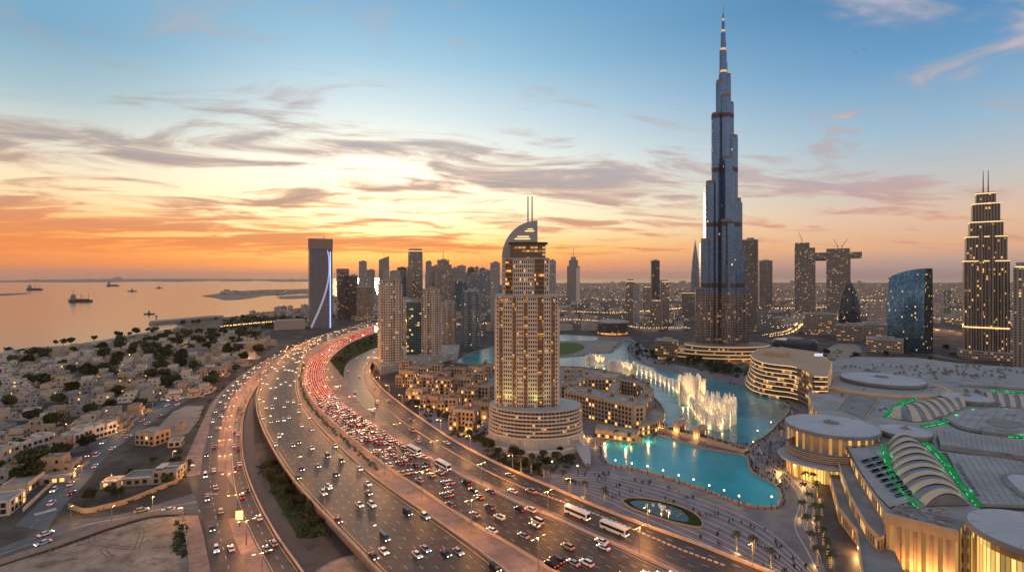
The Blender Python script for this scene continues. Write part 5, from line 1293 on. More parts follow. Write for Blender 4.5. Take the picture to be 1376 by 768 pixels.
def drum(name, px, py, z, R, sx=1.0, wall='slit', hw=None, oculus=True, zw=0, rim=2.2):
    x_, y_ = q2(px, py, z)
    c = MB(); c.lathe([(R*.97, zw), (R*.97, z-rim)], x_, y_, n=56); c.build('drum_wall', M[wall], ML)
    c = MB(); c.lathe([(R*.97, z-rim), (R*1.03, z-rim+.1), (R*1.03, z-.2), (R*1.0, z)], x_, y_, n=56); c.build('roof_rim', M['mroof2'], ML)
    c = MB(); c.lathe([(R, z), (R*.6, z+.9), (R*.2, z+1.3), (0, z+1.35)], x_, y_, n=56); c.build('disc_roof', M['disc'], ML, True)
    c = MB()
    for i in range(12):
        a = 2*pi*i/12; c.bar((x_+R*.2*cos(a), y_+R*.2*sin(a), z+1.32), (x_+R*.97*cos(a), y_+R*.97*sin(a), z+.12), .10, 3)
    for rr_ in (.45, .75):
        for i in range(48): a, a2 = 2*pi*i/48, 2*pi*(i+1)/48; zz_ = z+1.3-(rr_-.2)*1.45; c.bar((x_+R*rr_*cos(a), y_+R*rr_*sin(a), zz_), (x_+R*rr_*cos(a2), y_+R*rr_*sin(a2), zz_), .07, 3)
    c.build('roof_seams', M['mroof2'], ML)
    if oculus:
        c = MB(); c.lathe([(R*.17, z+1.3), (R*.17, z+1.9), (0, z+2.0)], x_, y_, n=20); c.build('oculus', M['mroof2'], ML)
        c = MB()
        for i in range(5): c.box(x_+random.uniform(-.1, .1)*R, y_+random.uniform(-.1, .1)*R, z+1.9, 1.4, 1.0, 1.0, random.random())
        c.build('oculus_plant', M['greyr'], ML)
drum('d', 1117, 570, 23.5, 26.5); drum('d', 1185, 508, 24, 33, wall='mroof2', zw=17); drum('d', 1216, 578, 22, 14, wall='mroof2', zw=17); drum('d', 1299, 533, 22, 17, wall='mroof2', zw=17)
drum('d', 1398, 716, 25, 20.5, wall='glowglass', oculus=False); drum('d', 1440, 545, 22, 18, wall='mroof2', zw=17)
# outer plates and ledge rings
x_, y_ = q2(1178, 516, 20)
c = MB(); c.lathe([(51, 0), (51, 19.5), (50, 20.6), (46, 20.7), (45.5, 19.8), (0, 19.9)], x_, y_-4, n=56, sx=1.08, sy=.93); c.build('rotunda_plate', [M['mstone']], ML)
c = MB(); c.lathe([(44, 19.95), (0, 20.0)], x_, y_-4, n=56, sx=1.08, sy=.93); c.build('rotunda_roof', [M['mroof']], ML)
# glowing glass bay with overhanging canopy at the waterfront
x_, y_ = q2(1101, 610, 12)
c = MB(); c.lathe([(17, 0), (17.5, 9.5)], x_, y_, n=40); c.build('glass_bay', M['glowglass'], ML)
c = MB(); c.lathe([(22, 9.5), (22.6, 10.3), (22, 10.9), (0, 11.3)], x_, y_, n=40); c.lathe([(17.2, 9.48), (22, 9.5)], x_, y_, n=40); c.build('canopy', M['mroof'], ML)
c = MB()
for i in range(26):
    a = 2*pi*i/26; c.bar((x_+17.7*cos(a), y_+17.7*sin(a), 0), (x_+17.9*cos(a), y_+17.9*sin(a), 9.5), .18, 4)
c.build('bay_mullions', M['mstone'], ML)
c = MB(); c.lathe([(21, 11), (21, 16), (20, 16.5)], x_+5, y_+3, n=40); c.build('bay_drum', fac('mall_louvre', (.42, .30, .20), (.12, .10, .08), 40, 1.2, 1.1, .5, 0, seed=64), ML)
for dx, dy in ((-18, -16), (-4, -22), (-24, 2)): light('entrance_light', 'POINT', (x_+dx, y_+dy, 3), 4200, (1, .60, .20), ML, .5)
for px, py in ((1140, 640), (1132, 680), (1155, 720)):
    a_, b_ = q2(px, py, 6); light('terrace_light', 'POINT', (a_-3, b_-3, 3), 6000, (1, .52, .17), ML, .5)
# ribbed vaults
def vault(A, B_, z, rise, nb, lab=None):
    A = spline([Vector((*q2(a, b, z), z)) for a, b in A], nb*3+1); B_ = spline([Vector((*q2(a, b, z), z)) for a, b in B_], nb*3+1)
    ms = [M['vault_a'], M['vault_b'], M['mroof2']]; c = MB(); K = 12
    for i in range(nb*3):
        band = (i//3) % 2; w_ = i % 3
        for k in range(K):
            t0, t1 = k/K, (k+1)/K
            def pt(i_, t, h_=0): p = A[i_].lerp(B_[i_], t); return (p.x, p.y, z+(rise+h_)*sin(pi*t)**.8)
            h_ = .5 if band == 0 else 0
            c.face([pt(i, t0, h_), pt(i, t1, h_), pt(i+1, t1, h_), pt(i+1, t0, h_)][::-1], band if w_ < 2 or band == 0 else 2)
    for end in (0, -1):
        c.face([(A[end].lerp(B_[end], k/K).x, A[end].lerp(B_[end], k/K).y, z+rise*sin(pi*k/K)**.8) for k in range(K+1)], 2)
    c.build('ribbed_vault', ms, ML, True)
M['vault_a'] = pm('vault_sand_panel', (.46, .36, .25), .5, var=.1); M['vault_b'] = pm('vault_grey_panel', (.13, .14, .14), .35, var=.1)
vault([(1192, 596), (1200, 630), (1218, 658), (1244, 679)], [(1228, 589), (1250, 607), (1279, 643), (1303, 678)], 18.5, 5.0, 17)
vault([(1196, 561), (1234, 566), (1264, 560), (1298, 546)], [(1206, 549), (1232, 539.5), (1262, 535), (1292, 535.5)], 18.5, 4.2, 15)
vault([(1330, 545), (1380, 548), (1460, 552)], [(1322, 528), (1376, 532), (1450, 536)], 18.5, 4.2, 18)
# green lit planting troughs, part of the glow put into the plants themselves
def trough(px, w_=3.0):
    P = spline([Vector((*q2(a, b, 18.3), 18.3)) for a, b in px], 46); c = MB(); g = MB(); l2 = MB(); rt = random.Random(len(px)*7)
    for a, b_ in zip(P[:-1], P[1:]):
        q = (b_-a).normalized(); n_ = Vector((q.y, -q.x, 0)); L = (b_-a).length
        c.face([a-n_*w_/2, a+n_*w_/2, b_+n_*w_/2, b_-n_*w_/2][::-1])
        for k in range(3):
            p = a.lerp(b_, rt.random())+n_*rt.uniform(-w_/2, w_/2); s_ = rt.uniform(.4, 1.0)
            g.lathe([(s_, 18.3), (s_*.8, 18.9+s_*.5), (0, 19.2+s_*.6)], p.x, p.y, 5)
        l2.bar(a+n_*w_*.42+Vector((0, 0, .3)), b_+n_*w_*.42+Vector((0, 0, .3)), .10, 3)
    c.build('planting_trough', M['green'], ML); g.build('roof_planting', M['green'], ML)['kind'] = 'stuff'; l2.build('green_light_strip', M['greenled'], ML)
    for k in (8, 23, 38): light('green_light', 'POINT', (P[k].x, P[k].y, 20.6), 180, (.04, 1, .28), ML, .4)
trough([(1187, 598), (1196, 634), (1213, 662), (1238, 684)], 2.2); trough([(1236, 589), (1262, 612), (1288, 645), (1316, 680)], 2.8)
trough([(1190, 560), (1206, 545), (1228, 536), (1252, 531)], 3.2); trough([(1240, 573), (1268, 567), (1296, 556), (1318, 549)], 3.0)
trough([(1264, 598), (1310, 604), (1376, 616), (1460, 632)], 2.6); trough([(1316, 577), (1345, 585), (1376, 588), (1440, 592)], 2.0); trough([(1330, 524), (1376, 528), (1450, 531)], 2.2); trough([(1332, 549), (1370, 552), (1450, 557)], 3)
# raised roof plates and skylights
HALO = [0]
M['solar'] = pm('solar_and_recess_black', (.02, .02, .024), .25, var=0, spec=.5)
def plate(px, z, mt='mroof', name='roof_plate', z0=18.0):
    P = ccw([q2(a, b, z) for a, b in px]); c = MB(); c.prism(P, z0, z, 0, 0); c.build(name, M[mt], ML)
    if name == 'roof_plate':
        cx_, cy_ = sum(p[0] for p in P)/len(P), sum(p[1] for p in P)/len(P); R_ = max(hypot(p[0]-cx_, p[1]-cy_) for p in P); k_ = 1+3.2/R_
        c = MB(); HALO[0] += .06; c.prism([((p[0]-cx_)*k_+cx_, (p[1]-cy_)*k_*1.02+cy_) for p in P], 17, 18.05+HALO[0], 0, 0); c.build('recess_shade', M['solar'], ML)  # black sheet round each plate, painting the shade of a recess
def smooth_px(px, n=40):
    P = spline([Vector((a, b, 0)) for a, b in px]+[Vector((px[0][0], px[0][1], 0))], n)[:-1]; return [(p.x, p.y) for p in P]
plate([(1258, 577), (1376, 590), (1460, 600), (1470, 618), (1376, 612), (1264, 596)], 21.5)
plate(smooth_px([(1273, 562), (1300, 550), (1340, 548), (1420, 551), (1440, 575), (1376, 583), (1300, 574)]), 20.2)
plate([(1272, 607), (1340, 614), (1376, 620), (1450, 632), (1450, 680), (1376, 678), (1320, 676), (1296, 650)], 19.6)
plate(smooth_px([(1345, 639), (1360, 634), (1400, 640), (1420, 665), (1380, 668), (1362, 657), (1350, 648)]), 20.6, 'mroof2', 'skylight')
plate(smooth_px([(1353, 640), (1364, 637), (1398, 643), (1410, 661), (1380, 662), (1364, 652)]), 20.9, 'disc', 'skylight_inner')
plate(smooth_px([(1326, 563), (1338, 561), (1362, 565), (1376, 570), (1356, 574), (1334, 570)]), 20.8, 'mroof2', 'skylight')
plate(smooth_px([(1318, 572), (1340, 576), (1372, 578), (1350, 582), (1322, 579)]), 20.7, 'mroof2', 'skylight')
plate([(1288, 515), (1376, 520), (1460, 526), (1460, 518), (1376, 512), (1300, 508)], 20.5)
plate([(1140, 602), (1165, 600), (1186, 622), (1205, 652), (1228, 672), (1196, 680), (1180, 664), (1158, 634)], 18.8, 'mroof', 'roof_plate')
for i in range(8):
    t = i/7; a, b = 1158+t*46, 618+t*46
    for k in range(2): plate([(a+k*13-2, b-k*3.5), (a+k*13+8, b-k*3.5-2.6), (a+k*13+11, b-k*3.5-.2), (a+k*13+1, b-k*3.5+2.4)], 19.4, 'solar', 'solar_panel', 18.9) if 'solar' in M else None
M['solar'] = pm('solar_and_recess_black', (.02, .02, .024), .25, var=0, spec=.5)
for i in range(8):
    t = i/7; a, b = 1160+t*44, 618+t*44
    for k in range(2): plate([(a+k*13-2, b-k*3.5), (a+k*13+8, b-k*3.5-2.6), (a+k*13+11, b-k*3.5+.4), (a+k*13+1, b-k*3.5+3.0)], 19.4, 'solar', 'solar_panel', 18.9)
for i in range(5): plate([(1283+i*6.0, 622+i*9.0), (1287+i*6, 621+i*9), (1292+i*6, 628+i*9), (1288+i*6, 629+i*9)], 20.0, 'solar', 'roof_vent', 19.6)
# sunk dark terrace with orange edges between the two big discs
plate([(1128, 548), (1146, 528), (1180, 535), (1160, 562)], 18.5, 'mroof2', 'sunk_terrace')
g = MB()
for (a, b), (a2, b2) in (((1124, 551), (1142, 528)), ((1162, 563), (1181, 536))):
    p, r_ = q2(a, b, 18.5), q2(a2, b2, 18.5); g.bar((p[0], p[1], 18.9), (r_[0], r_[1], 18.9), .35, 4)
g.build('terrace_edges', M['mstone'], ML)
sm = MB(); rq = random.Random(2)
for k in range(26):
    a0 = Vector((1262+k*9, 604, 0)); b0 = Vector((1300+k*10, 676, 0)); P = [q2(a0.x, a0.y+k*.9, 19.7), q2(b0.x, b0.y, 19.7)]
    if 1272 < a0.x < 1440: sm.bar((*P[0], 19.66), (*P[1], 19.66), .09, 3)
for k in range(9):
    P = [q2(1300+k*14, 551-k*.2, 20.3), q2(1282+k*14, 572+k*.6, 20.3)]; sm.bar((*P[0], 20.28), (*P[1], 20.28), .1, 3)
for k in range(30):
    P = [q2(1268+k*7, 578+k*.9, 21.6), q2(1272+k*7, 596+k*1.2, 21.6)]; sm.bar((*P[0], 21.56), (*P[1], 21.56), .1, 3)
sm.build('roof_seams', M['mroof2'], ML)
# plant boxes over the corner block
rm = random.Random(4); c = MB(); d_ = MB()
for i in range(70):
    a, b = rm.uniform(1205, 1278), rm.uniform(678, 712)
    if b < 676+(a-1205)*.12 or b > 691+(a-1188)*.22: continue
    x_, y_ = q2(a, b, 20.5); (c if i % 2 else d_).box(x_, y_, 20.5, rm.uniform(.7, 2.6), rm.uniform(.7, 1.8), rm.uniform(.5, 1.5), ang)
c.build('roof_equipment', M['greyr'], ML)['kind'] = 'stuff'; d_.build('roof_ducts', M['mroof2'], ML)['kind'] = 'stuff'
c = MB()
for i in range(170):
    a, b = rm.uniform(1130, 1376), rm.choice([rm.uniform(488, 505), rm.uniform(500, 562)])
    x_, y_ = q2(a, b, 20.5); c.box(x_, y_, 18, rm.uniform(1, 3), rm.uniform(1, 2.4), rm.uniform(1.5, 3.2), rm.random())
c.build('roof_equipment', M['mroof2'], ML)['kind'] = 'stuff'
# wide paved deck, ramps and roads behind the mall
poly_sheet('pale_forecourt', [G(*p) for p in smooth_px([(1108, 470), (1125, 462), (1150, 463), (1160, 472), (1140, 478), (1150, 486), (1115, 487), (1100, 480)])], M['sand'], .05)
RB = [ [(1060, 462), (1100, 462), (1140, 459), (1190, 465), (1240, 474), (1300, 486), (1376, 498), (1450, 508)], [(1140, 459), (1160, 466), (1162, 478), (1150, 490)],
       [(1180, 464), (1210, 478), (1250, 500), (1290, 520)], [(1215, 470), (1262, 486), (1320, 505), (1376, 520)] ]
for i, px in enumerate(RB):
    P = spline([G(a, b, .05) for a, b in px], 50); nl = []
    for k, p in enumerate(P):
        q = (P[min(k+1, 49)]-P[max(k-1, 0)]).normalized(); nl.append(Vector((q.y, -q.x, 0))*(7 if i == 0 else 5))
    ribbon('road', [p-n_+Vector((0, 0, i*.02)) for p, n_ in zip(P, nl)], [p+n_+Vector((0, 0, i*.02)) for p, n_ in zip(P, nl)], M['asphalt'])
P = spline([G(a, b, .2) for a, b in [(1252, 444), (1262, 441), (1290, 447), (1330, 452), (1400, 462)]], 30)
ribbon('road', [p+Vector((0, 16, 0)) for p in P], [p-Vector((0, 16, 0)) for p in P], M['asphalt'])
for i in range(0, 30, 5): light('road_light', 'POINT', (P[i].x, P[i].y, 14), 30000, (1, .42, .12), None, 1)

# ------------------------------------------------------------------ the dancing fountain
def spray():
    m = bpy.data.materials.new('fountain_spray'); m.use_nodes = True; t = NT(m.node_tree); b = t.n['Principled BSDF']; o = t.n['Material Output']
    b.inputs['Base Color'].default_value = (.95, .92, .88, 1); b.inputs['Roughness'].default_value = .6
    tr = t.new('ShaderNodeBsdfTranslucent'); tr.inputs[0].default_value = (.95, .92, .88, 1)
    tp = t.new('ShaderNodeBsdfTransparent'); m1 = t.new('ShaderNodeMixShader'); m1.inputs[0].default_value = .5; t.l.new(b.outputs[0], m1.inputs[1]); t.l.new(tr.outputs[0], m1.inputs[2])
    uv = t.sep(t.new('ShaderNodeTexCoord').outputs['Object']); n = t.noise(t.comb(uv[0], uv[1], t.m('MULTIPLY', uv[2], .25)), 1.5, 4, .7)
    a = t.mr(n, .34, .66, .08, .72); m2 = t.new('ShaderNodeMixShader'); t.put(m2.inputs[0], a); t.l.new(tp.outputs[0], m2.inputs[1]); t.l.new(m1.outputs[0], m2.inputs[2]); t.l.new(m2.outputs[0], o.inputs[0]); return m
M['spray'] = spray()
fo = G(930, 545); FN = empty('dancing_fountain', (fo.x, fo.y, 0)); tag(FN, 'lit fountain of tall white water jets curving across the lake', 'fountain')
rf = random.Random(8); JB = [0]
def jet(m_, x, y, h_, s=1.0, lean=(0, 0)):
    for q in range(3): jet1(m_, x+rf.uniform(-.7, .7)*s, y+rf.uniform(-.7, .7)*s, h_*rf.uniform(.72, 1), s*.75, lean)
def jet1(m_, x, y, h_, s=1.0, lean=(0, 0)):
    k = 5; r0, r1, r2 = .22*s, .55*s, .95*s; prof = [(r0, 0), (r1, h_*.5), (r2, h_*.86), (r2*.55, h_*.97), (.02, h_)]
    a0 = rf.uniform(0, 2)
    for i in range(k):
        t0, t1 = a0+2*pi*i/k, a0+2*pi*(i+1)/k
        for (ra, za), (rb_, zb_) in zip(prof[:-1], prof[1:]):
            m_.face([(x+ra*cos(t0)+lean[0]*za, y+ra*sin(t0)+lean[1]*za, za+.15), (x+ra*cos(t1)+lean[0]*za, y+ra*sin(t1)+lean[1]*za, za+.15), (x+rb_*cos(t1)+lean[0]*zb_, y+rb_*sin(t1)+lean[1]*zb_, zb_+.15), (x+rb_*cos(t0)+lean[0]*zb_, y+rb_*sin(t0)+lean[1]*zb_, zb_+.15)])
def fl(px, py): p = G(px, py); return p.x-fo.x, p.y-fo.y
# D: two-tier crown of jets
m_ = MB(); ex, ey = fl(963, 566)
for i in range(46):
    a = 2*pi*i/46; jet(m_, ex+14.5*cos(a), ey+9.5*sin(a)*1.5, 23+1.2*sin(5*a), 1.1)
m_.build('jet_crown', M['spray'], FN)
m_ = MB()
for i in range(30): a = 2*pi*i/30; jet(m_, ex+9*cos(a)+1, ey+9*sin(a)*1.2, 14+rf.uniform(-1, 1), 1.2)
m_.build('jet_crown', M['spray'], FN)
# C: tallest fan
m_ = MB(); cx_, cy_ = fl(929, 545)
for i in range(44):
    t = (i+.5)/44; x_, y_ = cx_-11+22*t, cy_+9*sin(t*9)-t*6; jet(m_, x_, y_, 26+7*sin(pi*t), 1.15, ((t-.5)*.10, 0))
m_.build('jet_fan', M['spray'], FN)
for (xa, ya, xb, yb, hh, n_) in ((787, 491, 815, 493, 17, 34), (818, 500, 856, 506, 19, 46)):
    m_ = MB(); A_ = fl(xa, ya); B_ = fl(xb, yb)
    for i in range(n_): t = i/(n_-1); jet(m_, A_[0]+(B_[0]-A_[0])*t, A_[1]+(B_[1]-A_[1])*t+8*sin(t*7), hh*(.8+.2*sin(pi*t))+rf.uniform(-2, 2), 1.6)
    m_.build('jet_fan', M['spray'], FN)
arc = spline([Vector((*fl(a, b), 0)) for a, b in [(852, 498), (878, 509), (905, 524), (922, 541), (935, 560), (946, 573), (962, 580), (980, 577)]], 150)
m_ = MB()
for i, p in enumerate(arc): jet(m_, p.x, p.y, 10+5*(i/150)+1.5*sin(i*.11), 1.1)
m_.build('jet_row', M['spray'], FN)
def pt(x, y, e): light('basin_light', 'POINT', (x, y, 1.4), e, (1, .58, .20), FN, .5)
def spotup(x, y, e, deg):
    L = light('basin_light', 'SPOT', (x, y, .6), e, (1, .60, .22), FN, .4, deg, None, .8); L.rotation_euler = (radians(180-12), 0, 0)
for i in range(4, 150, 7): spotup(arc[i].x, arc[i].y-2.2, 12000, 90); pt(arc[i].x, arc[i].y-1.5, 250)
for k in range(8): a = 2*pi*k/8; spotup(ex+11*cos(a), ey+9*sin(a)-3, 62000, 60); pt(ex+11*cos(a), ey+10*sin(a), 600)
for k in range(5): spotup(cx_-9+4.5*k, cy_-8, 76000, 60); pt(cx_-9+4.5*k, cy_-4, 800)
for xa, ya in ((790, 492), (800, 493), (811, 494), (822, 502), (833, 504), (843, 506), (853, 508)): x_, y_ = fl(xa, ya); spotup(x_, y_-6, 60000, 70); pt(x_, y_-3, 1200)
m_ = MB()     # nozzle ring pipes just above the water
for a, b_ in zip(arc[:-1], arc[1:]): m_.bar((a.x, a.y, .15), (b_.x, b_.y, .15), .18, 4)
m_.build('nozzle_pipe', M['darkmetal'], FN)
# small floor jets in the planted almond-shaped pool
pp = [G(a, b) for a, b in smooth_px([(836, 673), (848, 669), (880, 672), (915, 681), (938, 694), (942, 708), (915, 704), (880, 694), (850, 683)], 60)]
poly_sheet('planted_ring', pp, M['grass'], .12)
c_ = sum(pp, Vector())/len(pp); ins = [c_+(p-c_)*.74+Vector((-1, 1.2, 0)) for p in pp]; M['oval'] = water('dark_pool_water', (.02, .045, .04), .15, .3, .6, .5); poly_sheet('oval_pool_water', ins, M['oval'], .16)
quay('oval_kerb', pp, 'dark planted kerb round the almond-shaped pool on the plaza', .7, .7, 'stone2', 'kerb')
m_ = MB(); fr_ = empty('plaza_jets', (c_.x, c_.y, 0)); tag(fr_, 'short row of lit white jets in the almond-shaped plaza pool', 'fountain')
for a, b in ((869, 681), (877, 681), (886, 683), (889, 686), (893, 685), (897, 688), (900, 691)): p = G(a, b); jet(m_, p.x-c_.x, p.y-c_.y, rf.uniform(1.6, 3.6), .8); 
m_.build('jets', M['spray'], fr_)
for a, b in ((872, 683), (888, 687), (898, 690)): p = G(a, b); light('jet_light', 'POINT', (p.x-c_.x, p.y-c_.y-.8, .8), 160, (1, .62, .28), fr_, .2)

# ------------------------------------------------------------------ villas by the sea
VW = [('white', 'white'), ('cream', 'cream'), ('greyr', 'grey'), ('tan', 'tan')]
def villa(i, mt, detail=True):
    rv = random.Random(100+i); r = empty('villa', (0, 0, 0)); w_, d_ = rv.uniform(13, 17), rv.uniform(10, 13); h1, h2 = 3.9, rv.uniform(6.8, 7.8)
    b = MB(); b.box(0, 0, 0, w_, d_, h1, cap=1); uw = w_*rv.uniform(.5, .75); ux = rv.choice([-1, 1])*(w_-uw)/2
    b.box(ux, d_*.1, h1, uw, d_*.8, h2-h1, cap=1)
    b.box(-ux*.9, d_*.2, h1, w_*.22, d_*.35, 2.6, cap=1); b.build('wall', [M[mt], M['roofc']], r)
    p = MB()
    for (x, y, z, w2, d2) in ((0, 0, h1, w_, d_), (ux, d_*.1, h2, uw, d_*.8)):
        for sx in (-1, 1): p.box(x+sx*(w2/2-.15), y, z, .3, d2, .8); p.box(x, y+sx*(d2/2-.15), z, w2, .3, .8)
    p.build('parapet', M[mt], r)
    q = MB(); q.box(ux+rv.uniform(-2, 2), d_*.1, h2, 2.2, 1.8, 1.6); q.cyl(ux-uw*.3, d_*.25, h2, h2+1.5, .8, n=8); q.build('roof_tank', M['greyr'], r)
    for k in range(4): q = MB(); ax, ay = rv.uniform(-.4, .4)*w_, rv.uniform(-.1, .35)*d_; q.box(ax, ay, h2 if abs(ax-ux) < uw/2-.6 else h1, 1.1, .8, 1.0, rv.random()); q.build('air_conditioner', M['disc'] if k % 2 else M['mroof2'], r)
    if detail:
        for sx in (-1, 1):
            for k in range(3):
                x = -w_/2+w_*(k+.5)/3
                g = MB(); g.box(x, sx*(d_/2+.02), 1.1, 1.5, .22, 1.7); g.build('window', M['warmwin'] if rv.random() < .13 else M['glassd'], r)
                if abs(x-ux) < uw/2-.8: g = MB(); g.box(x, d_*.1+sx*(d_*.4+.02), h1+.9, 1.4, .22, 1.7); g.build('window', M['warmwin'] if rv.random() < .1 else M['glassd'], r)
            g = MB(); g.box(sx*(w_/2+.02), 0, 1.2, .22, 1.6, 1.6); g.build('window', M['glassd'], r)
        g = MB(); g.box(-ux*.6, -d_/2-.03, 0, 1.3, .25, 2.3); g.build('door', M['trunk'], r)
    g = MB(); gx, gy = w_/2+3.2, d_/2+3.4
    for sx in (-1, 1): g.box(sx*gx, 0, 0, .3, 2*gy, 2.0); g.box(0, sx*gy, 0, 2*gx, .3, 2.0)
    g.build('garden_wall', M[mt], r)
    return r
VP = [(villa(i, VW[i % 4][0]), VW[i % 4][1]) for i in range(12)]
VP2 = [(villa(20+i, VW[i % 4][0], False), VW[i % 4][1]) for i in range(4)]
reg = [G(a, b) for a, b in [(-50, 640), (-40, 482), (60, 474), (150, 462), (232, 449), (330, 447), (370, 462), (330, 490), (290, 524), (262, 532), (222, 541), (188, 556), (150, 582), (112, 614), (90, 632), (60, 655), (-40, 690)]]
regp = [xy(p) for p in reg]
u_ = (G(190, 556)-G(110, 617)); ang0 = atan2(u_.y, u_.x); ca, sa = cos(ang0), sin(ang0)
objs, ds, used, VSPOT = [], [], set(), []
rv = random.Random(21)
for i in range(-40, 60):
    for j in range(-40, 60):
        if i % 5 == 4: continue
        X, Y = i*22.5, j*19.0+(4 if i % 2 else 0); x, y = X*ca-Y*sa-260, X*sa+Y*ca+430
        if not inside((x, y), regp) or y > 1150 or y < 250: continue
        if rv.random() < .30: VSPOT.append((x, y)); continue
        k = rv.randrange(12) if y < 700 else 12+rv.randrange(4)
        pr, nm = (VP+VP2)[k]
        if k in used: o = copy_tree(pr)
        else: o = pr; used.add(k); kids(o)
        o.location = (x+rv.uniform(-2, 2), y+rv.uniform(-2, 2), 0); o.rotation_euler.z = ang0+rv.choice([0, pi/2, pi, -pi/2])+rv.uniform(-.04, .04)
        o.scale = (1, 1, rv.uniform(.85, 1.2)); tag(o, None, 'house', 'villas between highway and sea'); objs.append(o)
        ds.append(f'{nm} flat-roofed villa')
for i in range(-40, 60):                       # lanes between the rows of villas
    if i % 5 != 4: continue
    seg = []
    for j in range(-160, 240):
        X, Y = i*22.5+(0), j*5.0; x, y = X*ca-Y*sa-260, X*sa+Y*ca+430
        if inside((x, y), regp) and 250 < y < 1150: seg.append(Vector((x, y, .03)))
    if len(seg) > 4: ribbon('lane', [p-Vector((ca, sa, 0))*3.5 for p in seg], [p+Vector((ca, sa, 0))*3.5 for p in seg], M['asphalt_dark'])
LMV = [(n, G(a, b)) for n, a, b in [('the zebra crossing', 62, 687), ('the side street mouth', 147, 597), ('the yellow corner house', 198, 590), ('the beach', 120, 464), ('the stone jetty', 236, 440), ('the tall billboard hall', 328, 470),
    ('the highway bend', 300, 520), ('the left frame edge houses', 5, 560), ('the vacant plot', 245, 565), ('the long white terrace', 110, 570)]]
for k, (pr, nm) in enumerate(VP+VP2):
    if k not in used:
        for ch in list(pr.children): bpy.data.objects.remove(ch)
        bpy.data.objects.remove(pr)
# long white terrace houses by the side street
for (px, py, L_, lab) in ((120, 588, 34, 'long white three-storey terrace house with stepped roofs by the side street'), (35, 606, 30, 'long pale terrace house with stepped roofs nearest the left edge')):
    p = G(px, py); r = empty('terrace_house', (p.x, p.y, 0), ang0-radians(30)); tag(r, lab, 'house'); r.matrix_basis = Matrix.Translation(r.location) @ Matrix.Rotation(ang0-radians(30), 4, 'Z')
    for s in range(4):
        block(r, rect(-L_/2+L_*(s+.5)/4, rv.uniform(-1.5, 1.5)+s*.02, L_/4-.02, 11-s*.03), rv.uniform(6.4, 9.6), M['white'], 3.2, 3.1, nwin=12, crenel=False, seed=s+int(px), win=('glassd', 'glassd'))
    block(r, rect(0, -7.2, L_*.8, 3.4), 3.4, M['white'], 3.2, 3.1, nwin=8, crenel=False, seed=9, win=('glassd', 'glassd'))
# yellow cube house and the modern grey villa on the corner
p = G(198, 598); r = empty('cube_house', (p.x, p.y+6, 0), radians(-12)); tag(r, 'square ochre house with flat roof on the street corner', 'house'); r.matrix_basis = Matrix.Translation(r.location) @ Matrix.Rotation(radians(-12), 4, 'Z')
block(r, rect(0, 0, 16, 14), 8.5, M['mstone'], 4, 3.4, nwin=12, crenel=False, seed=5)
c = MB(); c.box(0, 1, 8.5, 13, 10, .6); c.build('roof_slab', M['roofc'], r)
p = G(188, 655); r = empty('corner_villa', (p.x, p.y+9, 0), radians(12)); tag(r, 'modern grey villa with flat roofs and pale frame behind a beige wall', 'house'); r.matrix_basis = Matrix.Translation(r.location) @ Matrix.Rotation(radians(12), 4, 'Z')
block(r, rect(9, 2, 13, 15), 6.8, M['greyr'], 4, 3.2, nwin=8, crenel=False, seed=6, win=('glassd', 'glassd')); block(r, rect(-5, 1, 15, 12), 4.4, M['greyr'], 4, 3.4, nwin=8, crenel=False, seed=7, win=('glassd', 'glassd'), roofmat='mroof2'); block(r, rect(-18, -2, 10, 9), 3.2, M['cream'], 4, 3.0, nwin=4, crenel=False, seed=8)
c = MB(); c.box(-5, -5.4, 4.5, 15.6, .7, .5); c.box(9, 2, 7.7, 13.4, .8, .3); c.box(5, 3, 7.7, 4, 8, .5); c.build('roof_frame', M['white'], r)
fp = spline([G(a, b) for a, b in [(92, 682), (114, 689), (140, 684), (167, 677), (200, 664), (214, 658), (238, 648), (250, 634), (252, 620)]], 60)
barrier('garden_wall', fp, 'beige garden wall curving round the modern corner villa', 2.6, .4, 'tan', cat='wall'); fpw = list(fp)
fp = spline([G(a, b) for a, b in [(110, 617), (80, 642), (43, 676), (30, 688)]], 30); barrier('garden_wall', fp, 'straight pale wall along the left side of the villa street', 2.2, .4, 'cream', cat='wall')
fp = spline([G(a, b) for a, b in [(6, 640), (60, 628), (110, 617)]], 20); barrier('garden_wall', fp, 'straight pale wall at the back of the plot by the villa street', 2.2, .4, 'cream', cat='wall')
# flat buildings left of the villa street at the bottom left
for px, py, w_, d_, hh, mt, lab in ((22, 660, 20, 12, 5, 'cream', 'low cream house behind the straight wall at lower left'), (-6, 690, 16, 12, 6.5, 'white', 'white house cut by the left edge above the zebra crossing'), (70, 650, 9, 14, 3.2, 'greyr', 'small grey annex between cream house and villa street'), (232, 600, 11, 8, 3.4, 'cream', 'small cream outbuilding right of the ochre house'), (238, 577, 12, 5, 3, 'tan', 'narrow tan shed beside the vacant plot')):
    p = G(px, py); r = empty('low_house', (p.x, p.y+4, 0), ang0); r.matrix_basis = Matrix.Translation(r.location) @ Matrix.Rotation(ang0, 4, 'Z'); tag(r, lab, 'house')
    block(r, rect(0, 0, w_, d_), hh, M[mt], 3.6, 3.1, nwin=8, crenel=False, seed=int(px)+50)
p = G(328, 474); r = empty('billboard_hall', (p.x, p.y, 0), radians(-25)); tag(r, 'dark square hall with pale round end wall near the highway', 'building')
c = MB(); c.box(0, 0, 0, 24, 20, 17, cap=1); c.build('hall', [M['mroof2'], M['roofc']], r)
c = MB(); c.lathe([(10, 0), (10, 17.6), (0, 17.8)], 13, 2, n=24); c.build('round_end', M['stone2'], r); c = MB(); c.box(-15, 0, 0, 9, 18, 16); c.build('side_wing', M['stone2'], r)
c = MB(); c.box(0, -10.2, 1.5, 22, .4, 14); c.build('screen', M['solar'], r)
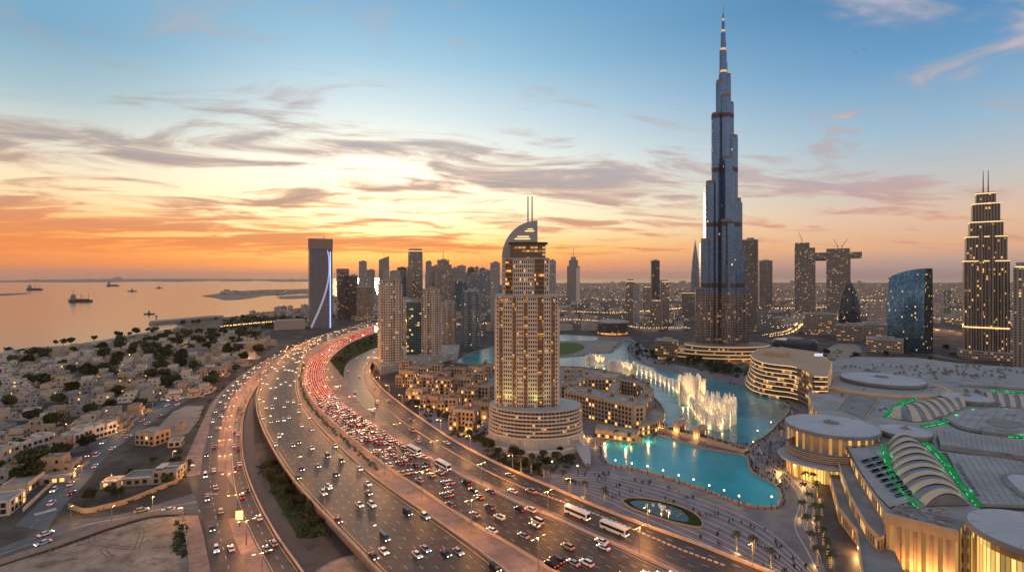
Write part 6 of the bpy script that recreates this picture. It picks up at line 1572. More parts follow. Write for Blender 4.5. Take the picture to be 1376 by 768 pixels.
near_labels(objs, ds, LMV); VOBJ = list(objs)
# ------------------------------------------------------------------ lamps
def lamp_post(x, y, z, hh, ang, label, two=True, energy=3200, col=(1, .40, .10), name='street_lamp', arm=2.6, group=None):
    r = empty(name, (x, y, z), ang); tag(r, label, 'street lamp', group)
    b = MB(); b.cyl(0, 0, 0, hh, .22, .12, 7); b.box(0, 0, 0, .7, .7, .5); b.build('pole', M['metal'], r)
    for sy in ((-1, 1) if two else (1,)):
        b = MB(); b.bar((0, 0, hh-.3), (0, sy*arm, hh+.3), .09, 5); b.build('arm', M['metal'], r)
        b = MB(); b.box(0, sy*(arm+.5), hh+.2, .45, 1.3, .18); b.build('lamp_head', M['darkmetal'], r)
        b = MB(); b.box(0, sy*(arm+.5), hh+.08, .36, 1.1, .1); b.build('lamp', M['lampglow'], r)
    if energy: light('lamp_light', 'POINT', (0, 0 if two else arm, hh-.35), energy, col, r, .4)
    return r
def along(P, step, start=0.0):
    out = []; L = 0; nxt = start
    for a, b in zip(P[:-1], P[1:]):
        d_ = (b-a).length
        while nxt <= L+d_: t = (nxt-L)/d_; q = (b-a).normalized(); out.append((a.lerp(b, t), q)); nxt += step
        L += d_
    return out
MED = [a.lerp(b, .5) for a, b in zip(LR, JL)]
for i, (p, q) in enumerate(along(MED, 44, 12)):
    if p.y > 1500: break
    lamp_post(p.x, p.y, ZD, 15, atan2(q.y, q.x), f'tall double lamp post on the central reservation, {nth(i)} from the near end', True, 12000 if p.y < 900 else 22000, group='central reservation lamps')
for i, (p, q) in enumerate(along(LL, 52, 30)):
    if p.y > 800: break
    lamp_post(p.x+.8, p.y, ZD, 12, atan2(q.y, q.x)+pi, f'tall single lamp post on the outer parapet of the viaduct, {nth(i)} from near', False, 5500, group='viaduct edge lamps')
for i, (p, q) in enumerate(along(JR, 50, 30)):
    if p.y > 900: break
    lamp_post(p.x+1, p.y, ZD, 12, atan2(q.y, q.x)+pi, f'single lamp post between jam and slip road, {nth(i)} from the near end', True, 11000, group='slip road lamps', arm=1.8)
for i, (p, q) in enumerate(along(FR, 46, 20)):
    if p.y > 900: break
    lamp_post(p.x, p.y, ZD, 10, atan2(q.y, q.x), f'lamp post on the outermost parapet beside the plaza, {nth(i)} from the near end', False, 8000, group='parapet lamps')
MA = [a.lerp(b, .5) for a, b in zip(AR, resample(BL, 80))]
for i, (p, q) in enumerate(along(MA, 34, 8)):
    if p.y > 1000: break
    lamp_post(p.x, p.y, 0, 11, atan2(q.y, q.x), f'lamp post on the pink strip between the two surface roads, {nth(i)} from near', True, 10000, (1, .38, .11), group='surface road lamps')
for i, (a, b) in enumerate([(262, 640), (246, 700), (205, 684), (150, 700), (110, 640), (160, 584), (205, 552), (95, 700), (232, 620), (150, 655)]):
    p = G(a, b); lamp_post(p.x, p.y, 0, 7, random.uniform(0, 6), ['lamp beside the crossing at the foot of the pink pavement', 'lamp at the corner of the sand lot', 'lamp above the curved beige garden wall', 'lamp opposite the corner villa', 'lamp halfway up the villa street', 'lamp at the side street mouth',
     'lamp at the top of the villa street', 'lamp by the zebra crossing on the villa street', 'lamp beside the cream outbuilding', 'lamp inside the corner villa garden'][i], False, 2000, (1, .52, .18), group='villa quarter lamps', arm=1.2)
rl = random.Random(31)
gl = []
for i in range(46):
    x, y = VSPOT[rl.randrange(len(VSPOT))]; r = empty('garden_lamp', (x+rl.uniform(-9, 9), y+rl.uniform(-9, 9), 0)); b = MB(); b.cyl(0, 0, 0, 2.8, .1, .08, 6); b.build('pole', M['darkmetal'], r)
    b = MB(); b.lathe([(0, 2.7), (.35, 3.0), (.35, 3.2), (0, 3.5)], n=8); b.build('globe', M['balllamp'], r); light('lamp_light', 'POINT', (0, 0, 3.8), 420 if y < 700 else 900, (1, .52, .18), r, .3)
    tag(r, None, 'garden lamp', 'garden lamps among the villas'); gl.append(r)
near_labels(gl, ['small glowing garden lamp']*len(gl), LMV)
def globe_lamp(px, py, label, hh=4.6, e=240, z=0.1):
    p = G(px, py); r = empty('globe_lamp', (p.x, p.y, z)); tag(r, label, 'lamp post', 'globe lamps round the pond')
    b = MB(); b.cyl(0, 0, 0, hh, .13, .09, 8); b.cyl(0, 0, 0, .6, .3, .22, 8); b.build('pole', M['darkmetal'], r)
    b = MB(); b.lathe([(0, hh), (.42, hh+.25), (.5, hh+.6), (.3, hh+.95), (0, hh+1.05)], n=10); b.build('globe', M['balllamp'], r); light('lamp_light', 'POINT', (0, 0, hh-.3), e, (1, .70, .32), r, .3)
    return r
GLP = [(827, 629), (849, 633), (870, 637), (891, 643), (912, 650), (932, 656), (953, 664), (973, 671), (993, 679)]
GLO = [globe_lamp(a, b, f'globe lamp on the near edge of the pond, {nth(i)} from its left end') for i, (a, b) in enumerate(GLP)]
for i, (a, b, t) in enumerate([(1037, 684, 'tall globe lamp at the right corner of the pond'), (1048, 662, 'globe lamp on the right bank of the pond'), (1012, 606, 'globe lamp where the footbridge meets the mall promenade'), (1018, 590, 'globe lamp on the lake bank just beyond the footbridge end'), (1036, 578, 'globe lamp on the lake bank below the round glass bay'), (1000, 662, 'globe lamp among the crowd inside the pond curve'), (776, 632, 'globe lamp beside the pale canopy'), (741, 640, 'globe lamp between hotel terraces and plaza')][:5]+[(776, 640, 'globe lamp beside the pale boat-shaped canopy'), (742, 634, 'globe lamp between hotel terraces and plaza')]): globe_lamp(a, b, t, 6, 420)

# ------------------------------------------------------------------ trees and palms
def crown_mesh(seed, R, n, q=.55, flat=.8, mat='leaf'):
    rt = random.Random(seed); m_ = MB(); lobes = [(rt.uniform(-.5, .5)*R, rt.uniform(-.5, .5)*R, rt.uniform(-.25, .45)*R, R*rt.uniform(.38, .62)) for _ in range(9)]
    for i in range(n):
        lx, ly, lz, lr = lobes[rt.randrange(9)]; th, ph = rt.uniform(0, 2*pi), math.acos(rt.uniform(-1, 1)); rr_ = lr*rt.random()**.35
        c = Vector((lx+rr_*sin(ph)*cos(th), ly+rr_*sin(ph)*sin(th), (lz+rr_*cos(ph))*flat)); a = Vector((rt.uniform(-1, 1), rt.uniform(-1, 1), rt.uniform(-1, 1))).normalized(); b = a.orthogonal().normalized(); s = q*rt.uniform(.6, 1.3)
        m_.face([c-a*s, c+b*s*.7, c+a*s, c-b*s*.7], 0)
    return m_
def make_tree(seed, R, n, q, mat, name='broadleaf_tree'):
    r = empty(name); b = crown_mesh(seed, R, n, q); o = b.build('crown', M[mat], r); o.location.z = R*.85+.6
    t = MB(); rt = random.Random(seed); t.cyl(0, 0, 0, R*.7, R*.09, R*.055, 7)
    for k in range(5): a = 2*pi*k/5+rt.random(); t.bar((0, 0, R*.7), (R*.5*cos(a), R*.5*sin(a), R*1.25), R*.04, 4, r2=R*.015)
    t.build('trunk', M['trunk'], r); return r
TN = [make_tree(i, rl.uniform(3.0, 4.4), 1100, .50, ['leaf', 'leaf2'][i % 2]) for i in range(6)]
TFR = [make_tree(20+i, rl.uniform(3.4, 5.0), 380, .85, ['leaf', 'leaf2'][i % 2]) for i in range(5)]
usedT = set(); TREES, TD = [], []
def put_tree(px=None, py=None, s=1.0, far=None, pos=None, desc='dark bushy tree', z=0.0, group='trees'):
    p = Vector(pos) if pos else G(px, py); far = p.y > 520 if far is None else far; L = TFR if far else TN; pr = rl.choice(L)
    if pr in usedT: o = copy_tree(pr)
    else: o = pr; usedT.add(pr); kids(o)
    o.location = (p[0], p[1], z); o.rotation_euler.z = rl.uniform(0, 6.28); f = s*rl.uniform(.75, 1.25); o.scale = (f*rl.uniform(.9, 1.15), f, f*rl.uniform(.85, 1.1)); tag(o, None, 'tree', group); TREES.append(o)
    TD.append(('small ' if f < .85 else 'large ' if f > 1.15 else '')+desc); return o
for (x, y) in rl.sample(VSPOT, min(len(VSPOT), 158)):
    put_tree(pos=(x+rl.uniform(-5, 5), y+rl.uniform(-5, 5), 0), s=1.9, desc='dark garden tree', group='trees among the villas')
for i in range(20):
    t = rl.random(); p = G(0, 474).lerp(G(330, 424), t); k = rl.uniform(18, 60); put_tree(pos=(p.x+k*.5+rl.uniform(-20, 20), p.y-k, 0), far=True, s=1.5, desc='shore tree', group='trees along the shore')
for i in range(18): put_tree(rl.uniform(290, 412), rl.uniform(428, 441), 1.7, True, desc='dark park tree', group='trees of the park by the jetty')
for i in range(14): a = rl.uniform(0, 1); p = G(356, 625).lerp(G(420, 712), a); put_tree(pos=(p.x+rl.uniform(-2, 5), p.y+rl.uniform(-4, 4), 0), s=.8, desc='bushy verge tree', group='trees on the verge under the viaduct')
for i in range(18):
    k = rl.randrange(K0+2, K1-6); p = JR[k].lerp(FL[k], rl.uniform(.3, .7)); put_tree(pos=(p.x, p.y, 0), z=ZD-.1, far=True, s=.8 if p.y > 500 else .6, desc='tree on the green strip', group='trees on the green strip between jam and slip road')
for a, b in [(655, 606), (668, 612), (676, 622), (690, 627), (705, 631), (722, 634), (735, 628), (745, 618), (752, 609), (690, 614), (700, 615), (716, 617), (730, 614), (642, 592), (632, 586), (622, 580), (650, 600), (757, 600), (765, 622), (745, 634), (612, 572), (600, 564), (590, 558), (575, 550), (560, 545), (640, 575), (660, 590)]:
    put_tree(a, b, rl.uniform(.75, 1.1), False, desc='dark tree at the hotel foot' if a > 640 else 'dark tree by the old-town blocks', group='trees round the curved hotel')
for a, b in [(216, 642), (234, 628), (226, 650), (160, 668), (176, 640), (148, 664), (240, 612), (206, 622), (120, 672)]: put_tree(a, b, .8, False, desc='garden tree by the corner villa', group='trees by the corner villa')
for i in range(38):
    t = rl.random(); a = 846+t*150; b = 470+t*32+rl.uniform(-7, 6)
    if b < 462: continue
    put_tree(a, b, 1.0, True, desc='tree on the far lake bank', group='trees on the far lake bank')
for a, b in [(1050, 500), (1060, 492), (1046, 488), (1085, 486), (1095, 492), (1110, 476), (1150, 480), (1022, 482), (1035, 478), (1130, 452), (1190, 478), (1250, 484), (1280, 478), (1165, 459), (1060, 480), (1270, 470)]:
    put_tree(a, b, 1.1, True, desc='dark tree behind the wave hotel', group='trees behind the wave hotel')
near_labels(TREES, TD, LMV+[('the woven tower', G(430, 441)), ('the crossing of surface roads', G(290, 670)), ('the hotel drum', G(720, 603)), ('the green strip bend', G(448, 500)), ('the round hall', G(823, 450)), ('the lake pavilion', G(896, 484)),
   ('the giant tower podium', G(960, 500)), ('the wave hotel', G(1060, 520)), ('the blue glass slab', G(1222, 473)), ('the old-town blocks', G(600, 550)), ('the entrance canopy', G(787, 622)), ('the loop road', G(470, 760))])
# shrubs too many to count
sh = MB()
def shrub(x, y, z, R, n=14):
    for _ in range(n):
        c = Vector((x+rl.gauss(0, R*.5), y+rl.gauss(0, R*.5), z+abs(rl.gauss(0, R*.35))+.2)); a = Vector((rl.uniform(-1, 1), rl.uniform(-1, 1), rl.uniform(-1, 1))).normalized(); b = a.orthogonal().normalized(); s = R*rl.uniform(.25, .5)
        sh.face([c-a*s, c+b*s*.8, c+a*s, c-b*s*.8], 0 if _ % 3 else 1)
for o in VOBJ:
    for _ in range(4): shrub(o.location.x+rl.uniform(-11, 11), o.location.y+rl.uniform(-10, 10), 0, rl.uniform(1.2, 2.6))
for _ in range(150):
    p = G(rl.uniform(300, 412), rl.uniform(426, 442)); shrub(p.x, p.y, 0, 6, 16)
for a, b, n in ((660, 612, 40), (700, 630, 50), (745, 620, 30), (630, 585, 40), (595, 560, 30), (570, 545, 20), (880, 470, 0), (650, 500, 20)):
    for _ in range(n): p = G(a+rl.uniform(-26, 26), b+rl.uniform(-9, 9)); shrub(p.x, p.y, 0, 1.8, 12)
for _ in range(260):
    t = rl.random(); a = 848+t*170; b = 468+t*36+rl.gauss(0, 5)
    if b > 460: p = G(a, b); shrub(p.x, p.y, 0, 2.6, 12)
for _ in range(120): p = G(rl.uniform(1040, 1130), rl.uniform(470, 500)); shrub(p.x, p.y, 0, 2.6, 12)
for _ in range(160):
    a = rl.random(); p = G(356, 625).lerp(G(424, 716), a); shrub(p.x+rl.uniform(-5, 9), p.y+rl.uniform(-5, 5), 0, 1.4, 12)
for _ in range(260):
    k = rl.randrange(K0, K1-4); p = JR[k].lerp(FL[k], rl.uniform(.12, .88)); shrub(p.x, p.y, ZD, 1.8, 12)
for i in range(70):
    p = G(rl.gauss(242, 4), rl.uniform(700, 750)); shrub(p.x, p.y, 0, 1.1, 10)
    p = fpw[rl.randrange(len(fpw))]; shrub(p.x+rl.uniform(-1, 1), p.y+rl.uniform(.8, 2.5), 0, 1.3, 10)
    p = PL[rl.randrange(8, 50)]; shrub(p.x-rl.uniform(1, 5), p.y, 0, 1.5, 10)
tag(sh.build('shrubs', [M['leaf'], M['leaf2']]), 'countless dark shrubs in gardens, verges and lake banks', 'shrubs', kind='stuff')
def make_palm(seed, hh=8.0, lit=True):
    r = empty('palm_tree'); rt = random.Random(seed); b = MB()
    for k in range(6): b.cyl(.04*k, 0, hh*k/6, hh*(k+1)/6, .30-.02*k, .27-.02*k, 7)
    b.build('trunk', M['trunk'], r)
    c = MB()
    for i in range(22):
        a = 2*pi*i/22+rt.uniform(-.1, .1); el = rt.uniform(-.2, 1.0); L = rt.uniform(2.4, 3.1); P = []
        for k in range(6):
            t = k/5; P.append(Vector((cos(a)*L*t*cos(el*.6), sin(a)*L*t*cos(el*.6), hh+L*(sin(el)*t-.75*t*t))))
        sd = Vector((-sin(a), cos(a), 0))
        for k in range(5):
            w0, w1 = .42*sin(pi*(k/5*.85+.12)), .42*sin(pi*((k+1)/5*.85+.12)) if k < 4 else .03
            up = Vector((0, 0, .12))
            c.face([P[k]-sd*w0-up, P[k], P[k+1], P[k+1]-sd*w1-up]); c.face([P[k], P[k]+sd*w0-up, P[k+1]+sd*w1-up, P[k+1]])
    c.build('crown', M['leaf2'], r)
    if lit:
        g = MB()
        for k in range(26): a = k*1.9; g.box(.31*cos(a), .31*sin(a), hh*(.1+.85*k/26), .09, .09, .09)
        g.build('string_lights', M['farglow'], r)['kind'] = 'thing'
    return r
PP = [make_palm(i, rl.uniform(7, 9)) for i in range(3)]; PO, PD = [], []
for j, (a, b) in enumerate([(786, 668), (812, 676), (764, 664), (990, 741), (1013, 745), (1036, 764), (1080, 628), (1086, 640), (1092, 655), (1098, 668), (1080, 668), (1088, 684), (1094, 700), (1100, 716), (1106, 733), (1112, 750), (1082, 652), (1075, 616), (1078, 696), (1084, 714), (1090, 740), (1098, 762), (731, 644), (714, 638), (700, 634), (757, 650),
    (1064, 560), (1060, 574), (1050, 588), (862, 600), (846, 598), (828, 592), (880, 598), (800, 600), (1116, 765), (1104, 700)]):
    if j < 3: o = PP[j]; kids(o)
    else: o = copy_tree(PP[j % 3])
    p = G(a, b); o.location = (p.x, p.y, 0); o.rotation_euler.z = rl.uniform(0, 6); tag(o, None, 'palm tree', 'palms on the plaza and promenade'); PO.append(o); PD.append('date palm wound with lights')
    if j % 3 == 0 and j > 5 or j in (0, 3, 5): light('palm_light', 'POINT', (.9, -.9, 1.2), 260, (1, .62, .18), o, .3)
near_labels(PO, PD, [('the right pond corner', G(1040, 680)), ('the corner block of the mall', G(1188, 760)), ('the entrance canopy', G(787, 622)), ('the curved hotel terraces', G(720, 620)), ('the round glass bay', G(1085, 620)), ('the courtyard block', G(840, 590)), ('the almond-shaped pool', G(890, 690)), ('the near right frame corner', G(1100, 768))])

# ------------------------------------------------------------------ vehicles
M['bill'] = pm('billboard_glow', (1, .6, .2), .4, var=0, emit=(1, .42, .08), es=4)
CARC = {'white': (.72, .72, .70), 'silver': (.42, .43, .44), 'black': (.015, .015, .017), 'grey': (.12, .125, .13), 'red': (.35, .02, .015), 'sand': (.48, .40, .28), 'blue': (.03, .06, .16)}
for k, v in CARC.items(): M['car_'+k] = pm('car_paint_'+k, v, .28, metal=.1 if k in ('white', 'red') else .5, var=0, spec=.5, coat=.4)
M['tyre'] = pm('tyre', (.015, .015, .015), .8, var=0); M['cglass'] = pm('car_glass', (.015, .018, .02), .08, var=0, spec=.7)
M['head'] = pm('headlight', (1, .95, .85), .3, var=0, emit=(1, .84, .58), es=4.5); M['tail'] = pm('tail_light', (.8, .05, .03), .3, var=0, emit=(1, .07, .03), es=2.4)
CW = 1.22
def car_prof(kind):
    if kind == 'saloon': return [(-2.35, .35), (-2.35, .85), (-1.9, .98), (2.0, .80), (2.35, .62), (2.35, .35)], [(-1.75, .97), (-1.15, 1.42), (.45, 1.42), (1.15, .88)]
    if kind == 'four-wheel drive': return [(-2.4, .4), (-2.42, 1.1), (-2.3, 1.18), (1.1, 1.14), (2.2, 1.0), (2.4, .75), (2.4, .4)], [(-2.3, 1.17), (-2.05, 1.85), (.4, 1.85), (1.05, 1.14)]
    return [(-2.6, .4), (-2.62, 1.15), (1.9, 1.10), (2.5, .9), (2.6, .6), (2.6, .4)], [(-2.58, 1.15), (-2.5, 2.1), (1.2, 2.1), (1.95, 1.09)]
def solid(m_, prof, w_, mi, wt=None):
    wt = wt or w_; n = len(prof); zs = [p[1] for p in prof]; z0, z1 = min(zs), max(zs)
    def W_(z): return (w_+(wt-w_)*(z-z0)/max(1e-6, z1-z0))/2
    for i in range(n):
        a, b = prof[i], prof[(i+1) % n]; m_.face([(a[0], -W_(a[1]), a[1]), (a[0], W_(a[1]), a[1]), (b[0], W_(b[1]), b[1]), (b[0], -W_(b[1]), b[1])], mi)
    m_.face([(p[0], -W_(p[1]), p[1]) for p in prof][::-1], mi); m_.face([(p[0], W_(p[1]), p[1]) for p in prof], mi)
def wheel(m_, x, y, mi, r_=.34):
    for i in range(10):
        a, b = 2*pi*i/10, 2*pi*(i+1)/10; P = lambda t, yy: (x+r_*cos(t), yy, r_+r_*sin(t))
        m_.face([P(a, y-.11), P(b, y-.11), P(b, y+.11), P(a, y+.11)], mi)
    m_.face([(x+r_*cos(2*pi*i/10), y-.11, r_+r_*sin(2*pi*i/10)) for i in range(10)], mi); m_.face([(x+r_*cos(2*pi*i/10), y+.11, r_+r_*sin(2*pi*i/10)) for i in range(10)][::-1], mi)
def make_car(kind, col, parts):
    bp, cp = car_prof(kind); hw = .92; mats = [M['car_'+col], M['cglass'], M['tyre'], M['head'], M['tail']]; zl = .68 if kind == 'saloon' else .82; xf, xb = bp[-1][0], bp[0][0]
    nm = {'saloon': 'saloon_car', 'four-wheel drive': 'off_road_car', 'minibus': 'minibus'}[kind]
    top = [(cp[1][0]+.05, cp[1][1]+.002), (cp[2][0]-.05, cp[2][1]+.002)]
    def roof(m_): m_.face([(top[0][0], -.62, top[0][1]+.02), (top[1][0], -.62, top[1][1]+.02), (top[1][0], .62, top[1][1]+.02), (top[0][0], .62, top[0][1]+.02)], 0)
    if not parts:
        m_ = MB(); solid(m_, bp, 2*hw, 0, 1.7); solid(m_, cp, 1.7, 1, 1.35); roof(m_)
        for x in (-1.45, 1.45):
            for s in (-1, 1): wheel(m_, x, s*.84, 2)
        for s in (-1, 1): m_.box(xf, s*.66, zl-.12, .12, .42, .22, mi=3); m_.box(xb, s*.68, zl, .12, .40, .22, mi=4)
        o = m_.build(nm, mats); o.scale = (CW, CW, CW); return o
    r = empty(nm); r.scale = (CW, CW, CW)
    m_ = MB(); solid(m_, bp, 2*hw, 0, 1.7); roof(m_); m_.build('body', mats, r)
    m_ = MB(); solid(m_, cp, 1.7, 1, 1.35); m_.build('windows', mats, r)
    for x in (-1.45, 1.45):
        for s in (-1, 1): m_ = MB(); wheel(m_, x, s*.84, 2); m_.build('wheel', mats, r)
    for s in (-1, 1):
        m_ = MB(); m_.box(xf, s*.66, zl-.12, .12, .42, .22, mi=3); m_.build('headlight', mats, r); m_ = MB(); m_.box(xb, s*.68, zl, .12, .40, .22, mi=4); m_.build('tail_light', mats, r)
    return r
def make_bus():
    r = empty('coach'); m_ = MB(); m_.box(0, 0, .45, 11.8, 2.55, 2.75); m_.box(-.5, 0, 3.2, 5, 1.6, .25); m_.build('body', M['car_white'], r)
    for s in (-1, 1): m_ = MB(); m_.box(-.2, s*1.29, 1.6, 10.9, .05, 1.1); m_.build('side_windows', M['cglass'], r)
    m_ = MB(); m_.box(5.9, 0, 1.3, .08, 2.3, 1.5); m_.build('windscreen', M['cglass'], r); m_ = MB(); m_.box(-5.9, 0, 1.8, .08, 2.0, .9); m_.build('rear_window', M['cglass'], r)
    for x in (-3.6, 3.6):
        for s in (-1, 1): m_ = MB(); wheel(m_, x, s*1.2, 0, .5); m_.build('wheel', M['tyre'], r)
    for s in (-1, 1): m_ = MB(); m_.box(5.92, s*.95, .75, .1, .4, .25); m_.build('headlight', M['head'], r); m_ = MB(); m_.box(-5.92, s*1.0, .8, .1, .35, .4); m_.build('tail_light', M['tail'], r)
    r.scale = (1.15, 1.15, 1.15); return r
PROTO = {}
def get_car(kind, col, parts):
    k = (kind, col, parts)
    if k not in PROTO: PROTO[k] = make_car(kind, col, parts); kids(PROTO[k]); return PROTO[k]
    return copy_tree(PROTO[k])
rv = random.Random(77)
def pick(bias=None):
    kind = rv.choices(['saloon', 'four-wheel drive', 'minibus'], [.6, .3, .1])[0]; col = rv.choices(list(CARC), [.42, .16, .13, .11, .05, .09, .04])[0]; return kind, col
NCAR = [0]
farcars = MB()
CARQ = []
def put_car(p, q, back, where, idx, group=None): CARQ.append((p.y, len(CARQ), (p, q, back, where, idx, 0.0, None, group)))
def put_car_now(p, q, back, where, idx, z=0.0, parts=None, group=None, kc=None, sep_=True):
    kind, col = kc or pick(); knd = kind.replace('four-wheel drive', 'off-roader'); parts = p.y < 345 if parts is None else parts
    o = get_car(kind, col, parts); o.location = (p.x, p.y, p.z+z); o.rotation_euler = (0, 0, atan2(q.y, q.x)+(pi if back else 0)+rv.uniform(-.02, .02))
    tag(o, f'{col} {knd}{where}, {nth(idx)} from near end', {'saloon': 'car', 'four-wheel drive': 'car', 'minibus': 'minibus'}[kind], group); NCAR[0] += 1; return o
def far_car(p, q, back, jam):
    a = atan2(q.y, q.x)+(pi if back else 0); c, s = cos(a), sin(a); k = 1.05
    farcars.box(p.x, p.y, p.z+.3, 4.6*k, 1.75*k, .8*k, a, 0 if rv.random() < .6 else 1); farcars.box(p.x-.2*c, p.y-.2*s, p.z+1.2, 2.4*k, 1.5*k, .55*k, a, 2)
    for sd in (-.65, .65): farcars.box(p.x-2.3*k*c-sd*k*s, p.y-2.3*k*s+sd*k*c, p.z+.8, .15, .6, .4, a, 4); farcars.box(p.x+2.3*k*c-sd*k*s, p.y+2.3*k*s+sd*k*c, p.z+.7, .15, .6, .35, a, 3)
lane_n = ['first', 'second', 'third', 'fourth', 'fifth', 'sixth', 'seventh', 'eighth', 'ninth']
for li in range(9):                        # the jam: tail lights towards the viewpoint
    s = (li+.5)/9; C = [a.lerp(b, s) for a, b in zip(JL, JR)]; L = plen(C); R_ = along(C, 1.0, 6+rv.uniform(0, 20)); i = 0; k = 0
    if li == 8: s = 8.4/9
    while i < len(R_):
        p, q = R_[i]; y = p.y
        if y < 1500:
            if y < 500: put_car(p, q, False, f' in the {lane_n[li]} lane of the jam', k, group='cars in the evening jam')
            else: far_car(p, q, False, True)
        k += 1
        gap = rv.uniform(26, 60) if y < 285 else rv.uniform(15, 36) if y < 345 else rv.uniform(9, 19) if y < 430 else rv.uniform(7, 10.5) if y < 900 else rv.uniform(9, 20)
        i += int(gap)
for li in range(8):                        # free-flowing carriageway: headlights towards the viewpoint
    s = (li+.5)/8; C = [a.lerp(b, s) for a, b in zip(LL, LR)]; R_ = along(C, 1.0, rv.uniform(5, 60)); i = 0; k = 0
    while i < len(R_):
        p, q = R_[i]; y = p.y
        if y < 1500:
            if y < 620: put_car(p, q, True, f' in the {lane_n[li]} lane from viaduct edge', k, group='cars on the free carriageway')
            else: far_car(p, q, True, False)
        k += 1; i += int(rv.uniform(38, 90) if y < 450 else rv.uniform(45, 120))
def sparse(A, B_, lanes, backs, gap, where, group, ymax=700, start=10, kc=None):
    for li, (s, bk) in enumerate(zip(lanes, backs)):
        C = [a.lerp(b, s) for a, b in zip(A, B_)]; R_ = along(C, 1.0, start+rv.uniform(0, 40)); i = 0; k = 0
        while i < len(R_) and R_[i][0].y < ymax:
            put_car(R_[i][0], R_[i][1], bk, f' in the {lane_n[li]} {where}', k, group=group); k += 1; i += int(rv.uniform(*gap))
sparse(FL, FD, [.2, .8], [False, False], (70, 150), 'lane of the inner slip road', 'cars on the slip roads', 800, 90)
sparse(FD, FR, [.5], [False], (60, 140), 'lane of the outer slip road', 'cars on the slip roads', 800, 120)
sparse(AL, AR, [.25, .75], [True, False], (20, 55), 'lane of the leftmost surface road', 'cars on the surface roads', 700, 30)
sparse(BL, BR, [.3, .7], [False, False], (30, 70), 'lane beside the underpass', 'cars on the surface roads', 700, 20)
sparse(VL, VR, [.12, .5, .88], [True, False, False], (18, 60), 'file of the villa street', 'cars on the villa street', 560, 12)
sparse(XU, XD, [.28, .75], [True, False], (30, 60), 'lane of the cross street', 'cars on the cross street', 500, 20)
CARQ.sort(key=lambda c: c[:2])
for n_, c in enumerate(CARQ):
    if n_ < 300: put_car_now(*c[2])
    else: far_car(c[2][0], c[2][1], c[2][2], True)
tag(farcars.build('distant_traffic', [M['car_white'], M['car_grey'], M['cglass'], M['head'], M['tail']]), 'dense distant stream of cars with red tail lights on the highway bend', 'traffic', kind='stuff')
bus0 = None
for a, b, rA, rB, s, lab in [(790, 688, FL, FD, .42, 'white coach on the inner slip road, left of the two nearest coaches'), (838, 709, FL, FD, .42, 'white coach on the inner slip road, right of the two nearest coaches'), (552, 608, JL, JR, .955, 'pale coach farther back at the right side of the jam'), (585, 629, JL, JR, .955, 'pale coach nearer in the jam beside the slip road barrier')]:
    P = G(a, b, ZD); C = [x_.lerp(y_, s) for x_, y_ in zip(rA, rB)]; k = min(range(len(C)-1), key=lambda i: (C[i]-P).length); q = (C[k+1]-C[k]).normalized()
    if bus0 is None: bus0 = make_bus(); kids(bus0); o = bus0
    else: o = copy_tree(bus0)
    o.location = (C[k].x, C[k].y, ZD); o.rotation_euler.z = atan2(q.y, q.x)+pi; tag(o, lab, 'coach', 'coaches')
print('cars', NCAR[0])

# ------------------------------------------------------------------ people
def person_mesh(pose, seed):
    """one skinned body: legs, trunk, arms and head grown round a skeleton"""
    rt = random.Random(seed); st = {'stand': .10, 'walk': .34, 'wait': .06}[pose]
    V = [(0, 0, .95), (0, 0, 1.2), (0, .01, 1.42), (0, .02, 1.52), (0, .03, 1.66), (0, .03, 1.76),
         (.10, 0, .90), (.11, st*.5, .50), (.12, st*.35, .08), (.12, st*.35+.14, .03), (-.10, 0, .90), (-.11, -st*.45, .50), (-.12, -st, .10), (-.12, -st+.13, .04),
         (.19, 0, 1.40), (.25, -st*.3, 1.14), (.24, .08-st*.4, .90), (.24, .11-st*.4, .82), (-.19, 0, 1.40), (-.25, st*.3, 1.14), (-.24, .08+st*.4, .90), (-.24, .12+st*.4, .82)]
    Ed = [(0, 1), (1, 2), (2, 3), (3, 4), (4, 5), (0, 6), (6, 7), (7, 8), (8, 9), (0, 10), (10, 11), (11, 12), (12, 13), (2, 14), (14, 15), (15, 16), (16, 17), (2, 18), (18, 19), (19, 20), (20, 21)]
    Rd = [.15, .145, .15, .065, .105, .08, .10, .065, .045, .04, .10, .065, .045, .04, .07, .05, .035, .03, .07, .05, .035, .03]
    me = bpy.data.meshes.new('p'); me.from_pydata(V, Ed, []); o = bpy.data.objects.new('p', me); COL.objects.link(o); o.modifiers.new('s', 'SKIN')
    for v_, r_ in zip(me.skin_vertices[0].data, Rd): v_.radius = (r_, r_*.85)
    me.skin_vertices[0].data[0].use_root = True
    bpy.context.view_layer.update(); dg = bpy.context.evaluated_depsgraph_get(); out_ = bpy.data.meshes.new_from_object(o.evaluated_get(dg)); bpy.data.objects.remove(o); return out_
M['skin'] = pm('skin', (.30, .17, .11), .6, var=0); M['hair'] = pm('hair', (.02, .015, .012), .6, var=0)
CLO = {'black': (.012, .012, .014), 'navy': (.02, .025, .05), 'white': (.55, .54, .52), 'grey': (.10, .10, .11), 'brown': (.09, .05, .035), 'red': (.22, .03, .03)}
for k, v in CLO.items(): M['cl_'+k] = pm('cloth_'+k, v, .9, var=0)
def person_set(col, pose, seed):
    me = person_mesh(pose, seed).copy(); me.materials.clear()
    me.materials.append(M['cl_'+col]); me.materials.append(M['skin']); me.materials.append(M['hair']); me.materials.append(M['cl_black'])
    for p in me.polygons:
        z = p.center.z; p.material_index = (2 if (z > 1.70 or (z > 1.6 and p.center.y < .0)) else 1) if z > 1.53 else 3 if z < .92 and abs(p.center.x) < .2 else 1 if z < .88 else 0
    return me
PM = [(c, ps, person_set(c, ps, i)) for i, (c, ps) in enumerate([(c, ps) for c in CLO for ps in ('stand', 'walk')])]
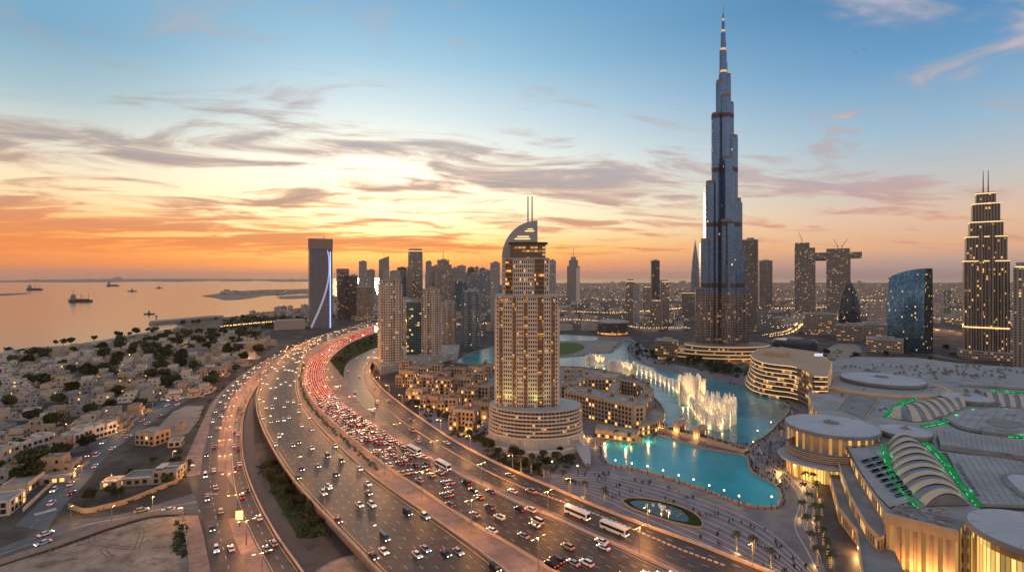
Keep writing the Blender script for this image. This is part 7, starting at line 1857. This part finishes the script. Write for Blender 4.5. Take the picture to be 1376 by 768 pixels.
def put_person(x, y, z=.02):
    c, ps, me = rv.choices(PM, [5 if q_[0] == 'black' else 3 if q_[0] in ('navy', 'grey') else 1 for q_ in PM])[0]
    o = bpy.data.objects.new('person', me); COL.objects.link(o); o.location = (x, y, z); o.rotation_euler.z = rv.uniform(0, 6.28); k = rv.uniform(1.1, 1.25); o.scale = (k, k, k)
    tag(o, None, 'person', 'people strolling on the plaza'); return o, ('walking person in ' if ps == 'walk' else 'standing person in ')+c+(' clothes')
PE, PDs = [], []
pondxy = [xy(p) for p in PONDC]; oval = [xy(p) for p in pp]
for _ in range(75):
    t, s = rv.random(), rv.uniform(.0, .95); k = min(57, int(t*58)); c = UP[k].lerp(LO[k], s)
    for j in range(rv.choice([1, 2, 2, 3, 4])):
        x, y = c.x+rv.uniform(-1.2, 1.2), c.y+rv.uniform(-1.2, 1.2)
        if len(PE) > 200 or inside((x, y), pondxy) or inside((x, y), oval): continue
        o, d_ = put_person(x, y); PE.append(o); PDs.append(d_)
cn = Vector((sum(p[0] for p in pondxy)/len(pondxy), sum(p[1] for p in pondxy)/len(pondxy), 0))
for i in range(0, 110):
    p = PONDC[i % len(PONDC)]; v_ = (p-cn).normalized(); 
    if rv.random() < .8 and len(PE) < 285: x, y = p.x+v_.x*rv.uniform(1.6, 3.2), p.y+v_.y*rv.uniform(1.6, 3.2); o, d_ = put_person(x, y); o['group'] = 'people lining the pond'; PE.append(o); PDs.append(d_)
near_labels(PE, PDs, [(f'the {nth(i)} pond lamp', g.location) for i, g in enumerate(GLO)]+[('the almond-shaped pool', c_), ('the entrance canopy', G(787, 622)), ('the right pond corner', G(1040, 682)), ('the footbridge mall end', G(1005, 608)), ('the glass bay', G(1080, 625)), ('the courtyard block', G(850, 595)), ('the last plaza palm', G(1036, 764)), ('the first plaza palm', G(812, 676)), ('the hotel terraces', G(740, 645))])
# the dense crowd along the lake: beyond counting
cr = MB(); 
def tinyp(x, y, z=.05):
    h_ = rv.uniform(1.6, 1.85); a = rv.uniform(0, 6); mi = rv.choice([0, 0, 0, 1, 2, 3])
    cr.lathe([(.10, z), (.2, z+h_*.5), (.26, z+h_*.78), (.08, z+h_*.86)], x, y, 5, mi); cr.lathe([(.07, z+h_*.85), (.13, z+h_*.93), (0, z+h_)], x, y, 5, 4)
lk = Vector((sum(p.x for p in LAKEC)/len(LAKEC), sum(p.y for p in LAKEC)/len(LAKEC), 0))
for _ in range(900):
    i = rv.randrange(len(LAKEC)); p = LAKEC[i]; q = (LAKEC[(i+1) % len(LAKEC)]-LAKEC[i-1]).normalized(); n_ = Vector((q.y, -q.x, 0))
    if inside((p.x+n_.x*2, p.y+n_.y*2), [xy(z_) for z_ in LAKEC[::4]]): n_ = -n_
    d_ = 1.4+abs(rv.gauss(0, 3)); x, y = p.x+n_.x*d_, p.y+n_.y*d_
    if inside((x, y), pondxy): continue
    tinyp(x, y)
for _ in range(380):
    a, b = rv.uniform(1008, 1062), rv.uniform(592, 660)
    p = G(a, b)
    if not inside((p.x, p.y), pondxy) and not inside((p.x, p.y), [xy(z_) for z_ in LAKEC[::3]]): tinyp(p.x, p.y)
for _ in range(140):
    t = rv.random(); p = G(884, 576).lerp(G(1005, 608), t); tinyp(p.x+rv.uniform(-2, 2), p.y+rv.uniform(-2.6, 2.6), 1.4+1.4*sin(pi*t)+.05)
tag(cr.build('crowd', [M['cl_black'], M['cl_navy'], M['cl_grey'], M['cl_brown'], M['hair']]), 'dense dark crowd lining the lake promenade and the footbridge', 'crowd', kind='stuff')
p = G(322, 706); r = empty('lit_billboard', (p.x, p.y, 0), radians(8)); tag(r, 'small glowing orange billboard on the pink strip between surface roads', 'billboard')
b = MB(); b.cyl(0, 0, 0, 3.2, .18, n=8); b.build('post', M['darkmetal'], r); b = MB(); b.box(0, 0, 3.0, 3.6, .5, 4.6); b.build('frame', M['darkmetal'], r)
b = MB(); b.box(0, -.28, 3.25, 3.2, .08, 4.1); b.build('screen', M['bill'], r)
# three small birds in the upper sky
for px, py, lab in ((1149, 69, 'small bird high in the sky, left of the pair'), (1161, 66, 'small bird high in the sky, right of the pair'), (910, 148, 'lone small bird left of the needle of the giant tower')):
    D = 300; r = bpy.data.objects.new; b = MB()
    b.bar((-.35, 0, 0), (.35, 0, .02), .09, 6, r2=.05); b.face([(-.1, .05, .03), (.18, .05, .03), (.10, .8, .22), (-.05, .8, .22)]); b.face([(.10, .8, .22), (-.05, .8, .22), (-.15, 1.35, .08)]); b.face([(.18, -.05, .03), (-.1, -.05, .03), (-.05, -.8, .22), (.10, -.8, .22)]); b.face([(-.05, -.8, .22), (.10, -.8, .22), (-.15, -1.35, .08)]); b.face([(-.3, .05, .01), (-.3, -.05, .01), (-.6, -.15, .01), (-.6, .15, .01)])
    o = b.build('bird', M['white']); o.location = ((px-CX)/F*D, D, H-(py-HY)*D/F); o.rotation_euler = (.2, .1, 1.2); tag(o, lab, 'bird')
# ------------------------------------------------------------------ evening haze
def haze(dens=2.0e-5, col=(.92, .72, .62)):
    b = MB(); x0, x1, y0, y1, z0, z1 = -47000, 47000, -3500, 70000, -2.6, 640
    P = [(x0, y0), (x1, y0), (x1, y1), (x0, y1)]; b.prism(P, z0, z1, 0, 0, bottom=True); m = bpy.data.materials.new('haze_air'); m.use_nodes = True; t = NT(m.node_tree)
    t.n.remove(t.n['Principled BSDF']); v = t.new('ShaderNodeVolumePrincipled'); v.inputs['Density'].default_value = dens; v.inputs['Color'].default_value = (*col, 1); v.inputs['Anisotropy'].default_value = .25
    t.l.new(v.outputs[0], t.n['Material Output'].inputs['Volume']); o = b.build('haze', m); o['kind'] = 'stuff'; m.cycles.homogeneous_volume = True; return o
haze()
